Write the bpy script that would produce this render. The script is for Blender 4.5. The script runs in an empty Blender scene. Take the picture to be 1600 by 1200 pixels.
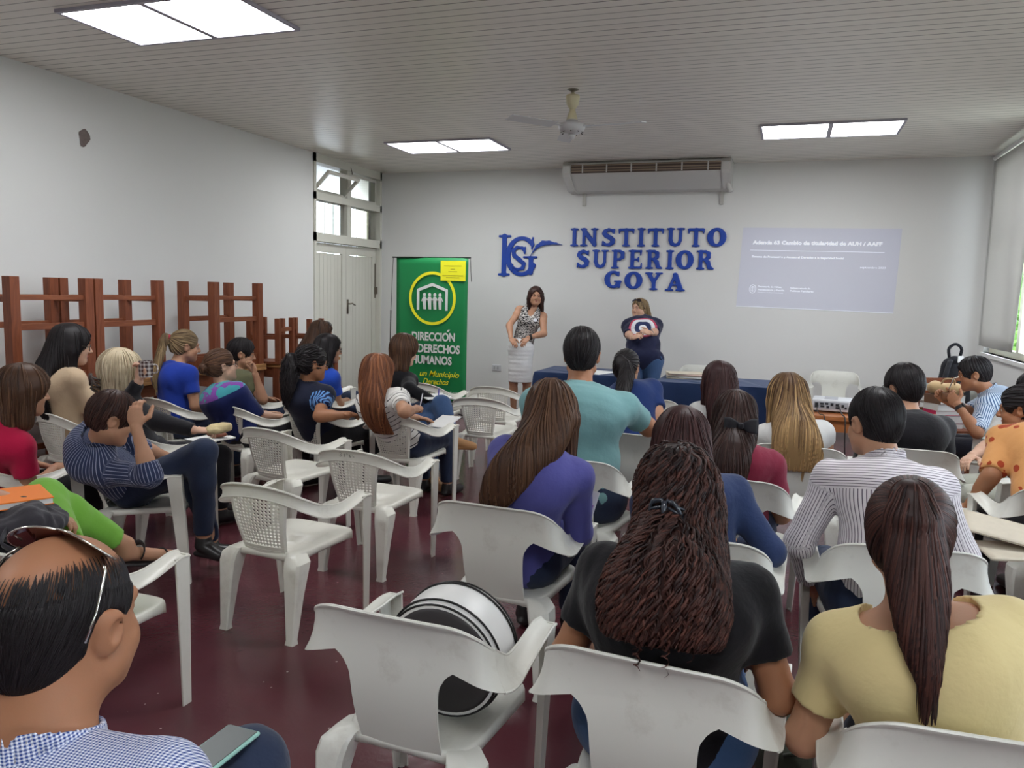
import bpy, bmesh, math, random
import numpy as np
from mathutils import Vector, Matrix
EXPOSURE, PANEL, SLIDE = 0.18, 17.0, 0.13

# ------------------------------------------------------------------ camera, world, light, exposure
C = bpy.context.scene.collection
SC = bpy.context.scene
F_PX, CX, CY, CAM_H = 1245.0, 800.0, 600.0, 1.63
def _u(v):
    v = np.array(v, float); return v / np.linalg.norm(v)
_v1 = _u([433, -133, F_PX]); _v2 = _u([3800, 233, -F_PX]); _v2 = _u(_v2 - _v1 * np.dot(_v1, _v2))
_vz = np.cross(_v2, _v1)
if _vz[1] > 0: _vz = -_vz
RW = np.array([_v2, _v1, _vz])                      # camera axes -> world axes
CAMP = np.array([0, 0, CAM_H])
cam = bpy.data.objects.new('camera', bpy.data.cameras.new('camera'))
C.objects.link(cam)
cam.data.sensor_width = 36.0
cam.data.lens = F_PX * 36.0 / 1600.0
cam.data.clip_start = 0.05
M = Matrix.Identity(4)
for i in range(3):
    M[i][0] = RW[i, 0]; M[i][1] = -RW[i, 1]; M[i][2] = -RW[i, 2]; M[i][3] = CAMP[i]
cam.matrix_world = M
SC.camera = cam
SC.view_settings.view_transform = 'Standard'
SC.view_settings.look = 'None'
SC.view_settings.gamma = 1.0
SC.view_settings.use_curve_mapping = False
SC.view_settings.exposure = EXPOSURE
world = bpy.data.worlds.new('sky'); SC.world = world
world.use_nodes = True
_bg = world.node_tree.nodes['Background']
_bg.inputs[0].default_value = (0.80, 0.90, 1.0, 1)
_bg.inputs[1].default_value = 6.5

def ray(px, py): return RW @ np.array([px - CX, py - CY, F_PX]) / F_PX
def atd(px, py, d): return CAMP + ray(px, py) * d
def aty(px, py, Y):
    r = ray(px, py); return CAMP + r * (Y / r[1])

# ------------------------------------------------------------------ helpers
def lin(c):
    c = c / 255.0
    return c / 12.92 if c <= 0.04045 else ((c + 0.055) / 1.055) ** 2.4
def col(r, g, b, k=1.0):
    return (min(lin(r) * k, .95), min(lin(g) * k, .95), min(lin(b) * k, .95), 1.0)

MATS = {}
def mat(name, color, rough=0.6, spec=0.4, metal=0.0, bump=0.0, bscale=60.0, var=0.0, vscale=8.0, sheen=0.0, sss=0.0, trans=0.0, emit=None, estr=0.0):
    """Principled material with procedural noise on colour and bump."""
    if name in MATS: return MATS[name]
    m = bpy.data.materials.new(name); m.use_nodes = True
    nt = m.node_tree; N = nt.nodes; L = nt.links
    p = N['Principled BSDF']
    p.inputs['Roughness'].default_value = rough
    p.inputs['Specular IOR Level'].default_value = spec
    p.inputs['Metallic'].default_value = metal
    p.inputs['Base Color'].default_value = color
    if sheen: p.inputs['Sheen Weight'].default_value = sheen
    if sss:
        p.inputs['Subsurface Weight'].default_value = sss
        p.inputs['Subsurface Radius'].default_value = (0.012, 0.005, 0.003)
    if trans: p.inputs['Transmission Weight'].default_value = trans
    if emit is not None:
        p.inputs['Emission Color'].default_value = emit; p.inputs['Emission Strength'].default_value = estr
    tc = N.new('ShaderNodeTexCoord')
    if var > 0:
        n = N.new('ShaderNodeTexNoise'); n.inputs['Scale'].default_value = vscale; n.inputs['Detail'].default_value = 4
        L.new(tc.outputs['Object'], n.inputs['Vector'])
        mx = N.new('ShaderNodeMix'); mx.data_type = 'RGBA'
        mx.inputs[6].default_value = tuple(c * (1 - var) for c in color[:3]) + (1,)
        mx.inputs[7].default_value = tuple(min(c * (1 + var), 1) for c in color[:3]) + (1,)
        L.new(n.outputs['Fac'], mx.inputs[0]); L.new(mx.outputs[2], p.inputs['Base Color'])
    if bump > 0:
        n2 = N.new('ShaderNodeTexNoise'); n2.inputs['Scale'].default_value = bscale; n2.inputs['Detail'].default_value = 3
        L.new(tc.outputs['Object'], n2.inputs['Vector'])
        b = N.new('ShaderNodeBump'); b.inputs['Strength'].default_value = bump; b.inputs['Distance'].default_value = 0.01
        L.new(n2.outputs['Fac'], b.inputs['Height']); L.new(b.outputs['Normal'], p.inputs['Normal'])
    MATS[name] = m
    return m

def nmath(nt, op, a, b=None):
    n = nt.nodes.new('ShaderNodeMath'); n.operation = op
    for i, v in enumerate((a, b)):
        if v is None: continue
        if isinstance(v, (int, float)): n.inputs[i].default_value = v
        else: nt.links.new(v, n.inputs[i])
    return n.outputs[0]
def nmix(nt, fac, c1, c2):
    n = nt.nodes.new('ShaderNodeMix'); n.data_type = 'RGBA'
    nt.links.new(fac, n.inputs[0])
    for i, c in ((6, c1), (7, c2)):
        if isinstance(c, tuple): n.inputs[i].default_value = c
        else: nt.links.new(c, n.inputs[i])
    return n.outputs[2]
def coords(nt):
    tc = nt.nodes.new('ShaderNodeTexCoord'); s = nt.nodes.new('ShaderNodeSeparateXYZ')
    nt.links.new(tc.outputs['Object'], s.inputs[0])
    return s.outputs[0], s.outputs[1], s.outputs[2], tc.outputs['Object']
def stripes(nt, coord, pitch, width):
    """1 inside a stripe of the given width, else 0"""
    f = nmath(nt, 'FRACT', nmath(nt, 'DIVIDE', nmath(nt, 'ADD', coord, 50.0), pitch))
    return nmath(nt, 'LESS_THAN', f, width / pitch)

def new_mesh(name, verts, faces, m=None, smooth=True):
    me = bpy.data.meshes.new(name)
    me.from_pydata([tuple(v) for v in verts], [], [tuple(f) for f in faces])
    if smooth:
        me.polygons.foreach_set('use_smooth', [True] * len(me.polygons))
    if m is not None: me.materials.append(m)
    me.update()
    return me

def link(name, me, parent=None):
    o = bpy.data.objects.new(name, me); C.objects.link(o)
    if parent is not None: o.parent = parent
    return o
def tag(o, label, cat, group=None):
    o['label'] = label; o['category'] = cat
    if group: o['group'] = group
    return o
def thing(name, label, cat, loc=(0, 0, 0), rz=0.0, group=None):
    o = bpy.data.objects.new(name, None); C.objects.link(o)
    o.location = loc; o.rotation_euler = (0, 0, rz); o.empty_display_size = 0.1
    return tag(o, label, cat, group)
def struct(name, me):
    o = link(name, me); o['kind'] = 'structure'; return o
def dup(root, loc, rz, label, group=None):
    """copy a thing with its parts and sub-parts"""
    r = root.copy(); C.objects.link(r); r.location = loc; r.rotation_euler = (0, 0, rz); r['label'] = label
    if group: r['group'] = group
    for ch in list(root.children):
        c = ch.copy(); C.objects.link(c); c.parent = r
        for g in ch.children:
            d = g.copy(); C.objects.link(d); d.parent = c
    return r

class MB:
    """collects shapes into one mesh"""
    def __init__(s): s.v = []; s.f = []; s.mi = []
    def add(s, verts, faces, mi=0):
        b = len(s.v); s.v += [tuple(v) for v in verts]; s.f += [tuple(i + b for i in f) for f in faces]; s.mi += [mi] * len(faces)
    def box(s, lo, hi, mi=0, mtx=None, bev=0.0):
        x0, y0, z0 = lo; x1, y1, z1 = hi
        if bev > 0:
            bm = bmesh.new(); bmesh.ops.create_cube(bm, size=1.0)
            for v in bm.verts:
                v.co = Vector(((x0 + x1) / 2 + v.co.x * (x1 - x0), (y0 + y1) / 2 + v.co.y * (y1 - y0), (z0 + z1) / 2 + v.co.z * (z1 - z0)))
            bmesh.ops.bevel(bm, geom=bm.edges[:], offset=bev, segments=2, affect='EDGES', profile=0.5)
            bm.verts.index_update()
            vs = [v.co.copy() for v in bm.verts]; fs = [[v.index for v in f.verts] for f in bm.faces]; bm.free()
        else:
            vs = [Vector(p) for p in ((x0, y0, z0), (x1, y0, z0), (x1, y1, z0), (x0, y1, z0), (x0, y0, z1), (x1, y0, z1), (x1, y1, z1), (x0, y1, z1))]
            fs = [(0, 3, 2, 1), (4, 5, 6, 7), (0, 1, 5, 4), (1, 2, 6, 5), (2, 3, 7, 6), (3, 0, 4, 7)]
        if mtx is not None: vs = [mtx @ v for v in vs]
        s.add(vs, fs, mi)
        return s
    def tube(s, pts, rads, n=10, mi=0, caps=True, flat=None):
        """swept round (or flattened) tube through points"""
        pts = [Vector(p) for p in pts]
        if not hasattr(rads, '__len__'): rads = [rads] * len(pts)
        rings = []; up = None
        for i, p in enumerate(pts):
            t = (pts[min(i + 1, len(pts) - 1)] - pts[max(i - 1, 0)]).normalized()
            if up is None: up = Vector((0, 0, 1)) if abs(t.z) < .9 else Vector((1, 0, 0))
            a = (up - t * up.dot(t)).normalized(); b = t.cross(a); up = a
            ka, kb = flat if flat else (1, 1)
            rings.append([p + a * (math.cos(2 * math.pi * k / n) * rads[i] * ka) + b * (math.sin(2 * math.pi * k / n) * rads[i] * kb) for k in range(n)])
        vs = [v for r in rings for v in r]; fs = []
        for i in range(len(pts) - 1):
            for k in range(n):
                fs.append((i * n + k, i * n + (k + 1) % n, (i + 1) * n + (k + 1) % n, (i + 1) * n + k))
        if caps:
            fs.append(tuple(range(n - 1, -1, -1))); fs.append(tuple((len(pts) - 1) * n + k for k in range(n)))
        s.add(vs, fs, mi); return s
    def lathe(s, prof, n=24, mtx=None, mi=0):
        vs = []; fs = []
        for r, z in prof:
            for k in range(n): vs.append(Vector((r * math.cos(2 * math.pi * k / n), r * math.sin(2 * math.pi * k / n), z)))
        for i in range(len(prof) - 1):
            for k in range(n): fs.append((i * n + k, i * n + (k + 1) % n, (i + 1) * n + (k + 1) % n, (i + 1) * n + k))
        fs.append(tuple(range(n - 1, -1, -1))); fs.append(tuple((len(prof) - 1) * n + k for k in range(n)))
        if mtx is not None: vs = [mtx @ v for v in vs]
        s.add(vs, fs, mi); return s
    def prism(s, poly, z0, z1, mtx=None, mi=0):
        n = len(poly)
        vs = [Vector((x, y, z0)) for x, y in poly] + [Vector((x, y, z1)) for x, y in poly]
        fs = [tuple(range(n - 1, -1, -1)), tuple(range(n, 2 * n))] + [(i, (i + 1) % n, n + (i + 1) % n, n + i) for i in range(n)]
        if mtx is not None: vs = [mtx @ v for v in vs]
        s.add(vs, fs, mi); return s
    def mesh(s, name, mats, smooth=False, autosmooth=None):
        me = new_mesh(name, s.v, s.f, None, smooth)
        for m in (mats if isinstance(mats, (list, tuple)) else [mats]): me.materials.append(m)
        if len(me.materials) > 1: me.polygons.foreach_set('material_index', s.mi)
        if autosmooth: me.set_sharp_from_angle(angle=math.radians(autosmooth))
        return me
    def obj(s, name, mats, parent=None, smooth=False, autosmooth=None):
        return link(name, s.mesh(name, mats, smooth or bool(autosmooth), autosmooth), parent)

def sheet(grid, thick, m, name, center=0.5):
    """grid [rows][cols] of points -> solid sheet with its own thickness"""
    g = np.array(grid, float); R, K = g.shape[:2]
    du = np.gradient(g, axis=1); dv = np.gradient(g, axis=0)
    n = np.cross(du, dv); n /= np.maximum(np.linalg.norm(n, axis=2, keepdims=True), 1e-9)
    a = g + n * thick * center; b = g - n * thick * (1 - center)
    vs = np.concatenate([a.reshape(-1, 3), b.reshape(-1, 3)]); o = R * K; fs = []
    for i in range(R - 1):
        for k in range(K - 1):
            q = (i * K + k, i * K + k + 1, (i + 1) * K + k + 1, (i + 1) * K + k)
            fs.append(q); fs.append(tuple(o + j for j in q[::-1]))
    edge = [k for k in range(K)] + [i * K + K - 1 for i in range(1, R)] + [(R - 1) * K + k for k in range(K - 2, -1, -1)] + [i * K for i in range(R - 2, 0, -1)]
    for i in range(len(edge)):
        p, q = edge[i], edge[(i + 1) % len(edge)]
        fs.append((q, p, o + p, o + q))
    return vs, fs

def crom(pts, n):
    """Catmull-Rom resample of a polyline to n points"""
    P = np.array(pts, float); k = len(P); out = []
    for t in np.linspace(0, k - 1, n):
        i = min(int(t), k - 2); u = t - i
        p0 = P[max(i - 1, 0)] if i > 0 else 2 * P[0] - P[1]
        p1, p2 = P[i], P[i + 1]
        p3 = P[i + 2] if i + 2 < k else 2 * P[-1] - P[-2]
        out.append(0.5 * ((2 * p1) + (-p0 + p2) * u + (2 * p0 - 5 * p1 + 4 * p2 - p3) * u * u + (-p0 + 3 * p1 - 3 * p2 + p3) * u ** 3))
    return np.array(out)

def text_mesh(s, size, bold=0.0, shear=0.0, extrude=0.0, align='LEFT', sx=1.0, spacing=1.0):
    """writing in the built-in font as a mesh in the XY plane"""
    cu = bpy.data.curves.new('writing', 'FONT'); cu.body = s; cu.size = size; cu.offset = bold; cu.shear = shear; cu.extrude = extrude
    cu.align_x = align; cu.resolution_u = 3; cu.space_character = spacing
    o = bpy.data.objects.new('writing', cu); C.objects.link(o)
    me = bpy.data.meshes.new_from_object(o.evaluated_get(bpy.context.evaluated_depsgraph_get()))
    bpy.data.objects.remove(o); bpy.data.curves.remove(cu)
    if sx != 1.0:
        for v in me.vertices: v.co.x *= sx
    return me
# ------------------------------------------------------------------ smooth solids: signed fields turned into meshes
def rotm(yaw=0, pitch=0, roll=0):
    """yaw about Z, pitch about X (nod down positive), roll about Y"""
    cz, sz = math.cos(yaw), math.sin(yaw); cx, sx = math.cos(-pitch), math.sin(-pitch); cy, sy = math.cos(roll), math.sin(roll)
    Rz = np.array([[cz, -sz, 0], [sz, cz, 0], [0, 0, 1]]); Rx = np.array([[1, 0, 0], [0, cx, -sx], [0, sx, cx]]); Ry = np.array([[cy, 0, sy], [0, 1, 0], [-sy, 0, cy]])
    return Rz @ Rx @ Ry
def cap(a, b, ra, rb=None, flat=None):
    return ('c', np.array(a, float), np.array(b, float), ra, ra if rb is None else rb, flat)
def ell(c, r, R=None):
    return ('e', np.array(c, float), np.array(r, float), np.eye(3) if R is None else R)
def grow(p, d):
    return ('c', p[1], p[2], p[3] + d, p[4] + d, p[5]) if p[0] == 'c' else ('e', p[1], p[2] + d, p[3])
def bounds(p):
    if p[0] == 'c':
        r = max(p[3], p[4]); r = r * (max(1.0, p[5][1]) if p[5] else 1)
        return np.minimum(p[1], p[2]) - r, np.maximum(p[1], p[2]) + r
    r = np.sqrt(((p[3] * p[2]) ** 2).sum(1)); return p[1] - r, p[1] + r
def pdist(p, X, Y, Z):
    if p[0] == 'c':
        a, b, ra, rb, flat = p[1:]
        d = b - a; L2 = max(float(d @ d), 1e-9)
        x, y, z = X - a[0], Y - a[1], Z - a[2]
        t = np.clip((x * d[0] + y * d[1] + z * d[2]) / L2, 0, 1)
        x = x - t * d[0]; y = y - t * d[1]; z = z - t * d[2]
        if flat:                                      # squash across direction n by factor s
            n, s = flat; n = np.array(n, float); n = n / np.linalg.norm(n)
            k = (x * n[0] + y * n[1] + z * n[2]) * (1 / s - 1)
            x = x + k * n[0]; y = y + k * n[1]; z = z + k * n[2]
        return np.sqrt(x * x + y * y + z * z) - (ra + (rb - ra) * t)
    c, r, R = p[1:]
    x, y, z = X - c[0], Y - c[1], Z - c[2]
    u = (x * R[0, 0] + y * R[1, 0] + z * R[2, 0]) / r[0]; v = (x * R[0, 1] + y * R[1, 1] + z * R[2, 1]) / r[1]; w = (x * R[0, 2] + y * R[1, 2] + z * R[2, 2]) / r[2]
    k0 = np.sqrt(u * u + v * v + w * w); k1 = np.sqrt((u / r[0]) ** 2 + (v / r[1]) ** 2 + (w / r[2]) ** 2)
    return k0 * (k0 - 1) / np.maximum(k1, 1e-6)

class Vol:
    def __init__(s, prims, h, pad=0.03, lo=None, hi=None):
        bs = [bounds(p) for p in prims]
        s.lo = (np.min([b[0] for b in bs], 0) if lo is None else np.array(lo, float)) - pad
        s.hi = (np.max([b[1] for b in bs], 0) if hi is None else np.array(hi, float)) + pad
        s.h = h; s.n = np.ceil((s.hi - s.lo) / h).astype(int) + 2
        s.ax = [(s.lo[i] + h * np.arange(s.n[i])).astype(np.float32) for i in range(3)]
        s.F = np.full(s.n, 0.2, np.float32)
    def sub(s, lo, hi):
        i0 = np.clip(np.floor((lo - s.lo) / s.h).astype(int), 0, s.n); i1 = np.clip(np.ceil((hi - s.lo) / s.h).astype(int) + 1, 0, s.n)
        sl = tuple(slice(a, b) for a, b in zip(i0, i1))
        return sl, s.ax[0][sl[0]][:, None, None], s.ax[1][sl[1]][None, :, None], s.ax[2][sl[2]][None, None, :]
    def add(s, prims, k=0.02):
        for p in prims:
            b = bounds(p); m = k + 3 * s.h + 0.02
            sl, X, Y, Z = s.sub(b[0] - m, b[1] + m)
            if min(x.stop - x.start for x in sl) <= 0: continue
            d = pdist(p, X, Y, Z).astype(np.float32); f = s.F[sl]
            if k > 0:
                hh = np.clip(0.5 + 0.5 * (f - d) / k, 0, 1)
                s.F[sl] = f + (d - f) * hh - k * hh * (1 - hh)
            else: s.F[sl] = np.minimum(f, d)
        return s
    def cut(s, prims, k=0.0):
        for p in prims:
            b = bounds(p); m = k + 3 * s.h + 0.01
            sl, X, Y, Z = s.sub(b[0] - m, b[1] + m)
            if min(x.stop - x.start for x in sl) <= 0: continue
            d = -pdist(p, X, Y, Z).astype(np.float32); f = s.F[sl]
            if k > 0:
                hh = np.clip(0.5 - 0.5 * (f - d) / k, 0, 1)
                s.F[sl] = f + (d - f) * hh + k * hh * (1 - hh)
            else: s.F[sl] = np.maximum(f, d)
        return s
    def plane(s, pt, n, where=None):
        """remove the side that n points to; where = (centre, radius) limits it"""
        n = np.array(n, float) / np.linalg.norm(n); pt = np.array(pt, float)
        X, Y, Z = s.ax[0][:, None, None], s.ax[1][None, :, None], s.ax[2][None, None, :]
        d = ((X - pt[0]) * n[0] + (Y - pt[1]) * n[1] + (Z - pt[2]) * n[2]).astype(np.float32)
        if where is not None:
            c, r = where
            d = np.where((X - c[0]) ** 2 + (Y - c[1]) ** 2 + (Z - c[2]) ** 2 < r * r, d, -1)
        s.F = np.maximum(s.F, d); return s
    def ripple(s, amp, scale, seed=0, stretch=(1, 1, 1)):
        """soft folds: a few summed sines"""
        rng = np.random.RandomState(seed); X, Y, Z = s.ax[0][:, None, None], s.ax[1][None, :, None], s.ax[2][None, None, :]
        g = 0
        for i in range(4):
            w = rng.normal(size=3) * scale * (0.6 + 0.5 * i) * np.array(stretch)
            g = g + np.sin(X * w[0] + Y * w[1] + Z * w[2] + rng.rand() * 6) / (1 + .4 * i)
        s.F = s.F + (amp * 0.5 * g).astype(np.float32); return s
    def mesh(s):
        return surface_nets(s.F, s.lo, s.h)
    def sample(s, P):
        q = (P - s.lo) / s.h; i = np.clip(np.floor(q).astype(int), 0, s.n - 2); f = np.clip(q - i, 0, 1); F = s.F; out = 0
        for a in (0, 1):
            for b in (0, 1):
                for c in (0, 1):
                    w = (f[:, 0] if a else 1 - f[:, 0]) * (f[:, 1] if b else 1 - f[:, 1]) * (f[:, 2] if c else 1 - f[:, 2])
                    out = out + w * F[i[:, 0] + a, i[:, 1] + b, i[:, 2] + c]
        return out
    def grad(s, P):
        e = s.h; g = np.stack([s.sample(P + np.eye(3)[i] * e) - s.sample(P - np.eye(3)[i] * e) for i in range(3)], 1)
        return g / np.maximum(np.linalg.norm(g, axis=1, keepdims=True), 1e-6)

def surface_nets(F, lo, h):
    F = F.copy()
    F[0] = F[-1] = .1; F[:, 0] = F[:, -1] = .1; F[:, :, 0] = F[:, :, -1] = .1
    S = F < 0
    n = np.array(F.shape) - 1
    cnt = np.zeros(n, np.int8)
    co = [(a, b, c) for a in (0, 1) for b in (0, 1) for c in (0, 1)]
    vw = lambda A, o: A[o[0]:o[0] + n[0], o[1]:o[1] + n[1], o[2]:o[2] + n[2]]
    for o in co: cnt += vw(S, o)
    act = (cnt > 0) & (cnt < 8)
    idx = np.full(n, -1, np.int64); I = np.argwhere(act); idx[act] = np.arange(len(I))
    if len(I) == 0: return np.zeros((0, 3)), np.zeros((0, 4), int)
    val = {o: F[I[:, 0] + o[0], I[:, 1] + o[1], I[:, 2] + o[2]].astype(np.float64) for o in co}
    P = np.zeros((len(I), 3)); W = np.zeros(len(I))
    for o in co:
        for ax in range(3):
            if o[ax]: continue
            q = list(o); q[ax] = 1; q = tuple(q)
            a, b = val[o], val[q]; m = (a < 0) != (b < 0)
            t = np.where(m, a / np.where(m, a - b, 1), 0)
            pt = np.tile(np.array(o, float), (len(I), 1)); pt[:, ax] += t
            P += pt * m[:, None]; W += m
    V = lo + h * (I + P / W[:, None])
    Q = []
    for ax in range(3):
        u, v = [(1, 2), (2, 0), (0, 1)][ax]
        A = S[tuple(slice(0, -1) if i == ax else slice(None) for i in range(3))]; B = S[tuple(slice(1, None) if i == ax else slice(None) for i in range(3))]
        E = np.argwhere(A != B)
        E = E[(E[:, u] > 0) & (E[:, v] > 0) & (E[:, u] < n[u]) & (E[:, v] < n[v])]
        ins = A[E[:, 0], E[:, 1], E[:, 2]]
        def cell(du, dv):
            c = E.copy(); c[:, u] += du; c[:, v] += dv; return idx[c[:, 0], c[:, 1], c[:, 2]]
        q = np.stack([cell(-1, -1), cell(0, -1), cell(0, 0), cell(-1, 0)], 1)
        q[~ins] = q[~ins][:, ::-1]
        Q.append(q)
    Q = np.concatenate(Q); Q = Q[(Q >= 0).all(1)]
    return V, Q

def np_mesh(name, parts, mats, attr=None):
    """parts: list of (verts, quads, material index); attr: per-vertex value stored as 'tone'"""
    V = []; Q = []; MI = []; b = 0
    for v, q, mi in parts:
        V.append(v); Q.append(q + b); MI.append(np.full(len(q), mi)); b += len(v)
    V = np.concatenate(V); Q = np.concatenate(Q); MI = np.concatenate(MI)
    me = bpy.data.meshes.new(name)
    me.vertices.add(len(V)); me.vertices.foreach_set('co', V.astype(np.float32).ravel())
    me.loops.add(len(Q) * 4); me.loops.foreach_set('vertex_index', Q.astype(np.int32).ravel())
    me.polygons.add(len(Q)); me.polygons.foreach_set('loop_start', np.arange(0, len(Q) * 4, 4, dtype=np.int32))
    me.polygons.foreach_set('use_smooth', np.ones(len(Q), bool))
    for m in (mats if isinstance(mats, (list, tuple)) else [mats]): me.materials.append(m)
    me.polygons.foreach_set('material_index', MI.astype(np.int32))
    me.update(calc_edges=True); me.validate()
    if attr is not None:
        for an, av in (attr if isinstance(attr, dict) else {'tone': attr}).items():
            a = me.attributes.new(an, 'FLOAT', 'POINT'); a.data.foreach_set('value', np.asarray(av, np.float32))
    return me
# ------------------------------------------------------------------ the room
XL, XR, YB, YF, ZC = -5.71, 2.12, 10.6, -3.0, 3.306
wall_m = mat('white_wall_paint', col(222, 222, 220), 0.75, 0.25, bump=0.05, bscale=25, var=0.03, vscale=1.2)

# floor: worn maroon painted concrete
def floor_material():
    m = mat('maroon_floor_paint', col(92, 48, 57, 1.15), 0.25, 0.5)
    nt = m.node_tree; p = nt.nodes['Principled BSDF']; X, Y, Z, O = coords(nt)
    def noise(sc, det=5):
        n = nt.nodes.new('ShaderNodeTexNoise'); n.inputs['Scale'].default_value = sc; n.inputs['Detail'].default_value = det
        nt.links.new(O, n.inputs['Vector']); return n.outputs['Fac']
    base = nmix(nt, noise(1.3, 3), col(76, 36, 44, 1.0), col(102, 58, 66, 1.1))
    base = nmix(nt, nmath(nt, 'MULTIPLY', noise(14), .4), base, col(88, 40, 44, 1.0))
    v = nt.nodes.new('ShaderNodeTexVoronoi'); v.inputs['Scale'].default_value = 11; nt.links.new(O, v.inputs['Vector'])
    chips = nmath(nt, 'MULTIPLY', nmath(nt, 'LESS_THAN', v.outputs['Distance'], .055), nmath(nt, 'GREATER_THAN', noise(5), .52))
    base = nmix(nt, chips, base, col(175, 150, 150))
    nt.links.new(base, p.inputs['Base Color'])
    r = nmath(nt, 'ADD', nmath(nt, 'MULTIPLY', noise(4, 2), .20), .09); nt.links.new(r, p.inputs['Roughness'])
    b = nt.nodes.new('ShaderNodeBump'); b.inputs['Strength'].default_value = .10; b.inputs['Distance'].default_value = .01
    nt.links.new(noise(35), b.inputs['Height']); nt.links.new(b.outputs['Normal'], p.inputs['Normal'])
    return m
struct('floor', MB().box((XL - 2.6, YF, -.12), (XR + .2, YB + .2, 0)).mesh('floor', floor_material()))

# ceiling: narrow PVC planks running across the room
def ceiling_material():
    m = mat('ceiling_planks', col(232, 228, 220), 0.38, 0.4)
    nt = m.node_tree; p = nt.nodes['Principled BSDF']; X, Y, Z, O = coords(nt)
    st = stripes(nt, Y, .1, .011)
    n = nt.nodes.new('ShaderNodeTexNoise'); n.inputs['Scale'].default_value = 1.0; n.inputs['Detail'].default_value = 4
    mp = nt.nodes.new('ShaderNodeMapping'); mp.inputs['Scale'].default_value = (.6, 9, 1); nt.links.new(O, mp.inputs[0]); nt.links.new(mp.outputs[0], n.inputs['Vector'])
    base = nmix(nt, n.outputs['Fac'], col(222, 218, 210), col(240, 236, 228))
    dk = nmath(nt, 'MULTIPLY', st, nmath(nt, 'MULTIPLY', n.outputs['Fac'], 1.5))
    nt.links.new(nmix(nt, dk, base, col(118, 114, 108)), p.inputs['Base Color'])
    b = nt.nodes.new('ShaderNodeBump'); b.inputs['Strength'].default_value = .8; b.inputs['Distance'].default_value = .006; b.invert = True
    nt.links.new(st, b.inputs['Height']); nt.links.new(b.outputs['Normal'], p.inputs['Normal'])
    return m
struct('ceiling', MB().box((XL - 2.6, YF, ZC), (XR + .2, YB + 4.5, ZC + .1)).mesh('ceiling', ceiling_material()))
struct('wall_back', MB().box((XL - .0, YB, 0), (XR + .2, YB + .2, ZC)).mesh('wall_back', wall_m))
struct('wall_front', MB().box((XL - .2, YF - .2, 0), (XR + .2, YF, ZC)).mesh('wall_front', wall_m))
DY0, DY1 = 8.80, 10.56                            # the door opening in the left-hand wall
mb = MB(); mb.box((XL - .2, YF, 0), (XL, DY0, ZC)); mb.box((XL - .2, DY1, 0), (XL, YB + .2, ZC))
struct('wall_left', mb.mesh('wall_left', wall_m))
# right-hand wall with a row of windows
WINS = [(8.0, 10.3), (4.6, 7.2), (1.2, 3.8), (-2.2, .4)]; WZ0, WZ1 = 1.08, 3.22
mb = MB(); y = YF
for a, b in sorted(WINS):
    mb.box((XR, y, 0), (XR + .2, a, ZC)); mb.box((XR, a, 0), (XR + .2, b, WZ0)); mb.box((XR, a, WZ1), (XR + .2, b, ZC)); y = b
mb.box((XR, y, 0), (XR + .2, YB, ZC))
struct('wall_right', mb.mesh('wall_right', wall_m))
frame_m = mat('cream_window_paint', col(226, 222, 200), .45, .4)
glass_m = mat('window_glass', (1, 1, 1, 1), 0.02, .5, trans=1.0); glass_m.node_tree.nodes['Principled BSDF'].inputs['IOR'].default_value = 1.02
for i, (a, b) in enumerate(WINS):
    w = struct('window_%d' % (i + 1), MB().box((XR + .06, a, WZ0), (XR + .13, a + .07, WZ1)).box((XR + .06, b - .07, WZ0), (XR + .13, b, WZ1)).box((XR + .06, a + .07, WZ0), (XR + .13, b - .07, WZ0 + .07)).box((XR + .06, a + .07, WZ1 - .07), (XR + .13, b - .07, WZ1))
        .box((XR + .06, (a + b) / 2 - .05, WZ0 + .07), (XR + .13, (a + b) / 2 + .05, WZ1 - .07)).box((XR + .07, a + .07, 2.35), (XR + .12, b - .07, 2.41)).mesh('window_frame', frame_m))
    link('window_pane', MB().box((XR + .09, a + .05, WZ0 + .05), (XR + .096, b - .05, WZ1 - .05)).mesh('window_pane', glass_m), w)
    link('window_sill', MB().box((XR - .03, a - .04, WZ0 - .04), (XR + .2, b + .04, WZ0)).mesh('window_sill', wall_m), w)

# roller blind, hanging a little askew in front of the far window
def blind_grid(y0b, y0t, y1, zb, zt, bow):
    g = []
    for v in np.linspace(0, 1, 14):
        row = []
        for u in np.linspace(0, 1, 12):
            ya = y0t + (y0b - y0t) * v
            row.append((XR - .055 - bow * math.sin(u * 3.1) * v * .5 - .025 * v * (1 - u) * math.sin(v * 5), ya + (y1 - ya) * u, zt + (zb - zt) * v - .03 * v * (1 - u) * 0))
        g.append(row)
    return g
blind_m = mat('grey_blind_cloth', col(205, 205, 205), .8, .2, trans=0.0, var=.03, vscale=3)
_p = blind_m.node_tree.nodes['Principled BSDF']
def translucent(m, fac, c):
    nt = m.node_tree; p = nt.nodes['Principled BSDF']; t = nt.nodes.new('ShaderNodeBsdfTranslucent'); t.inputs[0].default_value = c
    mx = nt.nodes.new('ShaderNodeMixShader'); mx.inputs[0].default_value = fac
    nt.links.new(p.outputs[0], mx.inputs[1]); nt.links.new(t.outputs[0], mx.inputs[2]); nt.links.new(mx.outputs[0], nt.nodes['Material Output'].inputs[0])
translucent(blind_m, .42, col(192, 188, 182))
bl = thing('roller_blind', 'grey roller blind hanging askew over the far window beside the backpack', 'blind', (0, 0, 0))
vs, fs = sheet(blind_grid(8.95, 8.4, 10.26, 1.16, 3.2, .05), .004, blind_m, 'cloth'); mb = MB(); mb.add(vs, fs); mb.obj('blind_cloth', blind_m, bl, True)
MB().tube([(XR - .055, 8.35, 3.23), (XR - .055, 10.3, 3.23)], .022).obj('roller_tube', mat('white_plastic', col(225, 225, 222), .4, .4), bl, True)
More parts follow.
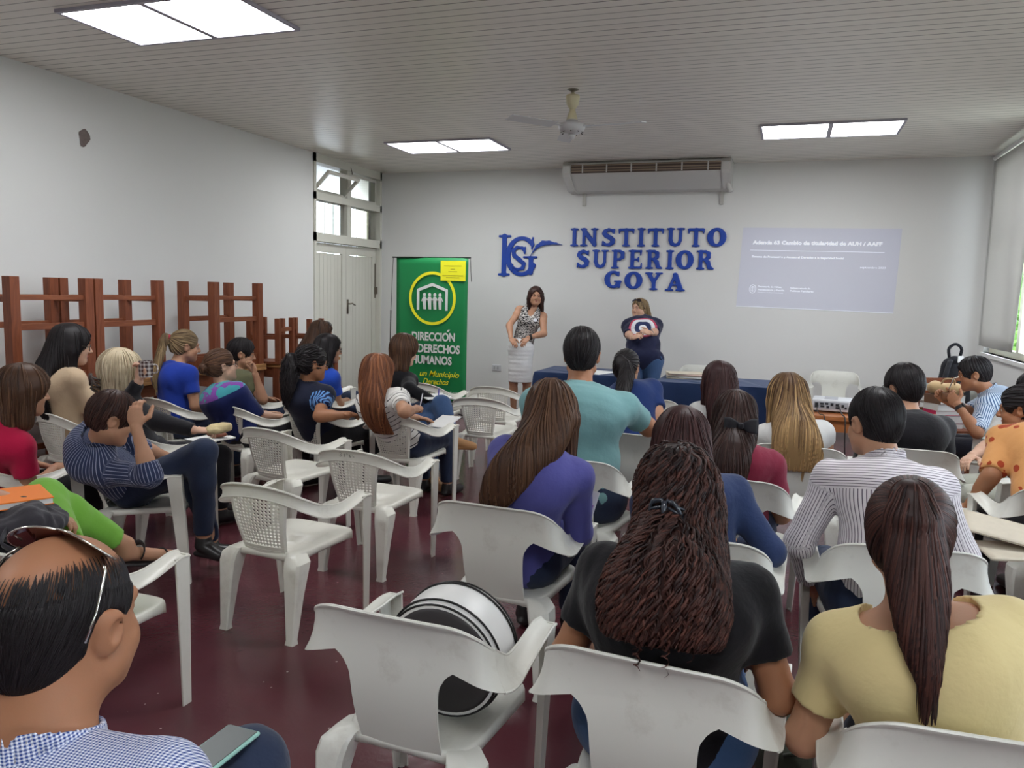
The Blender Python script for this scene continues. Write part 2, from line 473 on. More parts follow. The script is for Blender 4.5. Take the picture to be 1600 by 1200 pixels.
for i, (a, b) in enumerate(WINS[1:]):                # unseen blinds added half down on the other windows to cut daylight
    w = bpy.data.objects['window_%d' % (i + 2)]
    mb = MB(); vs, fs = sheet(blind_grid(a - .05, a - .05, b + .05, 1.75, 3.2, .02), .004, blind_m, 'cloth'); mb.add(vs, fs); mb.obj('window_blind', blind_m, w, True)

# the garden outside
leaf_m = mat('garden_leaves', col(120, 165, 80), .6, .3, var=.3, vscale=6)
rng = np.random.RandomState(4); mb = MB()
for i in range(900):
    u = rng.normal(size=3); u /= np.linalg.norm(u); r = .55 + .45 * rng.rand()
    c = np.array([6.2, 24.0, 1.6]) + u * np.array([1.6, 4.5, 1.7]) * r
    a = rng.normal(size=3) * .16; b = rng.normal(size=3) * .16
    mb.add([c - a, c + b, c + a, c - b], [(0, 1, 2, 3)])
sh = thing('garden_shrub', 'green leafy shrub outside, seen past the edge of the grey blind', 'shrub', (0, 0, 0))
mb.obj('foliage', leaf_m, sh); MB().tube([(6.2, 24.0, -.1), (6.2, 24.0, 1.6)], [.12, .07]).obj('trunk', mat('bark', col(90, 70, 50), .8), sh)
struct('ground_outside', MB().box((XR + .2, YF - 6, -.3), (30, 40, -.1)).mesh('ground_outside', mat('pale_bounce_ground', col(190, 192, 178), .8, var=.2)))  # outdoor ground coloured pale to bounce more daylight indoors

# ------------------------------------------------------------------ double door with transom in the left-hand wall
door_m = mat('cream_door_paint', col(214, 213, 202), .5, .35, var=.04, vscale=4)
dark_m = mat('dark_gap', col(45, 42, 40), .8)
metal_m = mat('worn_metal', col(120, 112, 100), .4, .5, metal=.8)
d = struct('door_1', MB().box((XL - .14, DY0, 0), (XL + .02, DY0 + .05, ZC)).box((XL - .14, DY1 - .05, 0), (XL + .02, DY1, ZC)).box((XL - .14, DY0, 2.22), (XL + .02, DY1, 2.33)).box((XL - .14, DY0, 2.74), (XL + .02, DY1, 2.83)).box((XL - .14, DY0, 3.2), (XL + .02, DY1, ZC))
    .box((XL - .12, 9.63, 2.33), (XL, 9.73, 3.2)).mesh('door_frame', door_m))
def leaf(y0, y1):
    mb = MB(); x = XL - .05
    w = .1
    mb.box((x - .04, y0, .02), (x, y0 + w, 2.21)); mb.box((x - .04, y1 - w, .02), (x, y1, 2.21)); mb.box((x - .04, y0 + w, 2.09), (x, y1 - w, 2.21)); mb.box((x - .04, y0 + w, .02), (x, y1 - w, .2))
    n = 7; yy = np.linspace(y0 + w + .004, y1 - w - .004, n + 1)
    for i in range(n): mb.box((x - .03, yy[i] + .002, .2), (x - .014, yy[i + 1] - .002, 2.083))
    return mb
la = leaf(DY0 + .055, 9.674).obj('door_leaf', door_m, d); lb = leaf(9.68, DY1 - .055).obj('door_leaf', door_m, d)
mb = MB(); mb.box((XL - .05, 9.69, 1.28), (XL - .042, 9.73, 1.48)).tube([(XL - .045, 9.71, 1.42), (XL + .0, 9.71, 1.42), (XL + .01, 9.74, 1.425), (XL + .01, 9.82, 1.40)], .010, 8)
mb.obj('door_handle', metal_m, lb, True)
MB().box((XL - .05, DY0 + .062, 1.1), (XL - .04, DY0 + .085, 1.98)).box((XL - .046, DY0 + .055, 1.16), (XL - .03, DY0 + .10, 1.19)).obj('door_bolt', metal_m, la)
MB().box((XL - .05, DY1 - .09, 1.5), (XL - .04, DY1 - .07, 2.0)).box((XL - .05, DY1 - .10, 1.56), (XL - .02, DY1 - .05, 1.66)).obj('door_latch', metal_m, lb)
# transom: fixed panes below, hopper sashes above (the near one tilted open)
pane_m = mat('transom_glass', (1, 1, 1, 1), .03, .5, trans=1.0); pane_m.node_tree.nodes['Principled BSDF'].inputs['IOR'].default_value = 1.02
for y0, y1 in ((DY0 + .05, 9.63), (9.73, DY1 - .05)):
    link('transom_pane', MB().box((XL - .07, y0, 2.33), (XL - .064, y1, 2.74)).mesh('transom_pane', pane_m), d)
def sash(y0, y1, ang):
    mb = MB(); z0, z1, t = 2.835, 3.195, .035
    mb.box((-.02, y0, 0), (.02, y0 + t, .35)).box((-.02, y1 - t, 0), (.02, y1, .35)).box((-.02, y0 + t, 0), (.02, y1 - t, t)).box((-.02, y0 + t, .35 - t), (.02, y1 - t, .35))
    o = mb.obj('transom_sash', door_m, d); o.location = (XL - .06, 0, 2.84); o.rotation_euler = (0, ang, 0)
    p = MB().box((-.003, y0 + t, t), (.003, y1 - t, .35 - t)).obj('transom_sash_pane', pane_m, o)
sash(DY0 + .06, 9.62, math.radians(46)); sash(9.74, DY1 - .06, 0.0)
MB().tube([(XL + .02, 9.68, 3.25), (XL + .04, 9.68, 3.19), (XL + .03, 9.70, 3.16)], .006, 6).obj('transom_catch', metal_m, d, True)
# corridor behind the door, with barred windows
cor_m = mat('corridor_wall_paint', col(205, 203, 182), .8)
CXF = -7.9
mb = MB(); mb.box((CXF - .2, 6.0, 0), (CXF, 11.3, ZC)).box((CXF - .2, 11.3, 0), (CXF, 14.05, 2.2)).box((CXF - .2, 11.3, 3.2), (CXF, 14.05, ZC)).box((CXF - .2, 14.05, 0), (CXF, 15.1, ZC)).box((CXF, 15.0, 0), (XL, 15.1, ZC)).box((CXF, 6.0, 0), (XL - .2, 6.1, ZC)).box((XL - .2, YB + .2, 0), (XL, 15.1, ZC)).box((CXF, YB + .2, -.1), (XL, 15.1, 0))
struct('wall_corridor', mb.mesh('wall_corridor', cor_m))
mb = MB()
for y in np.arange(11.3, 14.1, .28): mb.tube([(CXF - .1, y, 2.2), (CXF - .1, y, 3.2)], .012, 6)
mb.box((CXF - .14, 11.3, 2.2), (CXF - .06, 14.05, 2.24))
struct('window_5', mb.mesh('window_bars', mat('green_grey_paint', col(128, 146, 132), .6)))
struct('door_2', MB().box((CXF, 14.35, 0), (CXF + .05, 15.0, ZC)).mesh('door_2', mat('green_door_paint', col(118, 138, 122), .6)))

# small broken hole left by an old fixing, high on the left-hand wall
mb = MB(); cc = np.array([XL, 5.35, 2.84])
ring = [(.055 * (1 + .25 * math.sin(3 * a + 1)) * math.cos(a), .075 * (1 + .18 * math.sin(2 * a)) * math.sin(a)) for a in np.linspace(0, 2 * math.pi, 18, endpoint=False)]
vs = [(XL + .004, cc[1] + x, cc[2] + y) for x, y in ring] + [(XL + .012, cc[1] + x * .7, cc[2] + y * .7) for x, y in ring] + [(XL + .002, cc[1] - .01, cc[2])]
fs = [(i, (i + 1) % 18, 18 + (i + 1) % 18, 18 + i) for i in range(18)] + [(18 + i, 18 + (i + 1) % 18, 36) for i in range(18)]
mb.add(vs, fs); o = mb.obj('wall_hole', mat('crumbled_plaster', col(120, 108, 104), .9, bump=.6, bscale=80, var=.35, vscale=40), None, True); o['kind'] = 'structure'

# ------------------------------------------------------------------ ceiling lights
panel_m = mat('lit_diffuser', (1, 1, 1, 1), .5, emit=(.96, .98, 1.0, 1), estr=PANEL)
panel_frame_m = mat('panel_frame', col(170, 168, 180), .5, .4)
lights = [('pair of lit square panels in the ceiling nearest the plaster hole', -3.76, 4.30), ('pair of lit square panels in the ceiling by the transom of the white door', -3.84, 8.72),
          ('pair of lit square panels in the ceiling near the grey blind', .28, 8.66), (None, .28, 4.30), (None, -3.76, -.1), (None, .28, -.1)]
proto = None
for lab, x, y in lights:
    lab = lab or 'pair of lit ceiling panels out of the picture ' + ('near the windows', 'at the back by the door side', 'at the back by the windows')[lights.index((None, x, y)) - 3]
    if proto is None:
        proto = thing('ceiling_light', lab, 'ceiling light', (x, y, ZC), 0, 'ceiling light panels')
        mb = MB()
        for cx_ in (-.325, .325):
            for a in (-1, 1):
                mb.box((cx_ - .325, a * .34 - .015, -.02), (cx_ + .325, a * .34 + .015, 0)); mb.box((cx_ + a * .315 - .012, -.325, -.02), (cx_ + a * .315 + .012, .325, 0))
        mb.obj('frame', panel_frame_m, proto)
        for cx_ in (-.325, .325): MB().box((cx_ - .303, -.325, -.014), (cx_ + .303, .325, -.003)).obj('diffuser', panel_m, proto)
    else: dup(proto, (x, y, ZC), 0, lab)

# ------------------------------------------------------------------ ceiling fan
cream_m = mat('cream_plastic', col(222, 214, 180), .4, .4); fanw_m = mat('fan_white', col(205, 206, 208), .4, .4)
fan = thing('ceiling_fan', 'white three-bladed ceiling fan on a cream stem in the middle of the ceiling', 'ceiling fan', (-1.79, 6.6, ZC))
MB().lathe([(.012, -.02), (.05, -.0)], 12).obj('ceiling_hook', metal_m, fan, True)
MB().lathe([(.022, -.16), (.05, -.12), (.058, -.06), (.055, -.045), (.015, -.04), (.012, 0)], 20).obj('canopy', cream_m, fan, True)
MB().lathe([(.05, -.245), (.045, -.235), (.026, -.17), (.02, -.155)], 20).obj('stem', cream_m, fan, True)
MB().lathe([(.0, -.36), (.06, -.355), (.098, -.335), (.11, -.31), (.112, -.285), (.10, -.275), (.05, -.27), (.048, -.24)], 28).obj('motor_housing', fanw_m, fan, True)
mb = MB()
for k in range(9):
    a = k * 2 * math.pi / 9
    mb.box((-.004, -.016, -.002), (.004, .016, .002), mtx=Matrix.Translation((.085 * math.cos(a), .085 * math.sin(a), -.343)) @ Matrix.Rotation(a + 1.57, 4, 'Z') @ Matrix.Rotation(.5, 4, 'X'))
mb.obj('vent_slot', dark_m, fan)
MB().lathe([(.0, -.40), (.022, -.395), (.028, -.36)], 16).obj('hub_cap', fanw_m, fan, True)
for a in (352, 112, 232):
    mb = MB(); mt = Matrix.Rotation(math.radians(a), 4, 'Z')
    mb.box((.09, -.02, -.302), (.2, .02, -.296), mtx=mt)
    mb.box((.18, -.06, -.306), (.62, .06, -.300), mtx=mt @ Matrix.Translation((0, 0, -.30)) @ Matrix.Rotation(.16, 4, 'X') @ Matrix.Translation((0, 0, .30)))
    mb.obj('blade', fanw_m, fan)

# ------------------------------------------------------------------ air conditioner on the far wall
acm = mat('ac_white', col(205, 204, 200), .45, .4, var=.02); grille_m = mat('ac_grille_brown', col(92, 78, 70), .6); slat_m = mat('ac_slat', col(150, 132, 115), .5)
ac = thing('air_conditioner', 'long white air conditioner with a brown grille high on the far wall', 'air conditioner', (-1.80, YB, 3.10))
prof = [(0, -.14), (-.20, -.13), (-.47, .035), (-.50, .06), (-.50, .175), (-.46, .20), (0, .20)]
def acprism(x0, x1, pr):
    n = len(pr); vs = [(x0, y, z) for y, z in pr] + [(x1, y, z) for y, z in pr]
    return vs, [tuple(range(n)), tuple(range(2 * n - 1, n - 1, -1))] + [(i, n + i, n + (i + 1) % n, (i + 1) % n) for i in range(n)]
mb = MB(); mb.add(*acprism(-.94, .94, prof)); mb.obj('body', acm, ac)
for s_ in (-1, 1):
    a, b = sorted((s_ * .94, s_ * 1.045)); mb = MB(); mb.add(*acprism(a, b, [(0, -.145), (-.22, -.135), (-.48, .02), (-.515, .06), (-.51, .15), (-.46, .205), (0, .205)])); mb.obj('end_cap', acm, ac)
MB().box((-.93, -.506, .055), (.93, -.499, .165)).obj('grille', grille_m, ac)
for z in (.075, .105, .145): MB().box((-.93, -.515, z), (.93, -.505, z + .014)).obj('louver', slat_m, ac)
for x in np.linspace(-.78, .78, 6): MB().box((x - .008, -.519, .06), (x + .008, -.507, .16)).obj('louver_divider', acm, ac)
for x in (-.87, .92): MB().box((x - .022, -.03, -.30), (x + .022, 0, -.135)).box((x - .008, -.034, -.27), (x + .008, -.03, -.2)).obj('wall_bracket', mat('bracket_paint', col(196, 194, 188), .5), ac)
MB().tube([(1.0, -.30, -.02), (1.02, -.28, -.12), (1.05, -.3, -.17)], .03, 10).obj('drain_hose', acm, ac, True)

# wall socket
so = thing('wall_socket', 'white wall socket low on the far wall beside the woman in the white skirt', 'socket', (-3.87, YB, .56))
MB().box((-.065, -.012, -.045), (.065, 0, .045), bev=.004).obj('cover_plate', mat('socket_white', col(205, 205, 208), .4), so)
for x in (-.03, .02): MB().box((x - .013, -.016, -.022), (x + .016, -.011, .022)).obj('socket_insert', mat('socket_grey', col(170, 170, 172), .4), so)

# ------------------------------------------------------------------ lettering on the far wall
blue_m = mat('blue_letter_paint', col(26, 62, 152, 1.2), .45, .4, var=.06, vscale=10)
def arc(cx_, cy_, rx, ry, a0, a1, n, w0=None, w1=None):
    """points and radii along an elliptical arc; w by direction: w0 at the sides, w1 at top and bottom"""
    out = []
    for t in np.linspace(math.radians(a0), math.radians(a1), n):
        k = abs(math.cos(t)) ** 1.5; out.append((cx_ + rx * math.cos(t), cy_ + ry * math.sin(t), w1 + (w0 - w1) * k))
    return out
def stroke(pts): return [cap((a[0], a[1], 0), (b[0], b[1], 0), a[2], b[2]) for a, b in zip(pts[:-1], pts[1:])]
def seg(x0, y0, x1, y1, r0, r1=None): return [cap((x0, y0, 0), (x1, y1, 0), r0, r0 if r1 is None else r1)]
ST, SF = .092, .048                                 # stem and serif half widths of a fat soft serif letter 1 high
def stem(x, y0=.06, y1=.94): return seg(x, y0 + .02, x, y1 - .02, ST) + seg(x - .15, y0, x + .15, y0, SF) + seg(x - .15, y1, x + .15, y1, SF)
GL = {
 'I': (.44, stem(.22)),
 'N': (.92, seg(.2, .06, .2, .94, .075) + seg(.72, .06, .72, .94, .075) + seg(.2, .88, .72, .12, .11) + seg(.06, .06, .34, .06, SF) + seg(.06, .94, .3, .94, SF) + seg(.58, .94, .86, .94, SF)),
 'S': (.74, stroke([(.60, .74, .05), (.54, .86, .075), (.38, .91, .085), (.21, .83, .10), (.17, .70, .11), (.27, .58, .12), (.45, .48, .125), (.57, .36, .115), (.56, .2, .105), (.42, .1, .09), (.25, .1, .075), (.13, .24, .05)]) + seg(.64, .93, .62, .72, .035) + seg(.09, .06, .11, .28, .035)),
 'T': (.80, seg(.4, .08, .4, .9, ST) + seg(.26, .06, .54, .06, SF) + seg(.1, .9, .7, .9, .075) + seg(.08, .9, .07, .72, .055, .035) + seg(.72, .9, .73, .72, .055, .035)),
 'U': (.86, stroke([(.2, .92, ST), (.2, .35, ST), (.27, .16, .095), (.43, .09, .08), (.58, .16, .075), (.65, .35, .07), (.65, .92, .07)]) + seg(.06, .94, .34, .94, SF) + seg(.52, .94, .8, .94, SF)),
 'O': (.86, stroke(arc(.43, .5, .29, .42, 0, 360, 26, .135, .065))),
 'G': (.88, stroke(arc(.44, .5, .29, .42, 48, 335, 24, .125, .07)) + seg(.72, .1, .72, .36, .075) + seg(.52, .40, .8, .40, SF) + seg(.70, .92, .69, .70, .035)),
 'P': (.76, stem(.22) + stroke([(.22, .93, .06), (.45, .93, .065), (.58, .82, .1), (.58, .62, .1), (.45, .5, .065), (.25, .5, .05)])),
 'R': (.88, stem(.22) + stroke([(.22, .93, .06), (.45, .93, .065), (.58, .83, .1), (.58, .65, .1), (.45, .53, .065), (.25, .53, .05)]) + stroke([(.42, .5, .08), (.56, .38, .11), (.64, .12, .1), (.8, .06, .05)])),
 'E': (.76, stem(.22) + seg(.22, .93, .62, .93, .06) + seg(.22, .07, .64, .07, .06) + seg(.22, .5, .5, .5, .055) + seg(.64, .95, .63, .72, .05, .03) + seg(.66, .06, .67, .3, .055, .03) + seg(.52, .6, .52, .4, .04)),
 'Y': (.86, seg(.43, .08, .43, .45, ST) + seg(.28, .06, .58, .06, SF) + seg(.43, .44, .2, .9, .10) + seg(.43, .44, .66, .9, .075) + seg(.06, .94, .34, .94, SF) + seg(.54, .94, .8, .94, SF)),
 'A': (.92, seg(.46, .9, .2, .1, .07) + seg(.46, .9, .72, .1, .12) + seg(.3, .34, .66, .34, .05) + seg(.05, .06, .36, .06, SF) + seg(.54, .06, .88, .06, SF)),
}
def extrude_shape(prims, size, depth, h, thin=.5):
    pr = [('c', p[1] * size, p[2] * size, p[3] * size, p[4] * size, None) for p in prims]
    bs = [bounds(p) for p in pr]; lo = np.min([b[0] for b in bs], 0); hi = np.max([b[1] for b in bs], 0)
    v = Vol(pr, h, .012); X, Y = v.ax[0][:, None, None], v.ax[1][None, :, None]
    n = v.n; f = np.full((n[0], n[1], 1), .2, np.float32)
    for p in pr:
        d = pdist(p, X, Y, np.zeros((1, 1, 1), np.float32)); k = .008 * size * 4
        hh = np.clip(.5 + .5 * (f - d) / k, 0, 1); f = f + (d - f) * hh - k * hh * (1 - hh)
    zz = v.ax[2] = (np.arange(-3, 4) * depth / 4).astype(np.float32)
    F = np.maximum(f, np.abs(zz)[None, None, :] - depth / 2).astype(np.float32)
    # anisotropic grid: mesh in unit cells, then scale
    V, Q = surface_nets(F, np.zeros(3), 1.0)
    V = np.stack([v.lo[0] + V[:, 0] * h, v.lo[1] + V[:, 1] * h, -3 * depth / 4 + V[:, 2] * depth / 4], 1)
    return V, Q
def wall_place(V, x, z, depth):
    """XY shape -> on the far wall, facing the room"""
    return np.stack([x + V[:, 0], np.full(len(V), YB) - depth / 2 - V[:, 2] - .001, z + V[:, 1]], 1)
ORD = ['first', 'second', 'third', 'fourth', 'fifth', 'sixth', 'seventh', 'eighth', 'ninth']
def word(s, x0, x1, z0, hgt, drop=0.0):
    tot = sum(GL[c][0] for c in s); sc = (x1 - x0) / tot; x = x0
    cache = {}
    for i, c in enumerate(s):
        V, Q = extrude_shape(GL[c][1], hgt, .03, .006)
        V = V.copy(); V[:, 0] *= sc / hgt * .9
        base = np.array([x, YB, z0 - drop * i / max(len(s) - 1, 1)])
        V = wall_place(V, 0, 0, .03) - np.array([0, YB, 0])
        o = link('wall_letter', np_mesh('wall_letter', [(V, Q[:, ::-1], 0)], blue_m)); o.location = base
        o.data.set_sharp_from_angle(angle=math.radians(50))
        n = s.count(c); k = s[:i + 1].count(c)
        tag(o, 'blue letter %s, %s letter of %s on the far wall' % (c, ORD[i], s), 'letter', 'blue letters of the wall sign')
        x += GL[c][0] * sc
word('INSTITUTO', -2.85, -.77, 2.265, .245, .0)
word('SUPERIOR', -2.76, -.90, 1.975, .25, .0)
word('GOYA', -2.36, -1.26, 1.715, .235, .02)
lg = thing('wall_monogram', 'blue interlaced letters I G S with a quill on the far wall', 'monogram', (-3.88, YB, 1.86))
def lpart(name, pr, dz=0.0):
    V, Q = extrude_shape(pr, .56, .02, .006); V = wall_place(V, 0, 0, .02) - np.array([0, YB + dz, 0])
    o = link(name, np_mesh(name, [(V, Q[:, ::-1], 0)], blue_m), lg); o.data.set_sharp_from_angle(angle=math.radians(50))
lpart('letter_i', seg(.16, .03, .16, .97, .062) + seg(.03, .03, .29, .03, .028) + seg(.03, .97, .31, .97, .028))
lpart('letter_g', stroke(arc(.62, .48, .36, .44, 42, 330, 30, .062, .04)) + seg(.86, .08, .86, .42, .06) + seg(.68, .46, 1.0, .46, .026) + seg(.90, .93, .88, .66, .022, .022))
lpart('letter_s', stroke([(.70, .58, .02), (.64, .68, .034), (.50, .70, .036), (.40, .62, .045), (.43, .5, .05), (.56, .40, .052), (.68, .3, .05), (.66, .19, .04), (.52, .15, .034), (.40, .22, .02)]) + seg(.71, .70, .70, .55, .018) + seg(.38, .13, .39, .28, .018), .01)
lpart('quill', stroke([(.83, .46, .006), (.92, .6, .012), (1.02, .72, .04), (1.16, .80, .058), (1.32, .81, .048), (1.5, .79, .022), (1.66, .76, .004)]) , .012)

# ------------------------------------------------------------------ projected slide
slide_m = mat('projected_light', col(210, 210, 210), .8, emit=col(88, 108, 205), estr=SLIDE)
white_l = mat('projected_white', col(235, 235, 240), .8, emit=(.8, .88, 1, 1), estr=SLIDE * 2.2)
SLC = [np.array(p) for p in ((-.60, 2.51), (1.22, 2.49), (1.195, 1.485), (-.635, 1.52))]     # corners: top and bottom, keystoned
sl = thing('projected_slide', 'bluish slide with white writing projected on the far wall beside the blue sign', 'projection', (0, YB, 0))
mb = MB(); mb.add([(c[0], -.004, c[1]) for c in SLC] + [(c[0], -.001, c[1]) for c in SLC], [(3, 2, 1, 0), (4, 5, 6, 7), (0, 1, 5, 4), (1, 2, 6, 5), (2, 3, 7, 6), (3, 0, 4, 7)]); mb.obj('slide_background', slide_m, sl)
def on_slide(u, v):
    a = SLC[0] + (SLC[1] - SLC[0]) * u; b = SLC[3] + (SLC[2] - SLC[3]) * u; p = a + (b - a) * v; return p
def slide_text(s, u, v, size, bold, align='LEFT', width=None):
    me = text_mesh(s, size, bold, 0, 0, align)
    xs = [q.co.x for q in me.vertices]; k = 1.0
    if width: k = width * 1.82 / (max(xs) - min(xs))
    for q in me.vertices:
        p = on_slide(u + q.co.x * k / 1.82, v - q.co.y / 1.0); q.co = (p[0], -.006, p[1])
    me.materials.append(white_l); link('slide_text', me, sl)
slide_text('Adenda 63 Cambio de titularidad de AUH / AAFF', .075, .205, .062, .0028, 'LEFT', .82)
slide_text('Sistema de Promoción y Acceso al Derecho a la Seguridad Social', .075, .372, .034, .0014, 'LEFT', .59)
slide_text('septiembre 2023', .77, .475, .034, .0004, 'LEFT', .155)
slide_text('Secretaría de Niñez,', .135, .745, .030, .0008, 'LEFT', .155)
slide_text('Adolescencia y Familia', .135, .785, .030, .0008, 'LEFT', .175)
slide_text('Ministerio de Desarrollo Social', .135, .815, .02, .0, 'LEFT', .165)
slide_text('Subsecretaría de', .345, .75, .030, .0008, 'LEFT', .13)
slide_text('Políticas Familiares', .345, .787, .030, .0008, 'LEFT', .15)
mb = MB()
def srect(u0, v0, u1, v1, u2, v2, u3, v3):
    mb.add([(on_slide(a, b)[0], -.006, on_slide(a, b)[1]) for a, b in ((u0, v0), (u1, v1), (u2, v2), (u3, v3))], [(0, 1, 2, 3)])
srect(.06, .285, .91, .285, .91, .279, .06, .279); srect(.0, 1.0, 1, 1.0, 1, .993, 0, .993)
mb.obj('slide_rule', white_l, sl)
mb = MB(); n = 20
for r0, r1 in ((.030, .026), (.018, .015)):
    vs = [(on_slide(.1 + r * math.cos(a) * .75, .77 + r * 1.9 * math.sin(a))[0], -.006, on_slide(.1, .77 + r * 1.9 * math.sin(a))[1]) for r in (r0, r1) for a in np.linspace(0, 2 * math.pi, n, endpoint=False)]
    mb.add(vs, [(i, (i + 1) % n, n + (i + 1) % n, n + i) for i in range(n)])
srect(.098, .80, .102, .80, .102, .74, .098, .74); mb.obj('slide_crest', white_l, sl)

# ------------------------------------------------------------------ standing banner
green_m = mat('banner_green', col(24, 118, 66, 1.25), .5, .35, var=.03, vscale=2); yel_m = mat('banner_yellow', col(225, 222, 40, 1.2), .5); bw_m = mat('banner_white', col(225, 228, 225), .5)
pole_m = mat('dark_pole', col(48, 46, 46), .5, .4, metal=.3)
BX0, BX1, BZ0, BZ1, BYP = -4.80, -3.80, .22, 2.04, 9.3
BTILT = .0
bn = thing('standing_banner', 'tall green banner with yellow ring and white house emblem by the far wall', 'banner', (0, BYP, 0))
g = [[(x, .012 * math.sin((x - BX0) * 4 + z), z) for x in np.linspace(BX0, BX1, 16)] for z in np.linspace(BZ1, BZ0, 24)]
vs, fs = sheet(g, .003, green_m, 'c'); mb = MB(); mb.add(vs, fs); mb.obj('banner_cloth', green_m, bn, True)
MB().tube([(BX0 - .055, 0, BZ1 + .004), (BX1 + .03, 0, BZ1 + .004)], .009, 8).obj('top_bar', pole_m, bn, True)
MB().tube([(BX0 - .02, 0, BZ0), (BX1 + .02, 0, BZ0)], .012, 8).obj('bottom_bar', pole_m, bn, True)
MB().tube([(BX0 - .045, .0, BZ1), (BX0 - .14, .12, 1.3)], .004, 6).obj('tension_cord', pole_m, bn, True)
MB().tube([(BX1 + .025, .0, BZ1), (BX1 + .012, .08, 1.75)], .004, 6).obj('tension_cord', pole_m, bn, True)
MB().tube([(BX0 - .135, .115, 1.36), (BX0 - .2, .2, .02)], .008, 8).obj('support_pole', pole_m, bn, True)
MB().tube([((BX0 + BX1) / 2, .02, BZ0), ((BX0 + BX1) / 2 - .35, .25, .012)], .01, 8).tube([((BX0 + BX1) / 2, .02, BZ0), ((BX0 + BX1) / 2 + .35, .25, .012)], .01, 8).tube([((BX0 + BX1) / 2, .0, BZ0), ((BX0 + BX1) / 2, -.28, .012)], .01, 8).obj('stand_foot', pole_m, bn, True)
def bflat(prims_or_me, name, m, y=-.018):
    me = prims_or_me
    for q in me.vertices: q.co = (q.co.x, y - q.co.z, q.co.y)
    me.materials.clear(); me.materials.append(m); return link(name, me, bn)
def poly_me(polys):
    mb = MB()
    for p in polys: mb.prism(p, 0, .002)
    return mb.mesh('emblem', bw_m)
ECX, ECZ = -4.28, 1.53
n = 48; ringp = []
mb = MB()
for i in range(n):
    a, b = 2 * math.pi * i / n, 2 * math.pi * (i + 1) / n
    mb.prism([(ECX + r * math.cos(t), ECZ + r * 1.04 * math.sin(t)) for r, t in ((.29, a), (.325, a), (.325, b), (.29, b))], 0, .002)
bflat(mb.mesh('ring', yel_m), 'emblem_ring', yel_m)
hs = .215
bflat(poly_me([[(ECX - hs, ECZ - .15), (ECX - hs + .035, ECZ - .15), (ECX - hs + .035, ECZ + .09), (ECX, ECZ + .155), (ECX, ECZ + .195), (ECX - hs, ECZ + .115)],
               [(ECX + hs - .035, ECZ - .15), (ECX + hs, ECZ - .15), (ECX + hs, ECZ + .115), (ECX, ECZ + .195), (ECX, ECZ + .155), (ECX + hs - .035, ECZ + .09)]]), 'emblem_house', bw_m)
pp = []
for k in range(4):
    x = ECX + (k - 1.5) * .072
    pp.append([(x + .021 * math.cos(t), ECZ + .045 + .023 * math.sin(t)) for t in np.linspace(0, 2 * math.pi, 12, endpoint=False)])
    pp.append([(x - .013, ECZ - .14), (x - .003, ECZ - .14), (x - .003, ECZ - .07), (x + .003, ECZ - .07), (x + .003, ECZ - .14), (x + .013, ECZ - .14)][:3] + [(x - .003, ECZ + .02), (x - .02, ECZ + .02), (x - .022, ECZ - .05)])
    pp.append([(x + .003, ECZ - .14), (x + .022, ECZ - .14), (x + .022, ECZ - .05), (x + .02, ECZ + .02), (x - .004, ECZ + .02)])
    for s_ in (-1, 1): pp.append([(x + s_ * .018, ECZ + .018), (x + s_ * .044, ECZ - .03), (x + s_ * .036, ECZ - .045), (x + s_ * .014, ECZ - .0)][::s_])
bflat(poly_me(pp), 'emblem_figures', bw_m)
def btext(s, xc, z, hgt, w, m, shear=0, bold=.012):
    me = text_mesh(s, hgt / .72, bold * hgt / .1, shear, .001)
    xs = [q.co.x for q in me.vertices]; k = w / (max(xs) - min(xs)); x0 = min(xs)
    for q in me.vertices: q.co.x = xc - w / 2 + (q.co.x - x0) * k; q.co.y += z
    bflat(me, 'banner_text', m)
btext('DIRECCION', -4.26, .995, .105, .60, bw_m, bold=.0045); btext('DE DERECHOS', -4.27, .842, .105, .76, bw_m, bold=.0045); btext('HUMANOS', -4.28, .695, .105, .56, bw_m, bold=.0045)
bflat(poly_me([[(-4.075, 1.112), (-4.05, 1.112), (-4.025, 1.142), (-4.055, 1.142)]]), 'banner_text', bw_m)
btext('un Municipio', -4.17, .535, .075, .55, yel_m, .35, .001); btext('Derechos', -4.22, .435, .075, .36, yel_m, .35, .001); btext('gmail.com', -4.0, .33, .026, .22, bw_m, 0, 0)
nt_ = thing('notice_paper', 'yellow paper notice fixed to the top corner of the green banner', 'notice', (-4.0, BYP - .022, 1.88))
MB().box((-.165, -.004, -.125), (.175, 0, .125)).obj('paper_sheet', yel_m, nt_)
mb = MB()
for z, w in ((.06, .12), (.02, .03), (-.01, .06), (-.06, .14), (-.085, .09)): mb.box((-w, -.0055, z - .003), (w, -.0035, z + .003))
mb.obj('printed_lines', mat('faint_print', col(150, 140, 40), .7), nt_)
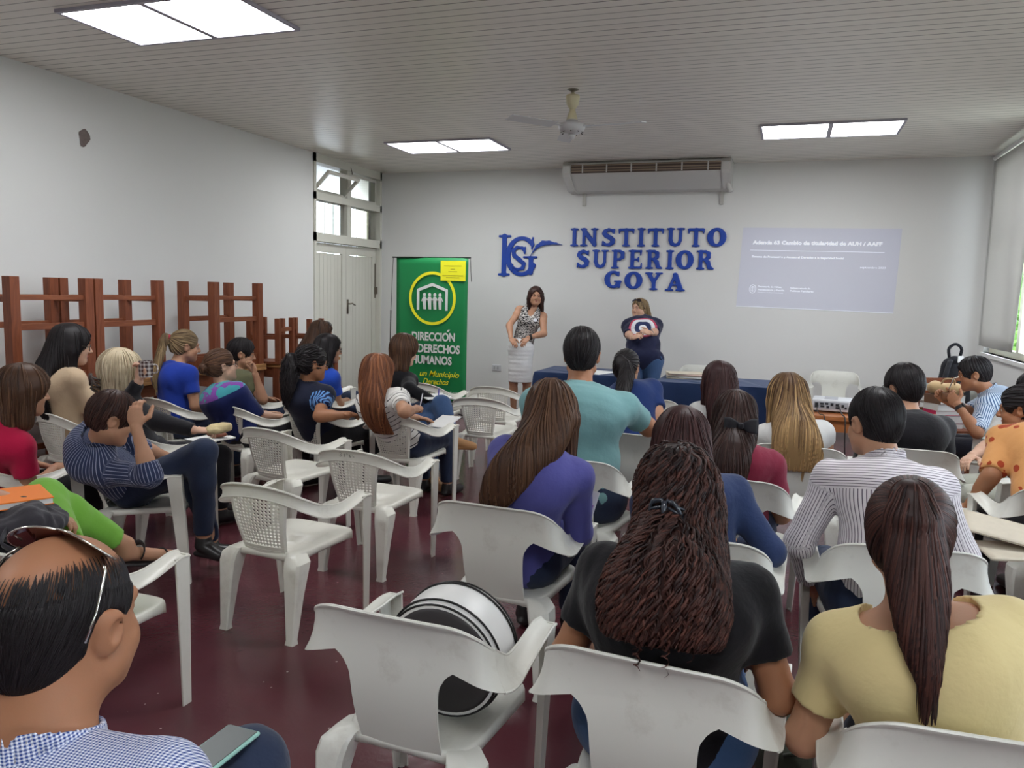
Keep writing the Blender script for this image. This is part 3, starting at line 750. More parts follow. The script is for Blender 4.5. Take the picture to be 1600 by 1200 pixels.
CHAIRS = [
 ('A1', 'A', -2.24, 3.26, -5, 'empty white lattice-backed armchair, the closest of the empty ones, standing in the open floor'),
 ('A2', 'A', -2.26, 4.13, -3, 'empty white lattice-backed armchair with pen scribbles on its top rail'),
 ('A3', 'A', -3.08, 4.50, -10, 'empty white lattice-backed armchair between the bent man in navy stripes and the scribbled chair'),
 ('A4', 'A', -2.66, 5.38, -5, 'white lattice-backed armchair with the woman in the black and white striped top on it'),
 ('A5', 'A', -3.42, 5.45, -12, 'white lattice-backed armchair under the woman with blue patterned sleeves and dark glasses'),
 ('A6', 'A', -3.95, 5.22, -12, 'white lattice-backed armchair under the older woman in a navy blouse with turquoise yoke'),
 ('A7', 'A', -4.63, 5.25, -15, 'white lattice-backed armchair under the blonde ponytailed woman in royal blue'),
 ('A8', 'A', -3.87, 4.12, -15, 'white lattice-backed armchair behind the bent man, holding the blonde woman in black'),
 ('A9', 'A', -3.37, 3.52, -60, 'white lattice-backed armchair turned sideways under the man in a navy striped shirt'),
 ('A10', 'A', -3.95, 3.12, -10, 'white lattice-backed armchair under the woman in the red top'),
 ('A11', 'A', -2.40, 2.15, 0, 'white armchair beyond the balding man, only its arm and front leg showing'),
 ('A12', 'A', -2.46, 6.55, 0, 'empty white lattice-backed armchair by the green banner, nearer of the two there'),
 ('A13', 'A', -2.62, 7.35, -4, 'empty white lattice-backed armchair by the skirt of the standing woman'),
 ('A14', 'A', -3.35, 7.3, -8, 'white armchair with sunglasses on the seat in front of the green banner'),
 ('A15', 'A', -3.3, 6.35, -10, 'white armchair under the woman in black writing on a notepad'),
 ('A16', 'A', -4.0, 6.3, -14, 'white armchair hidden behind the woman in bright blue with black hair'),
 ('A17', 'A', -4.5, 5.98, -16, 'white armchair under the short-haired person in olive'),
 ('A18', 'A', -4.55, 7.1, -16, 'white armchair under the woman with sunglasses on her hair by the door'),
 ('A19', 'A', -4.72, 4.35, -14, 'white armchair under the woman with very long dark hair by the stacked desks'),
 ('B1', 'B', -.93, 2.08, -3, 'empty solid-backed white armchair with the round black and white bag on it'),
 ('B2', 'B', -1.06, 3.20, -4, 'solid-backed white armchair of the woman in the violet-blue blazer'),
 ('B3', 'B', -.25, 2.07, -5, 'solid-backed white armchair of the curly-haired woman in black'),
 ('B4', 'B', .43, 2.00, 3, 'solid-backed white armchair of the ponytailed woman in yellow'),
 ('B5', 'B', .42, 3.28, 6, 'solid-backed white armchair of the man in the striped white shirt'),
 ('B6', 'B', -.26, 3.10, -4, 'solid-backed white armchair of the woman in the denim jacket'),
 ('B7', 'B', -.18, 4.12, -8, 'solid-backed white armchair of the woman with a bow in her hair'),
 ('B8', 'B', .12, 5.15, -4, 'solid-backed white armchair of the woman with long fair hair'),
 ('B9', 'B', -1.0, 4.22, -6, 'solid-backed white armchair of the man in the teal shirt'),
 ('B10', 'B', -1.05, 6.85, -4, 'empty solid-backed white armchair by the blue-covered tables'),
 ('B11', 'B', -.80, 5.10, -4, 'solid-backed white armchair of the ponytailed woman in navy'),
 ('B12', 'B', -.38, 5.85, -4, 'solid-backed white armchair of the dark-haired woman with a white sleeve'),
 ('B13', 'B', .72, 5.35, 0, 'solid-backed white armchair of the man with thick black hair in a black shirt'),
 ('B14', 'B', 1.72, 6.95, 62, 'white armchair of the man in blue stripes by the window'),
 ('B15', 'B', 1.33, 5.46, 108, 'white armchair of the person in white shirt and pale trousers'),
 ('B16', 'B', 1.30, 4.60, 10, 'solid-backed white armchair of the woman in orange leaves print'),
 ('B17', 'B', 1.55, 3.45, 40, 'white armchair of the person in black trousers holding newspapers'),
 ('B18', 'B', .57, 9.98, 180, 'white armchair facing the room behind the projector'),
 ('B19', 'B', -.98, 9.85, 178, 'white armchair facing the room behind the table with papers'),
 ('B20', 'B', 1.60, 9.0, 140, 'white armchair holding the black backpack in the corner by the window'),
 ('B21', 'B', -1.0, .84, 4, 'white armchair of the balding man in the blue checked shirt'),
]
# ------------------------------------------------------------------ white plastic armchairs: a lattice-backed and a solid-backed model
def plastic(name, c):
    m = mat(name, c, .38, .45, bump=.03, bscale=18)
    nt = m.node_tree; p = nt.nodes['Principled BSDF']; X, Y, Z, O = coords(nt)
    n = nt.nodes.new('ShaderNodeTexNoise'); n.inputs['Scale'].default_value = 7; n.inputs['Detail'].default_value = 8; n.inputs['Roughness'].default_value = .7
    nt.links.new(O, n.inputs['Vector'])
    f = nmath(nt, 'MULTIPLY', nmath(nt, 'MAXIMUM', nmath(nt, 'SUBTRACT', n.outputs['Fac'], .54), 0.0), 1.6)
    nt.links.new(nmix(nt, f, c, col(150, 138, 118)), p.inputs['Base Color'])
    return m
plA = plastic('white_lattice_plastic', col(226, 224, 214)); plB = plastic('white_solid_plastic', col(222, 222, 214))
mark_m = mat('pen_marks', col(80, 78, 74), .7)

def band_grid(U, L, n, rows=4, bow=.006):
    U = crom(U, n); L = crom(L, n); g = []
    du = np.gradient(U, axis=0)
    nn = np.cross(du, L - U); nn /= np.linalg.norm(nn, axis=1, keepdims=True)
    for v in np.linspace(0, 1, rows): g.append(U + (L - U) * v + nn * bow * math.sin(math.pi * v))
    return np.array(g)
def mir(g): return (g * np.array([-1, 1, 1]))[:, ::-1]

def leg_mesh(top, foot, w0, w1, inx, iny):
    """tapered L-section leg: corner runs top -> foot, flanges run inwards"""
    mb = MB(); t = .007; n = 6; prof = []
    for i in range(n):
        u = i / (n - 1); c = np.array(top) + (np.array(foot) - np.array(top)) * u
        c[0] += inx * -.0 ; wx = (w0[0] + (w1[0] - w0[0]) * u ** .8); wy = (w0[1] + (w1[1] - w0[1]) * u ** .8)
        a = lambda x, y: (c[0] + inx * x, c[1] + iny * y, c[2])
        prof.append([a(.003, 0), a(wx, 0), a(wx, t), a(t, t), a(t, wy), a(0, wy), a(0, .003)])
    vs = [p for r in prof for p in r]; k = 7; fs = []
    for i in range(n - 1):
        for j in range(k):
            q = (i * k + j, i * k + (j + 1) % k, (i + 1) * k + (j + 1) % k, (i + 1) * k + j)
            fs.append(q if inx * iny < 0 else q[::-1])
    e0 = tuple(range(k)); e1 = tuple((n - 1) * k + j for j in range(k))
    fs.append(e0[::-1] if inx * iny < 0 else e0); fs.append(e1 if inx * iny < 0 else e1[::-1])
    mb.add(vs, fs)
    mb.tube([(foot[0] + inx * .012, foot[1] + iny * .012, .006), (foot[0] + inx * .012, foot[1] + iny * .012, 0)], .012, 8)
    return mb

def post(pts, wx, wy, ch=.25):
    """leg of chamfered rectangular section through points; widths along x and y at each"""
    mb = MB(); vs = []; n = len(pts)
    for p, a, b in zip(pts, wx, wy):
        c = min(a, b) * ch
        for x, y in ((a - c, -b), (a, -b + c), (a, b - c), (a - c, b), (-a + c, b), (-a, b - c), (-a, -b + c), (-a + c, -b)): vs.append((p[0] + x, p[1] + y, p[2]))
    fs = [(i * 8 + j, i * 8 + (j + 1) % 8, (i + 1) * 8 + (j + 1) % 8, (i + 1) * 8 + j)[::-1] for i in range(n - 1) for j in range(8)]
    fs += [tuple(range(8)), tuple((n - 1) * 8 + j for j in range(7, -1, -1))]
    mb.add(vs, fs); return mb

def seat_mesh(m, zf, zr, wf, wr, yf, yr, drop, name='seat'):
    """dished seat with rounded corners and a turned-down skirt"""
    n = 40; rings = []
    def outline(t, k):
        c, s = math.cos(t), math.sin(t); e = .34
        x = math.copysign(abs(c) ** e, c); y = math.copysign(abs(s) ** e, s)
        u = (y + 1) / 2; w = wr + (wf - wr) * u; ym = (yf + yr) / 2; hy = (yf - yr) / 2
        return np.array([x * w * k, ym + y * hy * k, zr + (zf - zr) * u])
    spec = [(.02, -.016), (.3, -.015), (.6, -.010), (.85, -.002), (.95, 0), (.99, -.004), (1.0, -.014), (1.004, -drop), (.99, -drop), (.985, -.02), (.9, -.012), (.5, -.022), (.02, -.024)]
    vs = []; fs = []
    for k, dz in spec:
        for i in range(n):
            t = 2 * math.pi * i / n; p = outline(t, k)
            d = dz
            if dz == -drop: d = -drop * (.55 + .75 * max(0, abs(math.cos(2 * t)) * -1 + 1) * .6)
            vs.append((p[0], p[1], p[2] + d))
    for r in range(len(spec) - 1):
        for i in range(n): fs.append((r * n + i, (r + 1) * n + i, (r + 1) * n + (i + 1) % n, r * n + (i + 1) % n))
    fs.append(tuple(range(n))); fs.append(tuple((len(spec) - 1) * n + i for i in range(n - 1, -1, -1)))
    mb = MB(); mb.add(vs, fs); return mb

def make_chair_solid():
    r = thing('plastic_armchair', 'x', 'chair', (0, 0, 0), 0, 'solid-backed white plastic armchairs')
    U = [(0, -.285, .78), (.10, -.284, .78), (.19, -.276, .776), (.245, -.255, .752), (.268, -.20, .705), (.266, -.12, .655), (.254, -.04, .628), (.246, .07, .624), (.243, .17, .632), (.246, .225, .626)]
    L = [(0, -.258, .665), (.10, -.256, .66), (.18, -.258, .645), (.262, -.262, .625), (.308, -.215, .600), (.312, -.13, .582), (.306, -.04, .588), (.302, .07, .604), (.299, .17, .617), (.296, .228, .612)]
    k = 4
    n1 = 22; full = band_grid(U, L, 46, 5, .008)
    cut = 21
    half = full[:, :cut]                             # from the middle round to the shoulder of the arm
    back = np.concatenate([mir(half)[:, :-1], half], 1)
    mb = MB(); vs, fs = sheet(back, .006, plB, 'b'); mb.add(vs, fs)
    # rolled rim along the top edge
    rim = back[0]; mb.tube([p + np.array([0, -.003, -.002]) for p in rim], .005, 6)
    # centre panel: grows out of the lower edge of the band and runs down to the seat
    low = back[-1]; sel = low[np.abs(low[:, 0]) < .185]; wtop = np.abs(sel[:, 0]).max(); rows = []
    for i, v in enumerate(np.concatenate([np.linspace(0, .22, 9), np.linspace(.28, 1, 10)])):
        w = .136 - .010 * v + (wtop - .136) * math.exp(-v * 17)
        k = w / wtop; zt = sel[:, 2]; zb = .378
        row = np.stack([sel[:, 0] * k, sel[:, 1] * (1 - v) + (-.212 + .3 * (sel[:, 0] * k) ** 2) * v - .014 * math.sin(math.pi * v), zt + (zb - zt) * v - .016 * np.minimum(1, v * 12) * (1 - v) * (np.abs(sel[:, 0]) / wtop) ** 4], 1)
        rows.append(row)
    vs, fs = sheet(rows, .006, plB, 'p'); mb.add(vs, fs)
    mb.tube([(x, -.205 + .3 * x * x, .376) for x in np.linspace(-.13, .13, 9)], .007, 6)
    mb.obj('backrest', plB, r, True, 48)
    for s_ in (1, -1):
        a = full[:, cut - 1:]
        if s_ < 0: a = mir(a)
        mb = MB(); vs, fs = sheet(a, .006, plB, 'a'); mb.add(vs, fs); mb.tube([p for p in a[-1]], .0045, 6); mb.tube([p for p in a[0]], .0045, 6)
        mb.obj('armrest', plB, r, True, 48)
    seat_mesh(plB, .415, .392, .232, .195, .225, -.215, .055).obj('seat', plB, r, True)
    for sx in (1, -1):
        mb = leg_mesh((sx * .297, .225, .617), (sx * .262, .245, 0), (.05, .075), (.032, .045), -sx, -1); mb.obj('leg', plB, r, False, 40)
        post([(sx * .15, -.165, .392), (sx * .178, -.18, .385), (sx * .198, -.20, .36), (sx * .208, -.215, .32), (sx * .215, -.232, .22), (sx * .225, -.258, .02), (sx * .225, -.26, 0)], [.02, .035, .046, .046, .036, .022, .026], [.03, .045, .05, .046, .032, .018, .022]).obj('leg', plB, r, False, 35)
    return r

def make_chair_lattice():
    r = thing('plastic_armchair', 'x', 'chair', (0, 0, 0), 0, 'lattice-backed white plastic armchairs')
    U = [(0, -.280, .73), (.10, -.274, .725), (.19, -.25, .705), (.25, -.205, .672), (.27, -.14, .640), (.268, -.06, .618), (.258, .03, .606), (.25, .12, .612), (.246, .19, .624), (.246, .235, .62)]
    L = [(0, -.268, .668), (.10, -.262, .662), (.185, -.25, .645), (.26, -.215, .615), (.296, -.155, .585), (.304, -.06, .568), (.304, .03, .572), (.304, .12, .592), (.303, .19, .610), (.302, .235, .606)]
    full = band_grid(U, L, 46, 5, .010); cut = 21; half = full[:, :cut]
    back = np.concatenate([mir(half)[:, :-1], half], 1)
    mb = MB(); vs, fs = sheet(back, .006, plA, 'b'); mb.add(vs, fs)
    mb.tube([p + np.array([0, -.004, 0]) for p in back[0]], .006, 6); mb.tube([p for p in back[-1]], .0045, 6)
    mb.obj('backrest', plA, r, True, 48)
    # pierced panel with side rails
    def panel(u, v):
        w = .168 - .05 * v ** .8 + .004 * math.sin(3.1 * v)
        return np.array([u * w, -.262 + .05 * v - .012 * math.sin(math.pi * v) + .016 * u * u, .672 + (.405 - .672) * v])
    mb = MB(); nc, nr = 12, 14; u0, u1, v0, v1 = -.86, .86, .03, .93
    P = lambda i, j: panel(u0 + (u1 - u0) * i / nc, v0 + (v1 - v0) * j / nr)
    V = []; Fq = []; idx = {}
    def vid(i, j):
        key = (round(i, 3), round(j, 3))
        if key not in idx: idx[key] = len(V); V.append(P(i, j))
        return idx[key]
    for j in range(nr):
        for i in range(nc):
            c = [(i, j), (i + 1, j), (i + 1, j + 1), (i, j + 1)]; m4 = [(i + .5, j), (i + 1, j + .5), (i + .5, j + 1), (i, j + .5)]
            h = .41; hh = [(i + .5, j + .5 - h), (i + .5 + h, j + .5), (i + .5, j + .5 + h), (i + .5 - h, j + .5)]
            for q in range(4):
                Fq.append((vid(*c[q]), vid(*m4[q]), vid(*hh[q]), vid(*hh[q - 1]), vid(*m4[q - 1])))
    V = np.array(V); th = np.array([0, .005, .001])
    n = len(V); mb.add(list(V) + list(V + th), Fq + [tuple(n + k for k in f[::-1]) for f in Fq])
    # inner walls of the holes
    from collections import Counter
    ec = Counter()
    for f in Fq:
        for a, b in zip(f, f[1:] + f[:1]): ec[(a, b)] += 1
    wl = [(b, a, a + n, b + n) for (a, b) in ec if (b, a) not in ec]
    mb.f += wl; mb.mi += [0] * len(wl)
    mb.obj('lattice_panel', plA, r, False)
    mb = MB()
    for s_ in (1, -1):
        g = [[panel(s_ * u, v) + np.array([0, .012 if k in (0, 3) else -.002, 0]) for k, u in enumerate((.84, .86, .97, 1.0))] for v in np.linspace(0, 1, 14)]
        if s_ < 0: g = [x[::-1] for x in g]
        vs, fs = sheet(g, .005, plA, 'r'); mb.add(vs, fs)
    for v_a, v_b in ((.91, .97), (.98, 1.06)):
        g = [[panel(u, v) + np.array([0, -.002, 0]) for u in np.linspace(-1, 1, 10)] for v in (v_a, v_b)]; vs, fs = sheet(g, .007, plA, 'x'); mb.add(vs, fs)
    mb.obj('back_rail', plA, r, True, 40)
    for s_ in (1, -1):
        a = full[:, cut - 1:]
        if s_ < 0: a = mir(a)
        mb = MB(); vs, fs = sheet(a, .006, plA, 'a'); mb.add(vs, fs); mb.tube([p for p in a[-1]], .0045, 6); mb.tube([p for p in a[0]], .0045, 6)
        mb.obj('armrest', plA, r, True, 48)
    seat_mesh(plA, .425, .40, .232, .19, .235, -.215, .05).obj('seat', plA, r, True)
    for sx in (1, -1):
        leg_mesh((sx * .303, .235, .613), (sx * .270, .265, 0), (.052, .075), (.032, .046), -sx, -1).obj('leg', plA, r, False, 40)
        post([(sx * .15, -.165, .402), (sx * .168, -.18, .395), (sx * .185, -.195, .37), (sx * .19, -.21, .33), (sx * .193, -.228, .22), (sx * .196, -.252, .02), (sx * .196, -.254, 0)], [.02, .035, .046, .045, .036, .022, .025], [.03, .045, .05, .046, .032, .018, .022]).obj('leg', plA, r, False, 35)
    return r

CH = {}
lat = make_chair_lattice(); sol = make_chair_solid()
_used = set()
def chair(key, kind, x, y, yaw, label, group=None):
    src = lat if kind == 'A' else sol
    g = group or ('lattice-backed white plastic armchairs' if kind == 'A' else 'solid-backed white plastic armchairs')
    if kind not in _used:
        _used.add(kind); src.location = (x, y, 0); src.rotation_euler = (0, 0, math.radians(yaw)); src['label'] = label; o = src
    else: o = dup(src, (x, y, 0), math.radians(yaw), label, g)
    CH[key] = (np.array([x, y]), math.radians(yaw)); return o
for a in CHAIRS: chair(*a)
# scribbles on two chair backs
mb = MB()
# ------------------------------------------------------------------ people
def skin(name, c): return mat(name, c, .5, .35, sss=.12, bump=.03, bscale=140, var=.06, vscale=9)
SK = {'fair': skin('skin_fair', col(206, 164, 140)), 'mid': skin('skin_mid', col(184, 138, 110)), 'tan': skin('skin_tan', col(164, 114, 84)), 'brown': skin('skin_brown', col(150, 104, 80))}
lip_m = mat('lips', col(176, 98, 92), .45); brow_m = mat('eyebrow_hair', col(52, 36, 30), .8)
eye_w = mat('eye_white', col(196, 184, 174), .3); eye_i = mat('eye_iris', col(40, 26, 20), .15)

def hair_mat(name, c1, c2, rough=.5):
    m = mat(name, c1, rough, .28)
    nt = m.node_tree; p = nt.nodes['Principled BSDF']; a = nt.nodes.new('ShaderNodeAttribute'); a.attribute_name = 'tone'
    nt.links.new(nmix(nt, a.outputs['Fac'], c1, c2), p.inputs['Base Color'])
    p.inputs['Anisotropic'].default_value = .6
    return m
def cloth(name, c, bump=.25, rough=.85, var=.08): return mat(name, c, rough, .15, bump=bump, bscale=34, var=var, vscale=5, sheen=.15)
def patterned(name, base, fn):
    m = cloth(name, base); nt = m.node_tree; p = nt.nodes['Principled BSDF']; X, Y, Z, O = coords(nt)
    nt.links.new(fn(nt, X, Y, Z, O), p.inputs['Base Color']); return m

def unit(v): v = np.array(v, float); return v / max(np.linalg.norm(v), 1e-9)
def ik(S, T, l1, l2, pole):
    d = np.array(T, float) - S; D = min(np.linalg.norm(d), .985 * (l1 + l2)); u = unit(d); T = S + u * D
    a = (l1 * l1 - l2 * l2 + D * D) / (2 * D); h = math.sqrt(max(l1 * l1 - a * a, 0)); pl = np.array(pole, float); pl = unit(pl - u * (pl @ u))
    return S + u * a + pl * h, T

def hand_prims(W, d, n, side, curl=.5, s=1.0, spread=.12, thumb=.5):
    """palm and five fingers: W wrist, d finger direction, n palm normal, side = direction to the thumb"""
    d = unit(d); n = unit(np.array(n) - d * (np.array(n) @ d)); t = unit(np.array(side) - d * (np.array(side) @ d) - n * (np.array(side) @ n))
    R = np.stack([t, d, n], 1); pr = [ell(W + d * .048 * s, (.041 * s, .056 * s, .0165 * s), R), cap(W - d * .02, W + d * .03 * s, .025 * s, .03 * s, (n, .62))]
    fl = [(.027, .070, .0088), (.0095, .079, .0092), (-.0085, .073, .0088), (-.026, .057, .0078)]
    for i, (o, L, r) in enumerate(fl):
        b = W + (d * .088 + t * o - d * (.008 if i == 3 else 0)) * s; dd = unit(d + t * o * spread * 30 * .3); p = b; ang = curl * .55
        pr.append(cap(W + d * .055 * s + t * o * s * .8, b, r * s * 1.1, r * s * 1.08))
        for k, f in enumerate((.44, .32, .26)):
            q = p + (dd * math.cos(ang) + n * math.sin(ang)) * L * f * s
            pr.append(cap(p, q, r * s * (1 - .1 * k), r * s * (.92 - .1 * k))); p = q; ang += curl * (.75 + .12 * i)
    b = W + (d * .02 + t * .03 + n * .006) * s; d1 = unit(t * .75 + d * .65 + n * .2 * thumb); q = b + d1 * .042 * s; d2 = unit(d1 * .4 + d * .8 + n * .55 * thumb); e = q + d2 * .032 * s; d3 = unit(d2 + d * .3 + n * .3 * thumb)
    pr += [cap(W + d * .01, q, .015 * s, .0125 * s), cap(q, e, .0115 * s, .0105 * s), cap(e, e + d3 * .022 * s, .0102 * s, .0085 * s)]
    return pr

def head_prims(c, R, s, chubby=1.0):
    P = lambda x, y, z: c + R @ (np.array([x, y, z]) * s)
    E = lambda x, y, z, a, b, d, R2=None: ell(P(x, y, z), (a * s, b * s, d * s), R if R2 is None else R @ R2)
    K = lambda a, b, ra, rb: cap(P(*a), P(*b), ra * s, rb * s)
    add = [(E(0, -.012, .03, .076, .099, .090), .0), (E(0, .028, -.035, .060 * chubby, .064, .085), .03), (K((0, .03, -.055), (0, .064, -.092), .048 * chubby, .021), .03),
           (E(.036, .06, -.035, .026 * chubby, .026, .03), .02), (E(-.036, .06, -.035, .026 * chubby, .026, .03), .02),
           (K((-.036, .081, .022), (.036, .081, .022), .011, .011), .016), (K((0, .086, .016), (0, .109, -.026), .007, .0115), .010),
           (E(.010, .098, -.030, .009, .010, .008), .006), (E(-.010, .098, -.030, .009, .010, .008), .006),
           (K((-.05, .02, -.06), (-.02, .07, -.09), .02 * chubby, .018), .03), (K((.05, .02, -.06), (.02, .07, -.09), .02 * chubby, .018), .03)]
    cut = [(E(.031, .098, .004, .016, .013, .010), .012), (E(-.031, .098, .004, .016, .013, .010), .012)]
    post = [(E(.031, .078, .004, .0125, .0125, .0115), .003), (E(-.031, .078, .004, .0125, .0125, .0115), .003),
            (K((-.02, .083, -.059), (.02, .083, -.059), .0075, .0075), .006), (K((-.015, .083, -.070), (.015, .083, -.070), .008, .008), .005)]
    for sx in (1, -1):
        Re = rotm(-sx * .35, 0, sx * .12)
        post += [(E(sx * .079, -.008, -.004, .009, .022, .033, Re), .006), (E(sx * .081, -.012, .012, .008, .022, .018, Re), .004)]
    cut2 = [(E(sx * .089, -.002, -.002, .007, .011, .017), .004) for sx in (1, -1)]
    return add, cut, post, cut2

def trace(vol, seeds, flow, n, step, lift, zfree=-9):
    P = seeds.copy(); out = [P]; nr = []; vp = None
    for i in range(n):
        g = vol.grad(P); v = flow(P); v = v - g * (v * g).sum(1, keepdims=True); v /= np.maximum(np.linalg.norm(v, axis=1, keepdims=True), 1e-6)
        fr = (P[:, 2] < zfree)[:, None]
        if vp is not None: v = np.where(fr, vp * .9 + np.array([0, 0, -.1]), v)
        P = P + v * step * np.where(fr, .42, 1.0); g2 = vol.grad(P); P = np.where(fr, P, P - g2 * (vol.sample(P)[:, None] - lift)); g = np.where(fr, g, g2); vp = v
        out.append(P); nr.append(g)
    nr.append(nr[-1]); return np.stack(out, 1), np.stack(nr, 1)          # (N, n+1, 3)

def strands_mesh(T, NR, width, thick, rng):
    """flattened tapering locks along traced paths"""
    N, K = T.shape[:2]
    tg = np.gradient(T, axis=1); sd = np.cross(tg, NR); sd /= np.maximum(np.linalg.norm(sd, axis=2, keepdims=True), 1e-9)
    taper = np.sin(np.linspace(.35, math.pi - .12, K)) ** .6
    w = (width * (.6 + .8 * rng.rand(N)))[:, None, None] * taper[None, :, None]; h = w * thick
    ring = np.stack([T + sd * w, T + NR * h, T - sd * w, T - NR * h * .6], 2)   # N,K,4,3
    V = ring.reshape(-1, 3); b = (np.arange(N) * K * 4)[:, None, None, None] + (np.arange(K - 1) * 4)[None, :, None, None]
    j = np.arange(4)[None, None, :, None]
    Q = np.concatenate([b + j, b + (j + 1) % 4, b + 4 + (j + 1) % 4, b + 4 + j], 3).reshape(-1, 4)
    return V, Q[:, ::-1]

def hair_build(name, st, H, R, s, N, up, f, sx, spine, hm, root, seed, h=.008, backoff=.135, cover=None):
    """st: style dictionary"""
    rng = np.random.RandomState(seed); k = st['k']
    P = lambda x, y, z: H + R @ (np.array([x, y, z]) * s)
    t = st.get('t', .014) * s
    capE = [ell(P(0, -.014, .032), (.079 * s + t, .102 * s + t, .092 * s + t), R), ell(P(0, -.045, -.01), (.070 * s + t * .8, .066 * s + t * .8, .08 * s + t * .5), R)]
    if k in ('short', 'balding'): capE = [ell(P(0, -.014, .032), (.079 * s + t * .45, .102 * s + t * .75, .092 * s + t), R), ell(P(0, -.045, -.01), (.062 * s, .066 * s + t * .3, .08 * s), R)]
    extra = []; tail = []; kk = .02
    crown = P(*st.get('crown', (0, -.03, .13)))
    def backpt(z, off, dxx=0.0):
        """a point just behind the spine at height z"""
        zs = spine[:, 2]; i = np.argsort(zs); x = np.interp(z, zs[i], spine[i, 0]); y = np.interp(z, zs[i], spine[i, 1])
        p = np.array([x, y, z]) + sx * dxx; bk = unit(np.array([-f[0], -f[1], 0]))
        if cover is not None:
            for j in range(80):
                e = cover.sample(np.array([p + bk * .005 * j, p + bk * .005 * j + sx * .05, p + bk * .005 * j - sx * .05])).min()
                if e > .004 and j > 4: return p + bk * (.005 * j + off - .128)
        return p + bk * off
    bkd = unit(np.array([-f[0], -f[1], 0])); lat = unit(np.array([sx[0], sx[1], 0]))
    def drape(b0, zz, dx, off):
        """hair hanging from b0 over the most prominent part of the back, like a taut sheet"""
        req = [(b0[2], float(b0 @ bkd))]; ll = []
        for i, z in enumerate(zz):
            u = (i + 1) / len(zz); q = backpt(z, off, dx * u); req.append((z, float(q @ bkd) if z < N[2] - .01 else -9)); ll.append(float(q @ lat))
        hull = [req[0]]
        for p in req[1:]:
            if p[1] < -5: continue
            while len(hull) > 1 and (p[1] - hull[-2][1]) * (hull[-2][0] - hull[-1][0]) >= (hull[-1][1] - hull[-2][1]) * (hull[-2][0] - p[0]): hull.pop()
            hull.append(p)
        hz_ = np.array([p[0] for p in hull])[::-1]; hr_ = np.array([p[1] for p in hull])[::-1]; out = []; l0 = float(b0 @ lat)
        for i, z in enumerate(zz):
            m = min(1.0, (b0[2] - z) / max(b0[2] - N[2] + .05, .05)); m = m * m * (3 - 2 * m); r_ = float(np.interp(z, hz_, hr_))
            out.append(bkd * r_ + lat * (l0 + (ll[i] - l0) * m) + np.array([0, 0, z]))
        return out
    if k in ('long', 'curly'):
        L = st.get('len', .45); w = st.get('w', .085); dx = st.get('dx', 0.0)
        a = P(0, -.045, .03); b = P(0, -.06, -.06); zend = H[2] - L
        nz = 12; zz = np.linspace(b[2] - .03, zend, nz); pts = [a, b]
        pts += drape(b, zz, dx, backoff); pts = smooth_path(pts, 3)
        rr = [.078 * s + t, .080 * s + t] + [w * (1 + st.get('flare', .12) * math.sin(math.pi * u)) * (1 - (1 - st.get('tip', .55)) * u ** 2.4) for u in np.linspace(0, 1, nz)]
        rr = rr[:2] + [r_ + (.080 * s + t - r_) * (1 - min(1, i / (nz * .75))) ** 1.3 for i, r_ in enumerate(rr[2:])]
        rr = [float(x[0]) for x in smooth_path([np.array([x]) for x in rr], 2)]
        th = st.get('thick', .36)
        for i in range(len(pts) - 1):
            fl = .85 + (th - .85) * min(1, i / 5); tail.append(cap(pts[i], pts[i + 1], rr[i], rr[i + 1], (f, fl)))
        if st.get('sides', True):
            for q in (1, -1):
                e = P(q * .072, .005, -.03); tail.append(cap(P(q * .062, .0, .03), e, .032 * s + t * .4, .034 * s)); 
                l2 = st.get('side_len', .16); g2 = e + np.array([0, 0, -l2]) + sx * q * .015 - f * .03; tail.append(cap(e, g2, .036 * s, .022))
    elif k == 'bob':
        L = st.get('len', .17)
        for q in (1, -1):
            tail.append(cap(P(q * .06, -.01, .02), P(q * .068, .0, -L * .75), .04 * s + t * .5, .038 * s, (R @ np.array([q, .3, 0]), .8)))
        tail.append(cap(P(0, -.05, 0), P(0, -.062, -L), .074 * s + t, .07 * s, (R @ np.array([0, 1, 0]), .62)))
    elif k == 'pony':
        tz = st.get('tie', .03); tie = P(0, -.118, tz); L = st.get('len', .4); w = st.get('w', .034); dx = st.get('dx', 0)
        o = P(0, -.155, tz + .012)
        pts = [tie, o]
        pts += drape(o, [o[2] - L * u for u in np.linspace(.12, 1, 11)], dx, backoff + .006); pts = pts[:2] + smooth_path(pts[1:], 2)[1:]
        rr = [w * .55, w * .8] + [w * (1.0 + .25 * math.sin(math.pi * u)) * (1 - .75 * u ** 3) for u in np.linspace(.12, 1, 11)]
        tail = [cap(pts[i], pts[i + 1], rr[i], rr[i + 1], (f, .62) if i > 1 else None) for i in range(len(pts) - 1)]
        kk = .008
    elif k == 'bun':
        extra = [ell(P(0, -.125, st.get('tie', .0)), (.045 * s, .038 * s, .042 * s), R)]; kk = .008
    v = Vol(capE + extra + tail, h, .03)
    v.add(capE, .02)
    # keep the face, ears and nape clear
    fz = st.get('line', .0)
    v.cut([ell(P(0, .118, -.045 + fz), (.068 * s, .088 * s, .118 * s), R), ell(P(0, .06, -.12), (.062 * s, .085 * s, .09 * s), R)], .012)
    if k in ('short', 'pony', 'bun', 'balding'):
        for q in (1, -1): v.cut([ell(P(q * .09, .012, -.02), (.03 * s, .034 * s, .042 * s), R)], .008)
        v.plane(P(0, -.05, st.get('nape', -.075)), R @ np.array([0, -.35, -1.0]))
        for q in (1, -1):
            v.cut([ell(P(q * .1, .075, -.05), (.05 * s, .06 * s, .075 * s), R)], .01)
            if k in ('short', 'balding'): v.cut([ell(P(q * .092, .0, -.018), (.036 * s, .042 * s, .046 * s), R), ell(P(q * .095, -.03, -.085), (.05 * s, .06 * s, .045 * s), R)], .008)
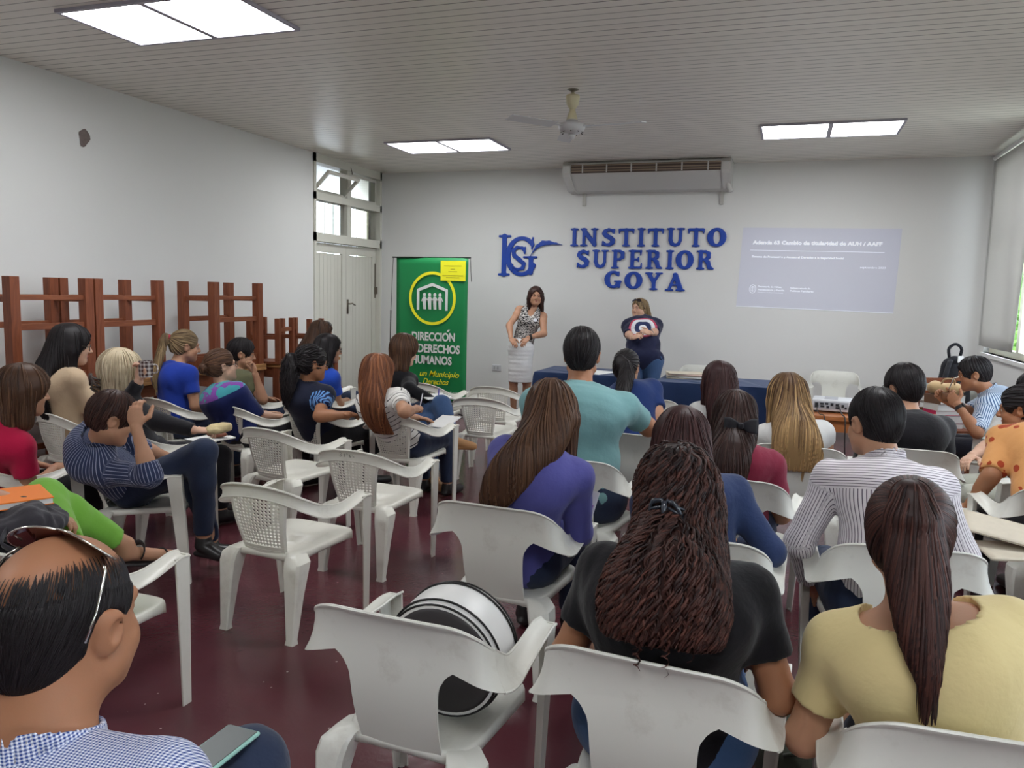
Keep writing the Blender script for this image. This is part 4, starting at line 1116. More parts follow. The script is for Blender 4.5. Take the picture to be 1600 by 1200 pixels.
    if k == 'balding':
        v.cut([ell(P(0, .005, .112), (.084 * s, .138 * s, .083 * s), R @ rotm(0, -.16))], .026)
    v.add(extra, kk); v.add(tail, .03 if k in ('long', 'curly') else kk)
    if st.get('rip'): v.ripple(st['rip'], st.get('ripf', 60), seed)
    if k in ('long', 'curly', 'bob'):
        v.cut([ell(P(0, .118, -.045 + fz), (.062 * s, .085 * s, .125 * s), R)], .01)
    zf = (H[2] - st['len'] + .012) if k in ('long', 'curly') else (P(0, -.155, st.get('tie', .03))[2] - st['len'] + .03 if k == 'pony' else -9)
    if k in ('long', 'curly'): v.plane((0, 0, zf + .004), (0, 0, -1))
    V, Q = v.mesh()
    n = st.get('n', 260); okv = V[V[:, 2] > zf]; seeds = okv[rng.randint(0, len(okv), n)]
    tie_ = P(0, -.118, st.get('tie', .03)) if k in ('pony', 'bun') else None
    def flow(p):
        d = np.tile(np.array([0, 0, -1.0]), (len(p), 1)); q = p - crown; r = np.linalg.norm(q, axis=1, keepdims=True)
        d = d + (q / np.maximum(r, .02)) * np.clip(1.2 - r / .12, 0, 1) * 2.0
        if tie_ is not None:
            td = tie_ - p; rt = np.linalg.norm(td, axis=1, keepdims=True)
            behind = ((p - P(0, -.14, 0)) @ (R @ np.array([0, 1.0, 0])) > 0)[:, None] & (p[:, 2:] > tie_[2] - .17)
            d = np.where(behind, td / np.maximum(rt, .01) * 1.5, d)
        if k in ('short', 'balding'): d = d + (R @ np.array([0, -.5, 0]))[None, :]
        return d
    T, NR = trace(v, seeds, flow, st.get('steps', 9), st.get('step', .015), st.get('lift', .0025), zf)
    bad = (np.abs(v.sample(T.reshape(-1, 3)).reshape(T.shape[:2]))[:, :6].max(1) > .02) | (np.linalg.norm(np.diff(T, axis=1), axis=2).max(1) > st.get('step', .015) * 2.2); T, NR = T[~bad], NR[~bad]
    if k == 'balding':                                 # thin hairs straying up over the edge of the bald crown
        v0 = Vol(capE, h, .03); v0.add([grow(p, -t * .85) for p in capE], .02); V0, _ = v0.mesh(); dB = pdist(ell(P(0, .005, .112), (.086 * s, .14 * s, .086 * s), R @ rotm(0, -.16)), V0[:, 0], V0[:, 1], V0[:, 2])
        fc = pdist(ell(P(0, .125, -.02), (.075 * s, .085 * s, .125 * s), R), V0[:, 0], V0[:, 1], V0[:, 2])
        sd0 = V0[(dB > -.034) & (dB < .004) & (fc > 0)]; dB0 = dB[(dB > -.034) & (dB < .004) & (fc > 0)]; pk = rng.randint(0, len(sd0), 16000); pk = pk[rng.rand(16000) < np.exp(dB0[pk] / .012)]
        T2, NR2 = trace(v0, sd0[pk], flow, st.get('steps', 9), st.get('step', .015), .0006); T = np.concatenate([T, T2]); NR = np.concatenate([NR, NR2])
    wv = st.get('wave', 0)
    if wv:
        K = T.shape[1]; ph = rng.rand(len(T), 1) * 6.3; ss = np.arange(K)[None, :] * st.get('wf', 1.1) + ph
        tg = np.gradient(T, axis=1); sd = np.cross(tg, NR); sd /= np.maximum(np.linalg.norm(sd, axis=2, keepdims=True), 1e-9)
        T = T + sd * (wv * np.sin(ss))[:, :, None] + NR * (wv * .6 * (1 + np.cos(ss)))[:, :, None]
    SV, SQ = strands_mesh(T, NR, st.get('sw', .0042), st.get('sth', .45), rng)
    tone_b = np.full(len(V), st.get('tone', .25)); ts = np.clip(rng.normal(st.get('tone', .25) + .12, st.get('tv', .22), len(T)), 0, 1)
    if 'ombre' in st:                                  # fairer lengths or streaks, a real colour of the hair
        z = T[:, :, 2]; ts2 = np.clip(ts[:, None] + st['ombre'] * (H[2] - z), 0, 1); tS = np.repeat(ts2.reshape(-1), 4)
        tone_b = np.clip(tone_b + st['ombre'] * (H[2] - V[:, 2]), 0, 1)
    else: tS = np.repeat(ts, T.shape[1] * 4)
    me = np_mesh('hair', [(V, Q, 0), (SV, SQ, 0)], hm, np.concatenate([tone_b, tS]))
    return link('hair', me, root), v

def smooth_path(pts, n):
    P = [np.array(p, float) for p in pts]
    for _ in range(n): P = [P[0]] + [(P[i - 1] + 2 * P[i] + P[i + 1]) / 4 for i in range(1, len(P) - 1)] + [P[-1]]
    return P
def L2(pt, base, yaw):
    c, s_ = math.cos(-yaw), math.sin(-yaw); x, y = pt[0] - base[0], pt[1] - base[1]
    return np.array([c * x - s_ * y, s_ * x + c * y, pt[2]])

def person(label, head, yaw, hip, shirt, legs_m, skin_k='mid', hair=None, hm=None, hs=1.0, hz=.505, w=1.0, fem=True, hyaw=0, hpit=8, hrol=0, hunch=.03, twist=0, belly=1.0,
           sleeve='short', armR=None, armL=None, elbR=None, elbL=None, poleR=None, poleL=None, handR=None, handL=None, legR=None, legL=None, stand=False, shoes='black_shoe', h=.012, face=False, collar=False, hem=.07,
           chubby=1.0, sw=1.0, skirt=None, waist=.10, loose=0.0, neckline=None, nk=1.0, sdrop=.058, fold=.004, seed=0, bare_foot=False, nohands=False, fh=.0052, glasses=None, hh=.008, trouser_hem=None, name='person'):
    yaw = math.radians(yaw); base = np.array([hip[0], hip[1]])
    root = thing(name, label, 'person', (base[0], base[1], 0), yaw)
    H = L2(head, base, yaw); P = np.array([0, 0, hz]); Rh = rotm(math.radians(hyaw), math.radians(hpit), math.radians(hrol)); S = hs
    tosp = unit(np.array([0, -.02, hz + .2]) - H)
    N = H + Rh @ np.array([0, -.035, -.085]) * S + tosp * .085 + np.array([0, -.012, 0])
    up = unit(N - P); tw = math.radians(twist); sx = np.array([math.cos(tw), math.sin(tw), 0]); sx = unit(sx - up * (sx @ up)); f = np.cross(up, sx)
    Rt = np.stack([sx, f, up], 1); TL = np.linalg.norm(N - P); vs_ = TL / .50
    M1 = P + (N - P) * .33 - f * (.012 + hunch * .6); M2 = P + (N - P) * .70 - f * (.012 + hunch)
    spine = np.array([P - np.array([0, 0, .2]), P, M1, M2, N, H + np.array([0, 0, .3])])
    shw = (.158 if fem else .180) * sw * (.6 + .4 * w)
    Sh = {q: N - up * sdrop + sx * q * shw + f * .008 for q in (1, -1)}
    torso = [ell(P + np.array([0, -.012, 0]), (.158 * w * (1.06 if fem else 1), .118 * w, .115), Rt), ell(M1, (.132 * w if fem else .142 * w, .102 * w * belly, .17 * vs_), Rt), ell(M2, (.146 * w, .106 * w, .165 * vs_), Rt), ell(M2 + up * .05 - f * .012, (.15 * w * sw, .088 * w, .11 * vs_), Rt)]
    if belly > 1.05: torso.append(ell(M1 + f * .06 * belly - up * .02, (.13 * w, .09 * belly, .13), Rt))
    for q in (1, -1):
        torso.append(cap(N - up * .015 - f * .005, Sh[q], .05, .052 * (.7 + .3 * w)))
        torso.append(cap(M2 + sx * q * .06 + up * .06 - f * .03, Sh[q] - up * .01, .07 * (.8 + .2 * w), .05))
        if fem: torso.append(ell(M2 + f * .085 * w + sx * q * .07 * w - up * .012, (.058, .052, .06)))
    neck = cap(N - up * .01, H + Rh @ np.array([0, -.02, -.05]) * S, .056 * S * nk * (1 if fem else 1.1), .05 * S * nk * (1 if fem else 1.12))
    # arms
    l1, l2 = .275 * (.95 if fem else 1.03), .245 * (.95 if fem else 1.03); ka = (.72 + .28 * w) * (1 if fem else 1.06)
    arm = {}
    for q, tgt, pole in ((1, armR, poleR), (-1, armL, poleL)):
        if tgt is not None and tgt[0] == 'w': tgt = L2(tgt[1], base, yaw)
        if pole is not None and pole[0] == 'w': pole = L2(pole[1], base, yaw) - (Sh[q] + np.array(tgt)) / 2
        if tgt is None: tgt = (q * .12, .24, .60) if not stand else (q * .26, .05, hz - .05)
        T = np.array(tgt, float); pole = (q * .42, -.5, -.75) if pole is None else pole
        E, W = ik(Sh[q], T, l1, l2, pole)
        eb = elbR if q == 1 else elbL
        if eb is not None: E = Sh[q] + unit(L2(eb, base, yaw) - Sh[q]) * l1; W = E + unit(T - E) * l2
        arm[q] = (E, W)
    arms = []
    for q in (1, -1):
        E, W = arm[q]; arms += [cap(Sh[q], E, .049 * ka, .040 * ka), ell(Sh[q] + (E - Sh[q]) * .3, (.05 * ka, .05 * ka, .05 * ka)), cap(E, W, .040 * ka, .0265), cap(E + (W - E) * .12, E + (W - E) * .4, .042 * ka, .038 * ka)]
    # legs
    leg = {}
    for q, sp in ((1, legR), (-1, legL)):
        hj = P + np.array([q * .088 * w, 0, -.02])
        if sp is None: sp = ((q * .11, .43, .475), (q * .115, .43, .09), (q * .125, .60, .035)) if not stand else ((q * .09, .03, hz * .53), (q * .09, -.01, .08), (q * .11, .14, .035))
        leg[q] = [hj] + [np.array(L2(a[1], base, yaw) if a[0] == 'w' else a, float) for a in sp]
    lw = .8 + .2 * w; legs = []
    for q in (1, -1):
        hj, kn, an, to = leg[q]; legs += [cap(hj, kn, .083 * w, .056 * lw), cap(kn, an, .054 * lw, .036 * lw), ell(kn + (an - kn) * .3 - unit(kn - hj) * .012, (.05 * lw, .05 * lw, .07))]
    feet = {q: [cap(leg[q][2] + np.array([0, 0, -.035]), leg[q][3], .038, .03, ((0, 0, 1), .85)), cap(leg[q][2], leg[q][2] + np.array([0, 0, -.03]), .036, .038)] for q in (1, -1)}
    # ---- body mesh: trunk and limbs, then finer head and hands
    allp = torso + [neck] + arms + legs + feet[1] + feet[-1]
    v = Vol(allp, h, .03); v.add(torso, .05); v.add([neck], .03); v.add(arms, .022); v.add(legs, .03); v.add(feet[1] + feet[-1], .02)
    parts = [v.mesh() + (0,)]
    add, cut, post, cut2 = head_prims(H, Rh, S, chubby)
    vh = Vol([a[0] for a in add] + [neck], fh, .025)
    for p, k in add: vh.add([p], k)
    vh.add([neck], .03)
    for p, k in cut: vh.cut([p], k)
    for p, k in post: vh.add([p], k)
    for p, k in cut2: vh.cut([p], k)
    parts.append(vh.mesh() + (0,))
    hands = {}
    for q, hd in ((1, handR), (-1, handL)):
        if nohands: continue
        E, W = arm[q]; d = unit(W - E); hd = hd or {}
        dd = unit(np.array(hd.get('d', d + np.array([-q * .25, .25, -.15]))))
        n = np.array(hd.get('n', (-q * .25, -.1, -1.0))); sd = np.array(hd.get('t', (-q, .3, .2)))
        pr = hand_prims(W, dd, n, sd, hd.get('curl', .45), .95 if fem else 1.04, thumb=hd.get('thumb', .6)) + [cap(W - d * .05, W, .0285, .027)]
        vv = Vol(pr, .0046, .016); vv.add(pr, .006); parts.append(vv.mesh() + (0,)); hands[q] = (W, dd)
    body = link('body', np_mesh('body', parts, SK[skin_k]), root)
    # ---- clothes
    def like(v0):
        o = object.__new__(Vol); o.__dict__.update(v0.__dict__); o.F = np.full(v0.n, .2, np.float32); return o
    if shirt is not None:
        g = .013 + loose; sp = [grow(p, g) for p in torso]
        slp = []; cuts = []
        for q in (1, -1):
            E, W = arm[q]; A, ra, rb = Sh[q], .049 * ka, .040 * ka
            if sleeve in ('short', 'cap', 'elbow'):
                t = {'short': .62, 'cap': .30, 'elbow': .95}[sleeve]; e = A + (E - A) * t; e2 = A + (E - A) * (t + .12)
                slp.append(([cap(A, e2, ra + .017, rb + .022 if sleeve != 'cap' else ra + .02)], [(e, E - A)]))
            elif sleeve in ('long', 'roll'):
                t = .97 if sleeve == 'long' else .28; e = E + (W - E) * t; e2 = E + (W - E) * (t + .1)
                slp.append(([cap(A, E, ra + .017, rb + .014)], [])); slp.append(([cap(E, e2, rb + .015, (.0265 + .014) if sleeve == 'long' else rb + .014)], [(e, W - E)]))
        vs = Vol(sp + [p for a, _ in slp for p in a], h, .03); vs.add(sp, .055)
        vs.plane(P - up * hem, -up)
        for a, cs in slp:
            v2 = like(vs); v2.add(a, .02)
            for pt, n in cs: v2.plane(pt, n, (pt, .16))
            k = .03; hh_ = np.clip(.5 + .5 * (vs.F - v2.F) / k, 0, 1); vs.F = vs.F + (v2.F - vs.F) * hh_ - k * hh_ * (1 - hh_)
        if fold: vs.ripple(fold, 26, seed + 3, (1, 1, .7))
        vs.cut([cap(N - up * .02, H, .064 * S * nk, .062 * S * nk)], .006)
        if sleeve == 'none':
            for q in (1, -1): vs.cut([cap(Sh[q] + sx * q * .02 + up * .05, arm[q][0], .075, .06)], .01)
        if neckline == 'v': vs.cut([cap(N + f * .06, N + f * .16 - up * .16, .055, .012), cap(N + f * .02, N + f * .05 - up * .06, .07, .05)], .006)
        if neckline == 'scoop': vs.cut([ell(N - f * .03 + up * .016, (.125, .105, .052), Rt), ell(N + f * .06, (.085, .09, .07), Rt)], .008)
        if neckline == 'crew': vs.cut([ell(N + f * .03 + up * .0, (.068, .065, .035), Rt)], .008)
        tv_, tq_ = vs.mesh(); rel = tv_ - P
        cu = np.arctan2(rel @ sx, -(rel @ f) + .0) * .15; cv = rel @ up; ch = cv / TL; cx = rel @ sx; cy = rel @ up + rel @ f
        for q in (1, -1):
            pts_ = [Sh[q], arm[q][0], arm[q][1]]; acc = 0.0
            for A_, B_, r_ in ((pts_[0], pts_[1], .10), (pts_[1], pts_[2], .09)):
                ax_ = B_ - A_; La = np.linalg.norm(ax_); ax_ = ax_ / La; d_ = tv_ - A_; t_ = d_ @ ax_; pr_ = d_ - t_[:, None] * ax_; dist = np.linalg.norm(pr_, axis=1)
                rf = unit(f - ax_ * (f @ ax_)); rs = np.cross(ax_, rf); m_ = (dist < r_) & (t_ > (.045 if acc == 0 else -.03)) & (t_ < La + .05) & (np.abs((tv_ - N) @ sx) > shw * .78) & ((tv_ - N) @ sx * q > 0)
                cu = np.where(m_, np.arctan2(pr_ @ rs, pr_ @ rf) * .058, cu); cv = np.where(m_, acc + t_, cv); ch = np.where(m_, -1.0, ch); cx = np.where(m_, cu, cx); cy = np.where(m_, cv, cy); acc += La
        link('top', np_mesh('top', [(tv_, tq_, 0)], shirt, dict(cu=cu, cv=cv, ch=ch, cx=cx, cy=cy)), root)
        if collar:
            c0, c1 = N - up * .03, N + up * .038 * S + unit(H - N) * .012; r = .068 * S * nk * (1.05 if not fem else 1)
            vc = Vol([cap(c0, c1, r + .01)], .005, .02); vc.add([cap(c0, c1, r + .010, r + .002)], 0); vc.cut([cap(c0 - up * .05, c1 + up * .06, r + .001, r - .006)], 0); vc.plane(c1, unit(H - N)); vc.plane(N - up * .035, -up)
            vc.cut([cap(N + f * .085 + up * .06, N + f * .085 - up * .05, .028, .012)], 0)
            cv_, cq_ = vc.mesh(); link('collar', np_mesh('collar', [(cv_, cq_, 0)], shirt, dict(cu=np.arctan2((cv_ - N) @ sx, -((cv_ - N) @ f)) * .075, cv=(cv_ - N) @ up, ch=np.full(len(cv_), .95), cx=np.arctan2((cv_ - N) @ sx, -((cv_ - N) @ f)) * .075, cy=(cv_ - N) @ up)), root)
    if legs_m is not None:
        g = .013; lp = [grow(torso[0], g)] + [grow(p, g + .003) for p in legs] + [ell(P + up * .06, (.14 * w + g, .108 * w + g, .1), Rt)]
        vt = Vol(lp, h, .03); vt.add(lp, .035); vt.plane(P + up * waist, up, (P + up * waist, .21))
        for q in (1, -1):
            hj, kn, an, to = leg[q]; th = trouser_hem or .93; e = kn + (an - kn) * th; vt.plane(e, an - kn, (an, .13))
        if fold: vt.ripple(fold * .8, 30, seed + 9)
        link('trousers', np_mesh('trousers', [vt.mesh() + (0,)], legs_m), root)
    if skirt is not None:
        kz = (leg[1][1] + leg[-1][1]) / 2
        lp = [ell(P, (.172 * w, .135 * w, .14), Rt), cap(P - up * .02, kz + np.array([0, 0, .02 if stand else .10]), .172 * w, .168 * w, ((0, 1, 0), .82))]
        vt = Vol(lp, h, .03); vt.add(lp, .05); vt.plane(P + up * .11, up); vt.plane(kz + np.array([0, 0, .0 if stand else .09]), (0, 0, -1)); vt.ripple(.003, 60, 2, (.1, .1, 1.6))
        link('skirt', np_mesh('skirt', [vt.mesh() + (0,)], skirt), root)
    if not bare_foot:
        for q in (1, -1):
            an, to = leg[q][2], leg[q][3]; pr = [grow(p, .008) for p in feet[q]]
            sd = unit(np.array([to[0] - an[0], to[1] - an[1], 0])); pr.append(cap(np.array([an[0], an[1], min(an[2], to[2] + .05) - .055]) - sd * .03, to - np.array([0, 0, .012]), .034, .034, ((0, 0, 1), .55)))
            vv = Vol(pr, .008, .02); vv.add(pr, .012); vv.plane(an + np.array([0, 0, .02]), (0, 0, 1), (an, .1))
            if to[2] < .06: vv.plane((0, 0, .002), (0, 0, -1))
            link('shoe', np_mesh('shoe', [vv.mesh() + (0,)], MATS[shoes]), root)
    hv = None
    if hair is not None: ho, hv = hair_build('hair', hair, H, Rh, S, N, up, f, sx, spine, hm, root, seed, hh, cover=vs if shirt is not None else None)
    G = lambda x, y, z: H + Rh @ (np.array([x, y, z]) * S)
    if face:
        for q in (1, -1):
            bm = bmesh.new(); bmesh.ops.create_uvsphere(bm, u_segments=16, v_segments=12, radius=.0112 * S)
            me = bpy.data.meshes.new('eye'); bm.to_mesh(me); bm.free(); me.materials.append(eye_w); me.materials.append(eye_i)
            ctr = G(q * .031, .0798, .003); ax = Rh @ np.array([0, 1, 0])
            for pl in me.polygons:
                pl.use_smooth = True; pl.material_index = 1 if (pl.center.normalized() @ Vector(ax)) > .80 else 0
            o = link('eye', me, root); o.location = ctr
            pr = [cap(G(q * .016, .0925, .024), G(q * .034, .0915, .029), .0035 * S, .0038 * S), cap(G(q * .034, .0915, .029), G(q * .048, .079, .023), .0036 * S, .002 * S)]
            vv = Vol(pr, .0022, .008); vv.add(pr, .003); link('eyebrow', np_mesh('eyebrow', [vv.mesh() + (0,)], brow_m), root)
        pr = [cap(G(-.019, .0845, -.060), G(-.006, .0905, -.057), .0042 * S, .0055 * S), cap(G(.019, .0845, -.060), G(.006, .0905, -.057), .0042 * S, .0055 * S), cap(G(-.006, .0905, -.057), G(.006, .0905, -.057), .0055 * S), cap(G(-.014, .087, -.069), G(.014, .087, -.069), .0062 * S)]
        vv = Vol(pr, .0022, .008); vv.add(pr, .002); link('lips', np_mesh('lips', [vv.mesh() + (0,)], lip_m), root)
    if glasses:
        mb = MB(); gm = MATS[glasses]
        for q in (1, -1):
            c = np.array([q * .033, .105, .002]); mb.tube([G(*(c + np.array([.026 * math.cos(a), -.004 * abs(math.cos(a)), .021 * math.sin(a)]))) for a in np.linspace(0, 2 * math.pi, 17)], .0022, 6, caps=False)
            mb.tube([G(q * .059, .098, .008), G(q * .081, .06, .010), G(q * .084, -.01, .010), G(q * .083, -.03, -.005)], .0022, 6)
        mb.tube([G(-.008, .106, .006), G(0, .109, .009), G(.008, .106, .006)], .002, 6)
        mb.obj('eyeglasses', gm, root, True)
    ctx = dict(root=root, H=H, Rh=Rh, N=N, P=P, up=up, f=f, sx=sx, G=G, arm=arm, hands=hands, leg=leg, yaw=yaw, base=base, S=S, M1=M1, M2=M2, Sh=Sh, feet=feet, hv=hv)
    ctx['W'] = lambda p: np.array([base[0] + math.cos(yaw) * p[0] - math.sin(yaw) * p[1], base[1] + math.sin(yaw) * p[0] + math.cos(yaw) * p[1], p[2]])
    return ctx

def sunglasses_on(ctx, label, lens_m, frame_m_, y=.06, z=.115, tilt=.9, k=1.0):
    """sunglasses pushed up on the hair of a person"""
    G, S = ctx['G'], ctx['S']; W = ctx['W']; R = rotm(0, 0, 0)
    t = thing('sunglasses', label, 'sunglasses', tuple(W(G(0, y, z))), 0)
    org = W(G(0, y, z)); loc = lambda p: W(G(*p)) - org
    ct, st_ = math.cos(tilt), math.sin(tilt)
    for q in (1, -1):
        ring = [(q * .036 + .032 * k * math.cos(a), y + .024 * k * math.sin(a) * st_ * -1 - .012 * abs(q * .036 + .03 * math.cos(a)) / .07, z + .024 * k * math.sin(a) * ct - .02 * ((.036 * q + .032 * math.cos(a)) / .07) ** 2) for a in np.linspace(0, 2 * math.pi, 20, endpoint=False)]
        pts = [loc(p) for p in ring]; c = sum(pts) / 20; nrm = np.cross(pts[5] - c, pts[0] - c); nrm = unit(nrm) * .0012
        mb = MB(); vs = [p + nrm for p in pts] + [p - nrm for p in pts]
        mb.add(vs, [tuple(range(20)), tuple(range(39, 19, -1))] + [(i, 20 + i, 20 + (i + 1) % 20, (i + 1) % 20) for i in range(20)]); mb.obj('lens', lens_m, t)
        mb = MB(); mb.tube(pts + [pts[0], pts[1]], .0018, 6, caps=False); mb.obj('rim', frame_m_, t, True)
        MB().tube([loc(p) for p in ((q * .068, y - .012, z - .02), (q * .084, y - .022, z - .035), (q * .090, y - .042, z - .085), (q * .087, y - .055, z - .12))], .0022, 6).obj('temple', frame_m_, t, True)
    MB().tube([loc(p) for p in ((-.006, y, z), (0, y + .003, z + .004), (.006, y, z))], .002, 6).obj('bridge', frame_m_, t, True)
    return t
# ------------------------------------------------------------------ hair colours, fabrics and the cast
HM = {'black': hair_mat('hair_black', col(24, 21, 23), col(48, 42, 44)), 'darkbrown': hair_mat('hair_dark_brown', col(40, 26, 24), col(92, 62, 54)), 'brown': hair_mat('hair_brown', col(58, 38, 30), col(120, 86, 62)),
      'reddish': hair_mat('hair_reddish', col(86, 48, 34), col(172, 112, 76)), 'redbrown': hair_mat('hair_red_brown', col(34, 22, 22), col(104, 64, 54)), 'blonde': hair_mat('hair_blonde', col(150, 126, 92), col(228, 214, 184), .5), 'streaked': hair_mat('hair_streaked', col(72, 48, 34), col(206, 168, 116)),
      'darkblond': hair_mat('hair_dark_blond', col(84, 66, 50), col(178, 152, 112)), 'brown2': hair_mat('hair_plum_brown', col(46, 28, 30), col(104, 66, 62))}
mat('black_shoe', col(34, 32, 33), .35, .5); mat('brown_shoe', col(92, 62, 46), .5); mat('tan_shoe', col(186, 138, 92), .6); mat('white_shoe', col(205, 205, 205), .5)
mat('black_frames', col(30, 28, 30), .3, .5); mat('thin_frames', col(80, 66, 58), .3, .5, metal=.6)
lens_dark = mat('sunglass_lens', col(46, 38, 40), .08, .8); lens_brown = mat('sunglass_lens_brown', col(86, 42, 36), .05, .9); silver_m = mat('silver_wire', col(210, 208, 200), .18, .5, metal=1.0)
jeans = cloth('dark_jeans', col(44, 54, 78, 0.91)); jeans2 = cloth('blue_jeans', col(66, 92, 132, 0.91)); blackc = cloth('black_cloth', col(34, 33, 37, 0.91)); black2 = cloth('black_tee', col(24, 23, 27, 0.91))
navy = cloth('navy_tee', col(34, 38, 66, 0.95)); navy2 = cloth('navy_blue_tee', col(34, 54, 104, 0.99)); royal = cloth('royal_blue_tee', col(36, 62, 158, 1.03)); royal2 = cloth('bright_blue_tee', col(44, 84, 196, 0.99)); red = cloth('crimson_tee', col(196, 30, 74, 0.95))
beige = cloth('beige_blouse', col(205, 180, 150, 0.91)); olive = cloth('olive_top', col(104, 104, 78, 0.99)); teal = cloth('teal_tee', col(116, 158, 160, 1.03)); maroon = cloth('maroon_tee', col(122, 36, 58, 1.03)); white_c = cloth('white_top', col(228, 228, 226, 0.76))
blazer = cloth('violet_blue_blazer', col(84, 84, 150, 1.06)); denim = cloth('denim_jacket', col(46, 60, 96, 0.99), .35, .9, .2); yellow = cloth('yellow_top', col(222, 204, 150, 0.95)); greent = cloth('lime_trousers', col(120, 176, 70, 1.03)); grey_tr = cloth('pale_grey_trousers', col(196, 196, 182, 0.84)); dkgrey = cloth('charcoal_trousers', col(42, 42, 52, 0.91))
wskirt = cloth('white_skirt', col(224, 224, 224))
def at_(nt, n):
    a = nt.nodes.new('ShaderNodeAttribute'); a.attribute_name = n; return a.outputs['Fac']
def pin(base, line, pitch, width, axis=0, yoke=None):
    def fn(nt, X, Y, Z, O):
        c = at_(nt, 'cu' if axis == 0 else 'cv'); k = stripes(nt, c, pitch, width)
        if yoke:                                       # cross-cut cloth over the shoulders
            k2 = stripes(nt, at_(nt, 'cv'), pitch, width); g = nmath(nt, 'GREATER_THAN', at_(nt, 'ch'), yoke)
            k = nmath(nt, 'ADD', nmath(nt, 'MULTIPLY', k2, g), nmath(nt, 'MULTIPLY', k, nmath(nt, 'SUBTRACT', 1.0, g)))
        return nmix(nt, k, base, line)
    return fn
stripe_navy = patterned('navy_pinstripe_shirt', col(56, 66, 104, 0.91), pin(col(50, 60, 92, 0.91), col(160, 166, 190), .017, .0028))
stripe_bw = patterned('white_black_stripe_top', col(226, 224, 220), pin(col(226, 224, 220), col(40, 40, 46), .042, .006, 2))
stripe_wh = patterned('white_grey_stripe_shirt', col(222, 218, 220), pin(col(222, 216, 220), col(96, 86, 100), .0105, .0026, 0, .80))
stripe_bl = patterned('blue_white_stripe_shirt', col(150, 176, 200), pin(col(196, 208, 222), col(70, 96, 132), .013, .006))
def gingham(nt, X, Y, Z, O):
    a = stripes(nt, at_(nt, 'cx'), .0050, .0026); b = stripes(nt, at_(nt, 'cy'), .0050, .0026)
    return nmix(nt, nmath(nt, 'MULTIPLY', nmath(nt, 'ADD', a, b), .5), col(222, 226, 238), col(52, 78, 150, 0.84))
ging = patterned('blue_gingham_shirt', col(150, 164, 200), gingham)
def zig(nt, X, Y, Z, O):
    n = nt.nodes.new('ShaderNodeTexWave'); n.inputs['Scale'].default_value = 13; n.inputs['Distortion'].default_value = 9; n.inputs['Detail'].default_value = 1.5; n.inputs['Detail Scale'].default_value = 3; n.bands_direction = 'Z'
    nt.links.new(O, n.inputs['Vector']); return nmix(nt, nmath(nt, 'GREATER_THAN', n.outputs['Fac'], .5), col(44, 42, 44), col(200, 196, 192))
zigzag = patterned('black_white_zigzag_top', col(120, 118, 116), zig)
def floral(nt, X, Y, Z, O):
    v = nt.nodes.new('ShaderNodeTexVoronoi'); v.inputs['Scale'].default_value = 17; nt.links.new(O, v.inputs['Vector'])
    n = nt.nodes.new('ShaderNodeTexNoise'); n.inputs['Scale'].default_value = 7; nt.links.new(O, n.inputs['Vector'])
    f = nmath(nt, 'MULTIPLY', nmath(nt, 'LESS_THAN', v.outputs['Distance'], .36), nmath(nt, 'GREATER_THAN', n.outputs['Fac'], .48))
    return nmix(nt, f, col(226, 164, 104, 0.87), col(178, 72, 40, 0.84))
floral_m = patterned('orange_leaf_print', col(226, 164, 104), floral)
def blouse(nt, X, Y, Z, O):
    n = nt.nodes.new('ShaderNodeTexNoise'); n.inputs['Scale'].default_value = 9; nt.links.new(O, n.inputs['Vector'])
    y = nmix(nt, nmath(nt, 'GREATER_THAN', n.outputs['Fac'], .52), col(70, 160, 170, 0.84), col(128, 70, 160, 0.91))
    return nmix(nt, nmath(nt, 'GREATER_THAN', at_(nt, 'ch'), .91), col(30, 40, 92, 0.91), y)
blouse_m = patterned('navy_blouse_turquoise_yoke', col(30, 40, 92), blouse)
def sleeves8(nt, X, Y, Z, O):
    n = nt.nodes.new('ShaderNodeTexWave'); n.inputs['Scale'].default_value = 14; n.inputs['Distortion'].default_value = 7; n.inputs['Detail'].default_value = 1; nt.links.new(O, n.inputs['Vector'])
    y = nmix(nt, nmath(nt, 'GREATER_THAN', n.outputs['Fac'], .55), col(26, 40, 84, 0.91), col(110, 160, 220, 0.91))
    return nmix(nt, nmath(nt, 'LESS_THAN', at_(nt, 'ch'), -.5), col(30, 34, 54, 0.91), y)
vest8 = patterned('navy_vest_blue_sleeves', col(30, 34, 54), sleeves8)

def look(h, tx=-2.5, ty=9.6): return math.degrees(math.atan2(-(tx - h[0]), ty - h[1]))
def seat(key, fwd=-.06, side=0.0):
    c, y = CH[key]; return c + np.array([-math.sin(y) * fwd + math.cos(y) * side, math.cos(y) * fwd + math.sin(y) * side])
CAST = {}
def P_(key, label, hp, hip, yaw, look_at=None, dl=0, **k):
    h = atd(*hp); lk = look(h, *(look_at or (-2.5, 9.6))) + dl
    CAST[key] = person(label, h, yaw, hip, hyaw=(lk - yaw + 180) % 360 - 180, **k); return CAST[key]
def wp(x, y, d): return ('w', atd(x, y, d))

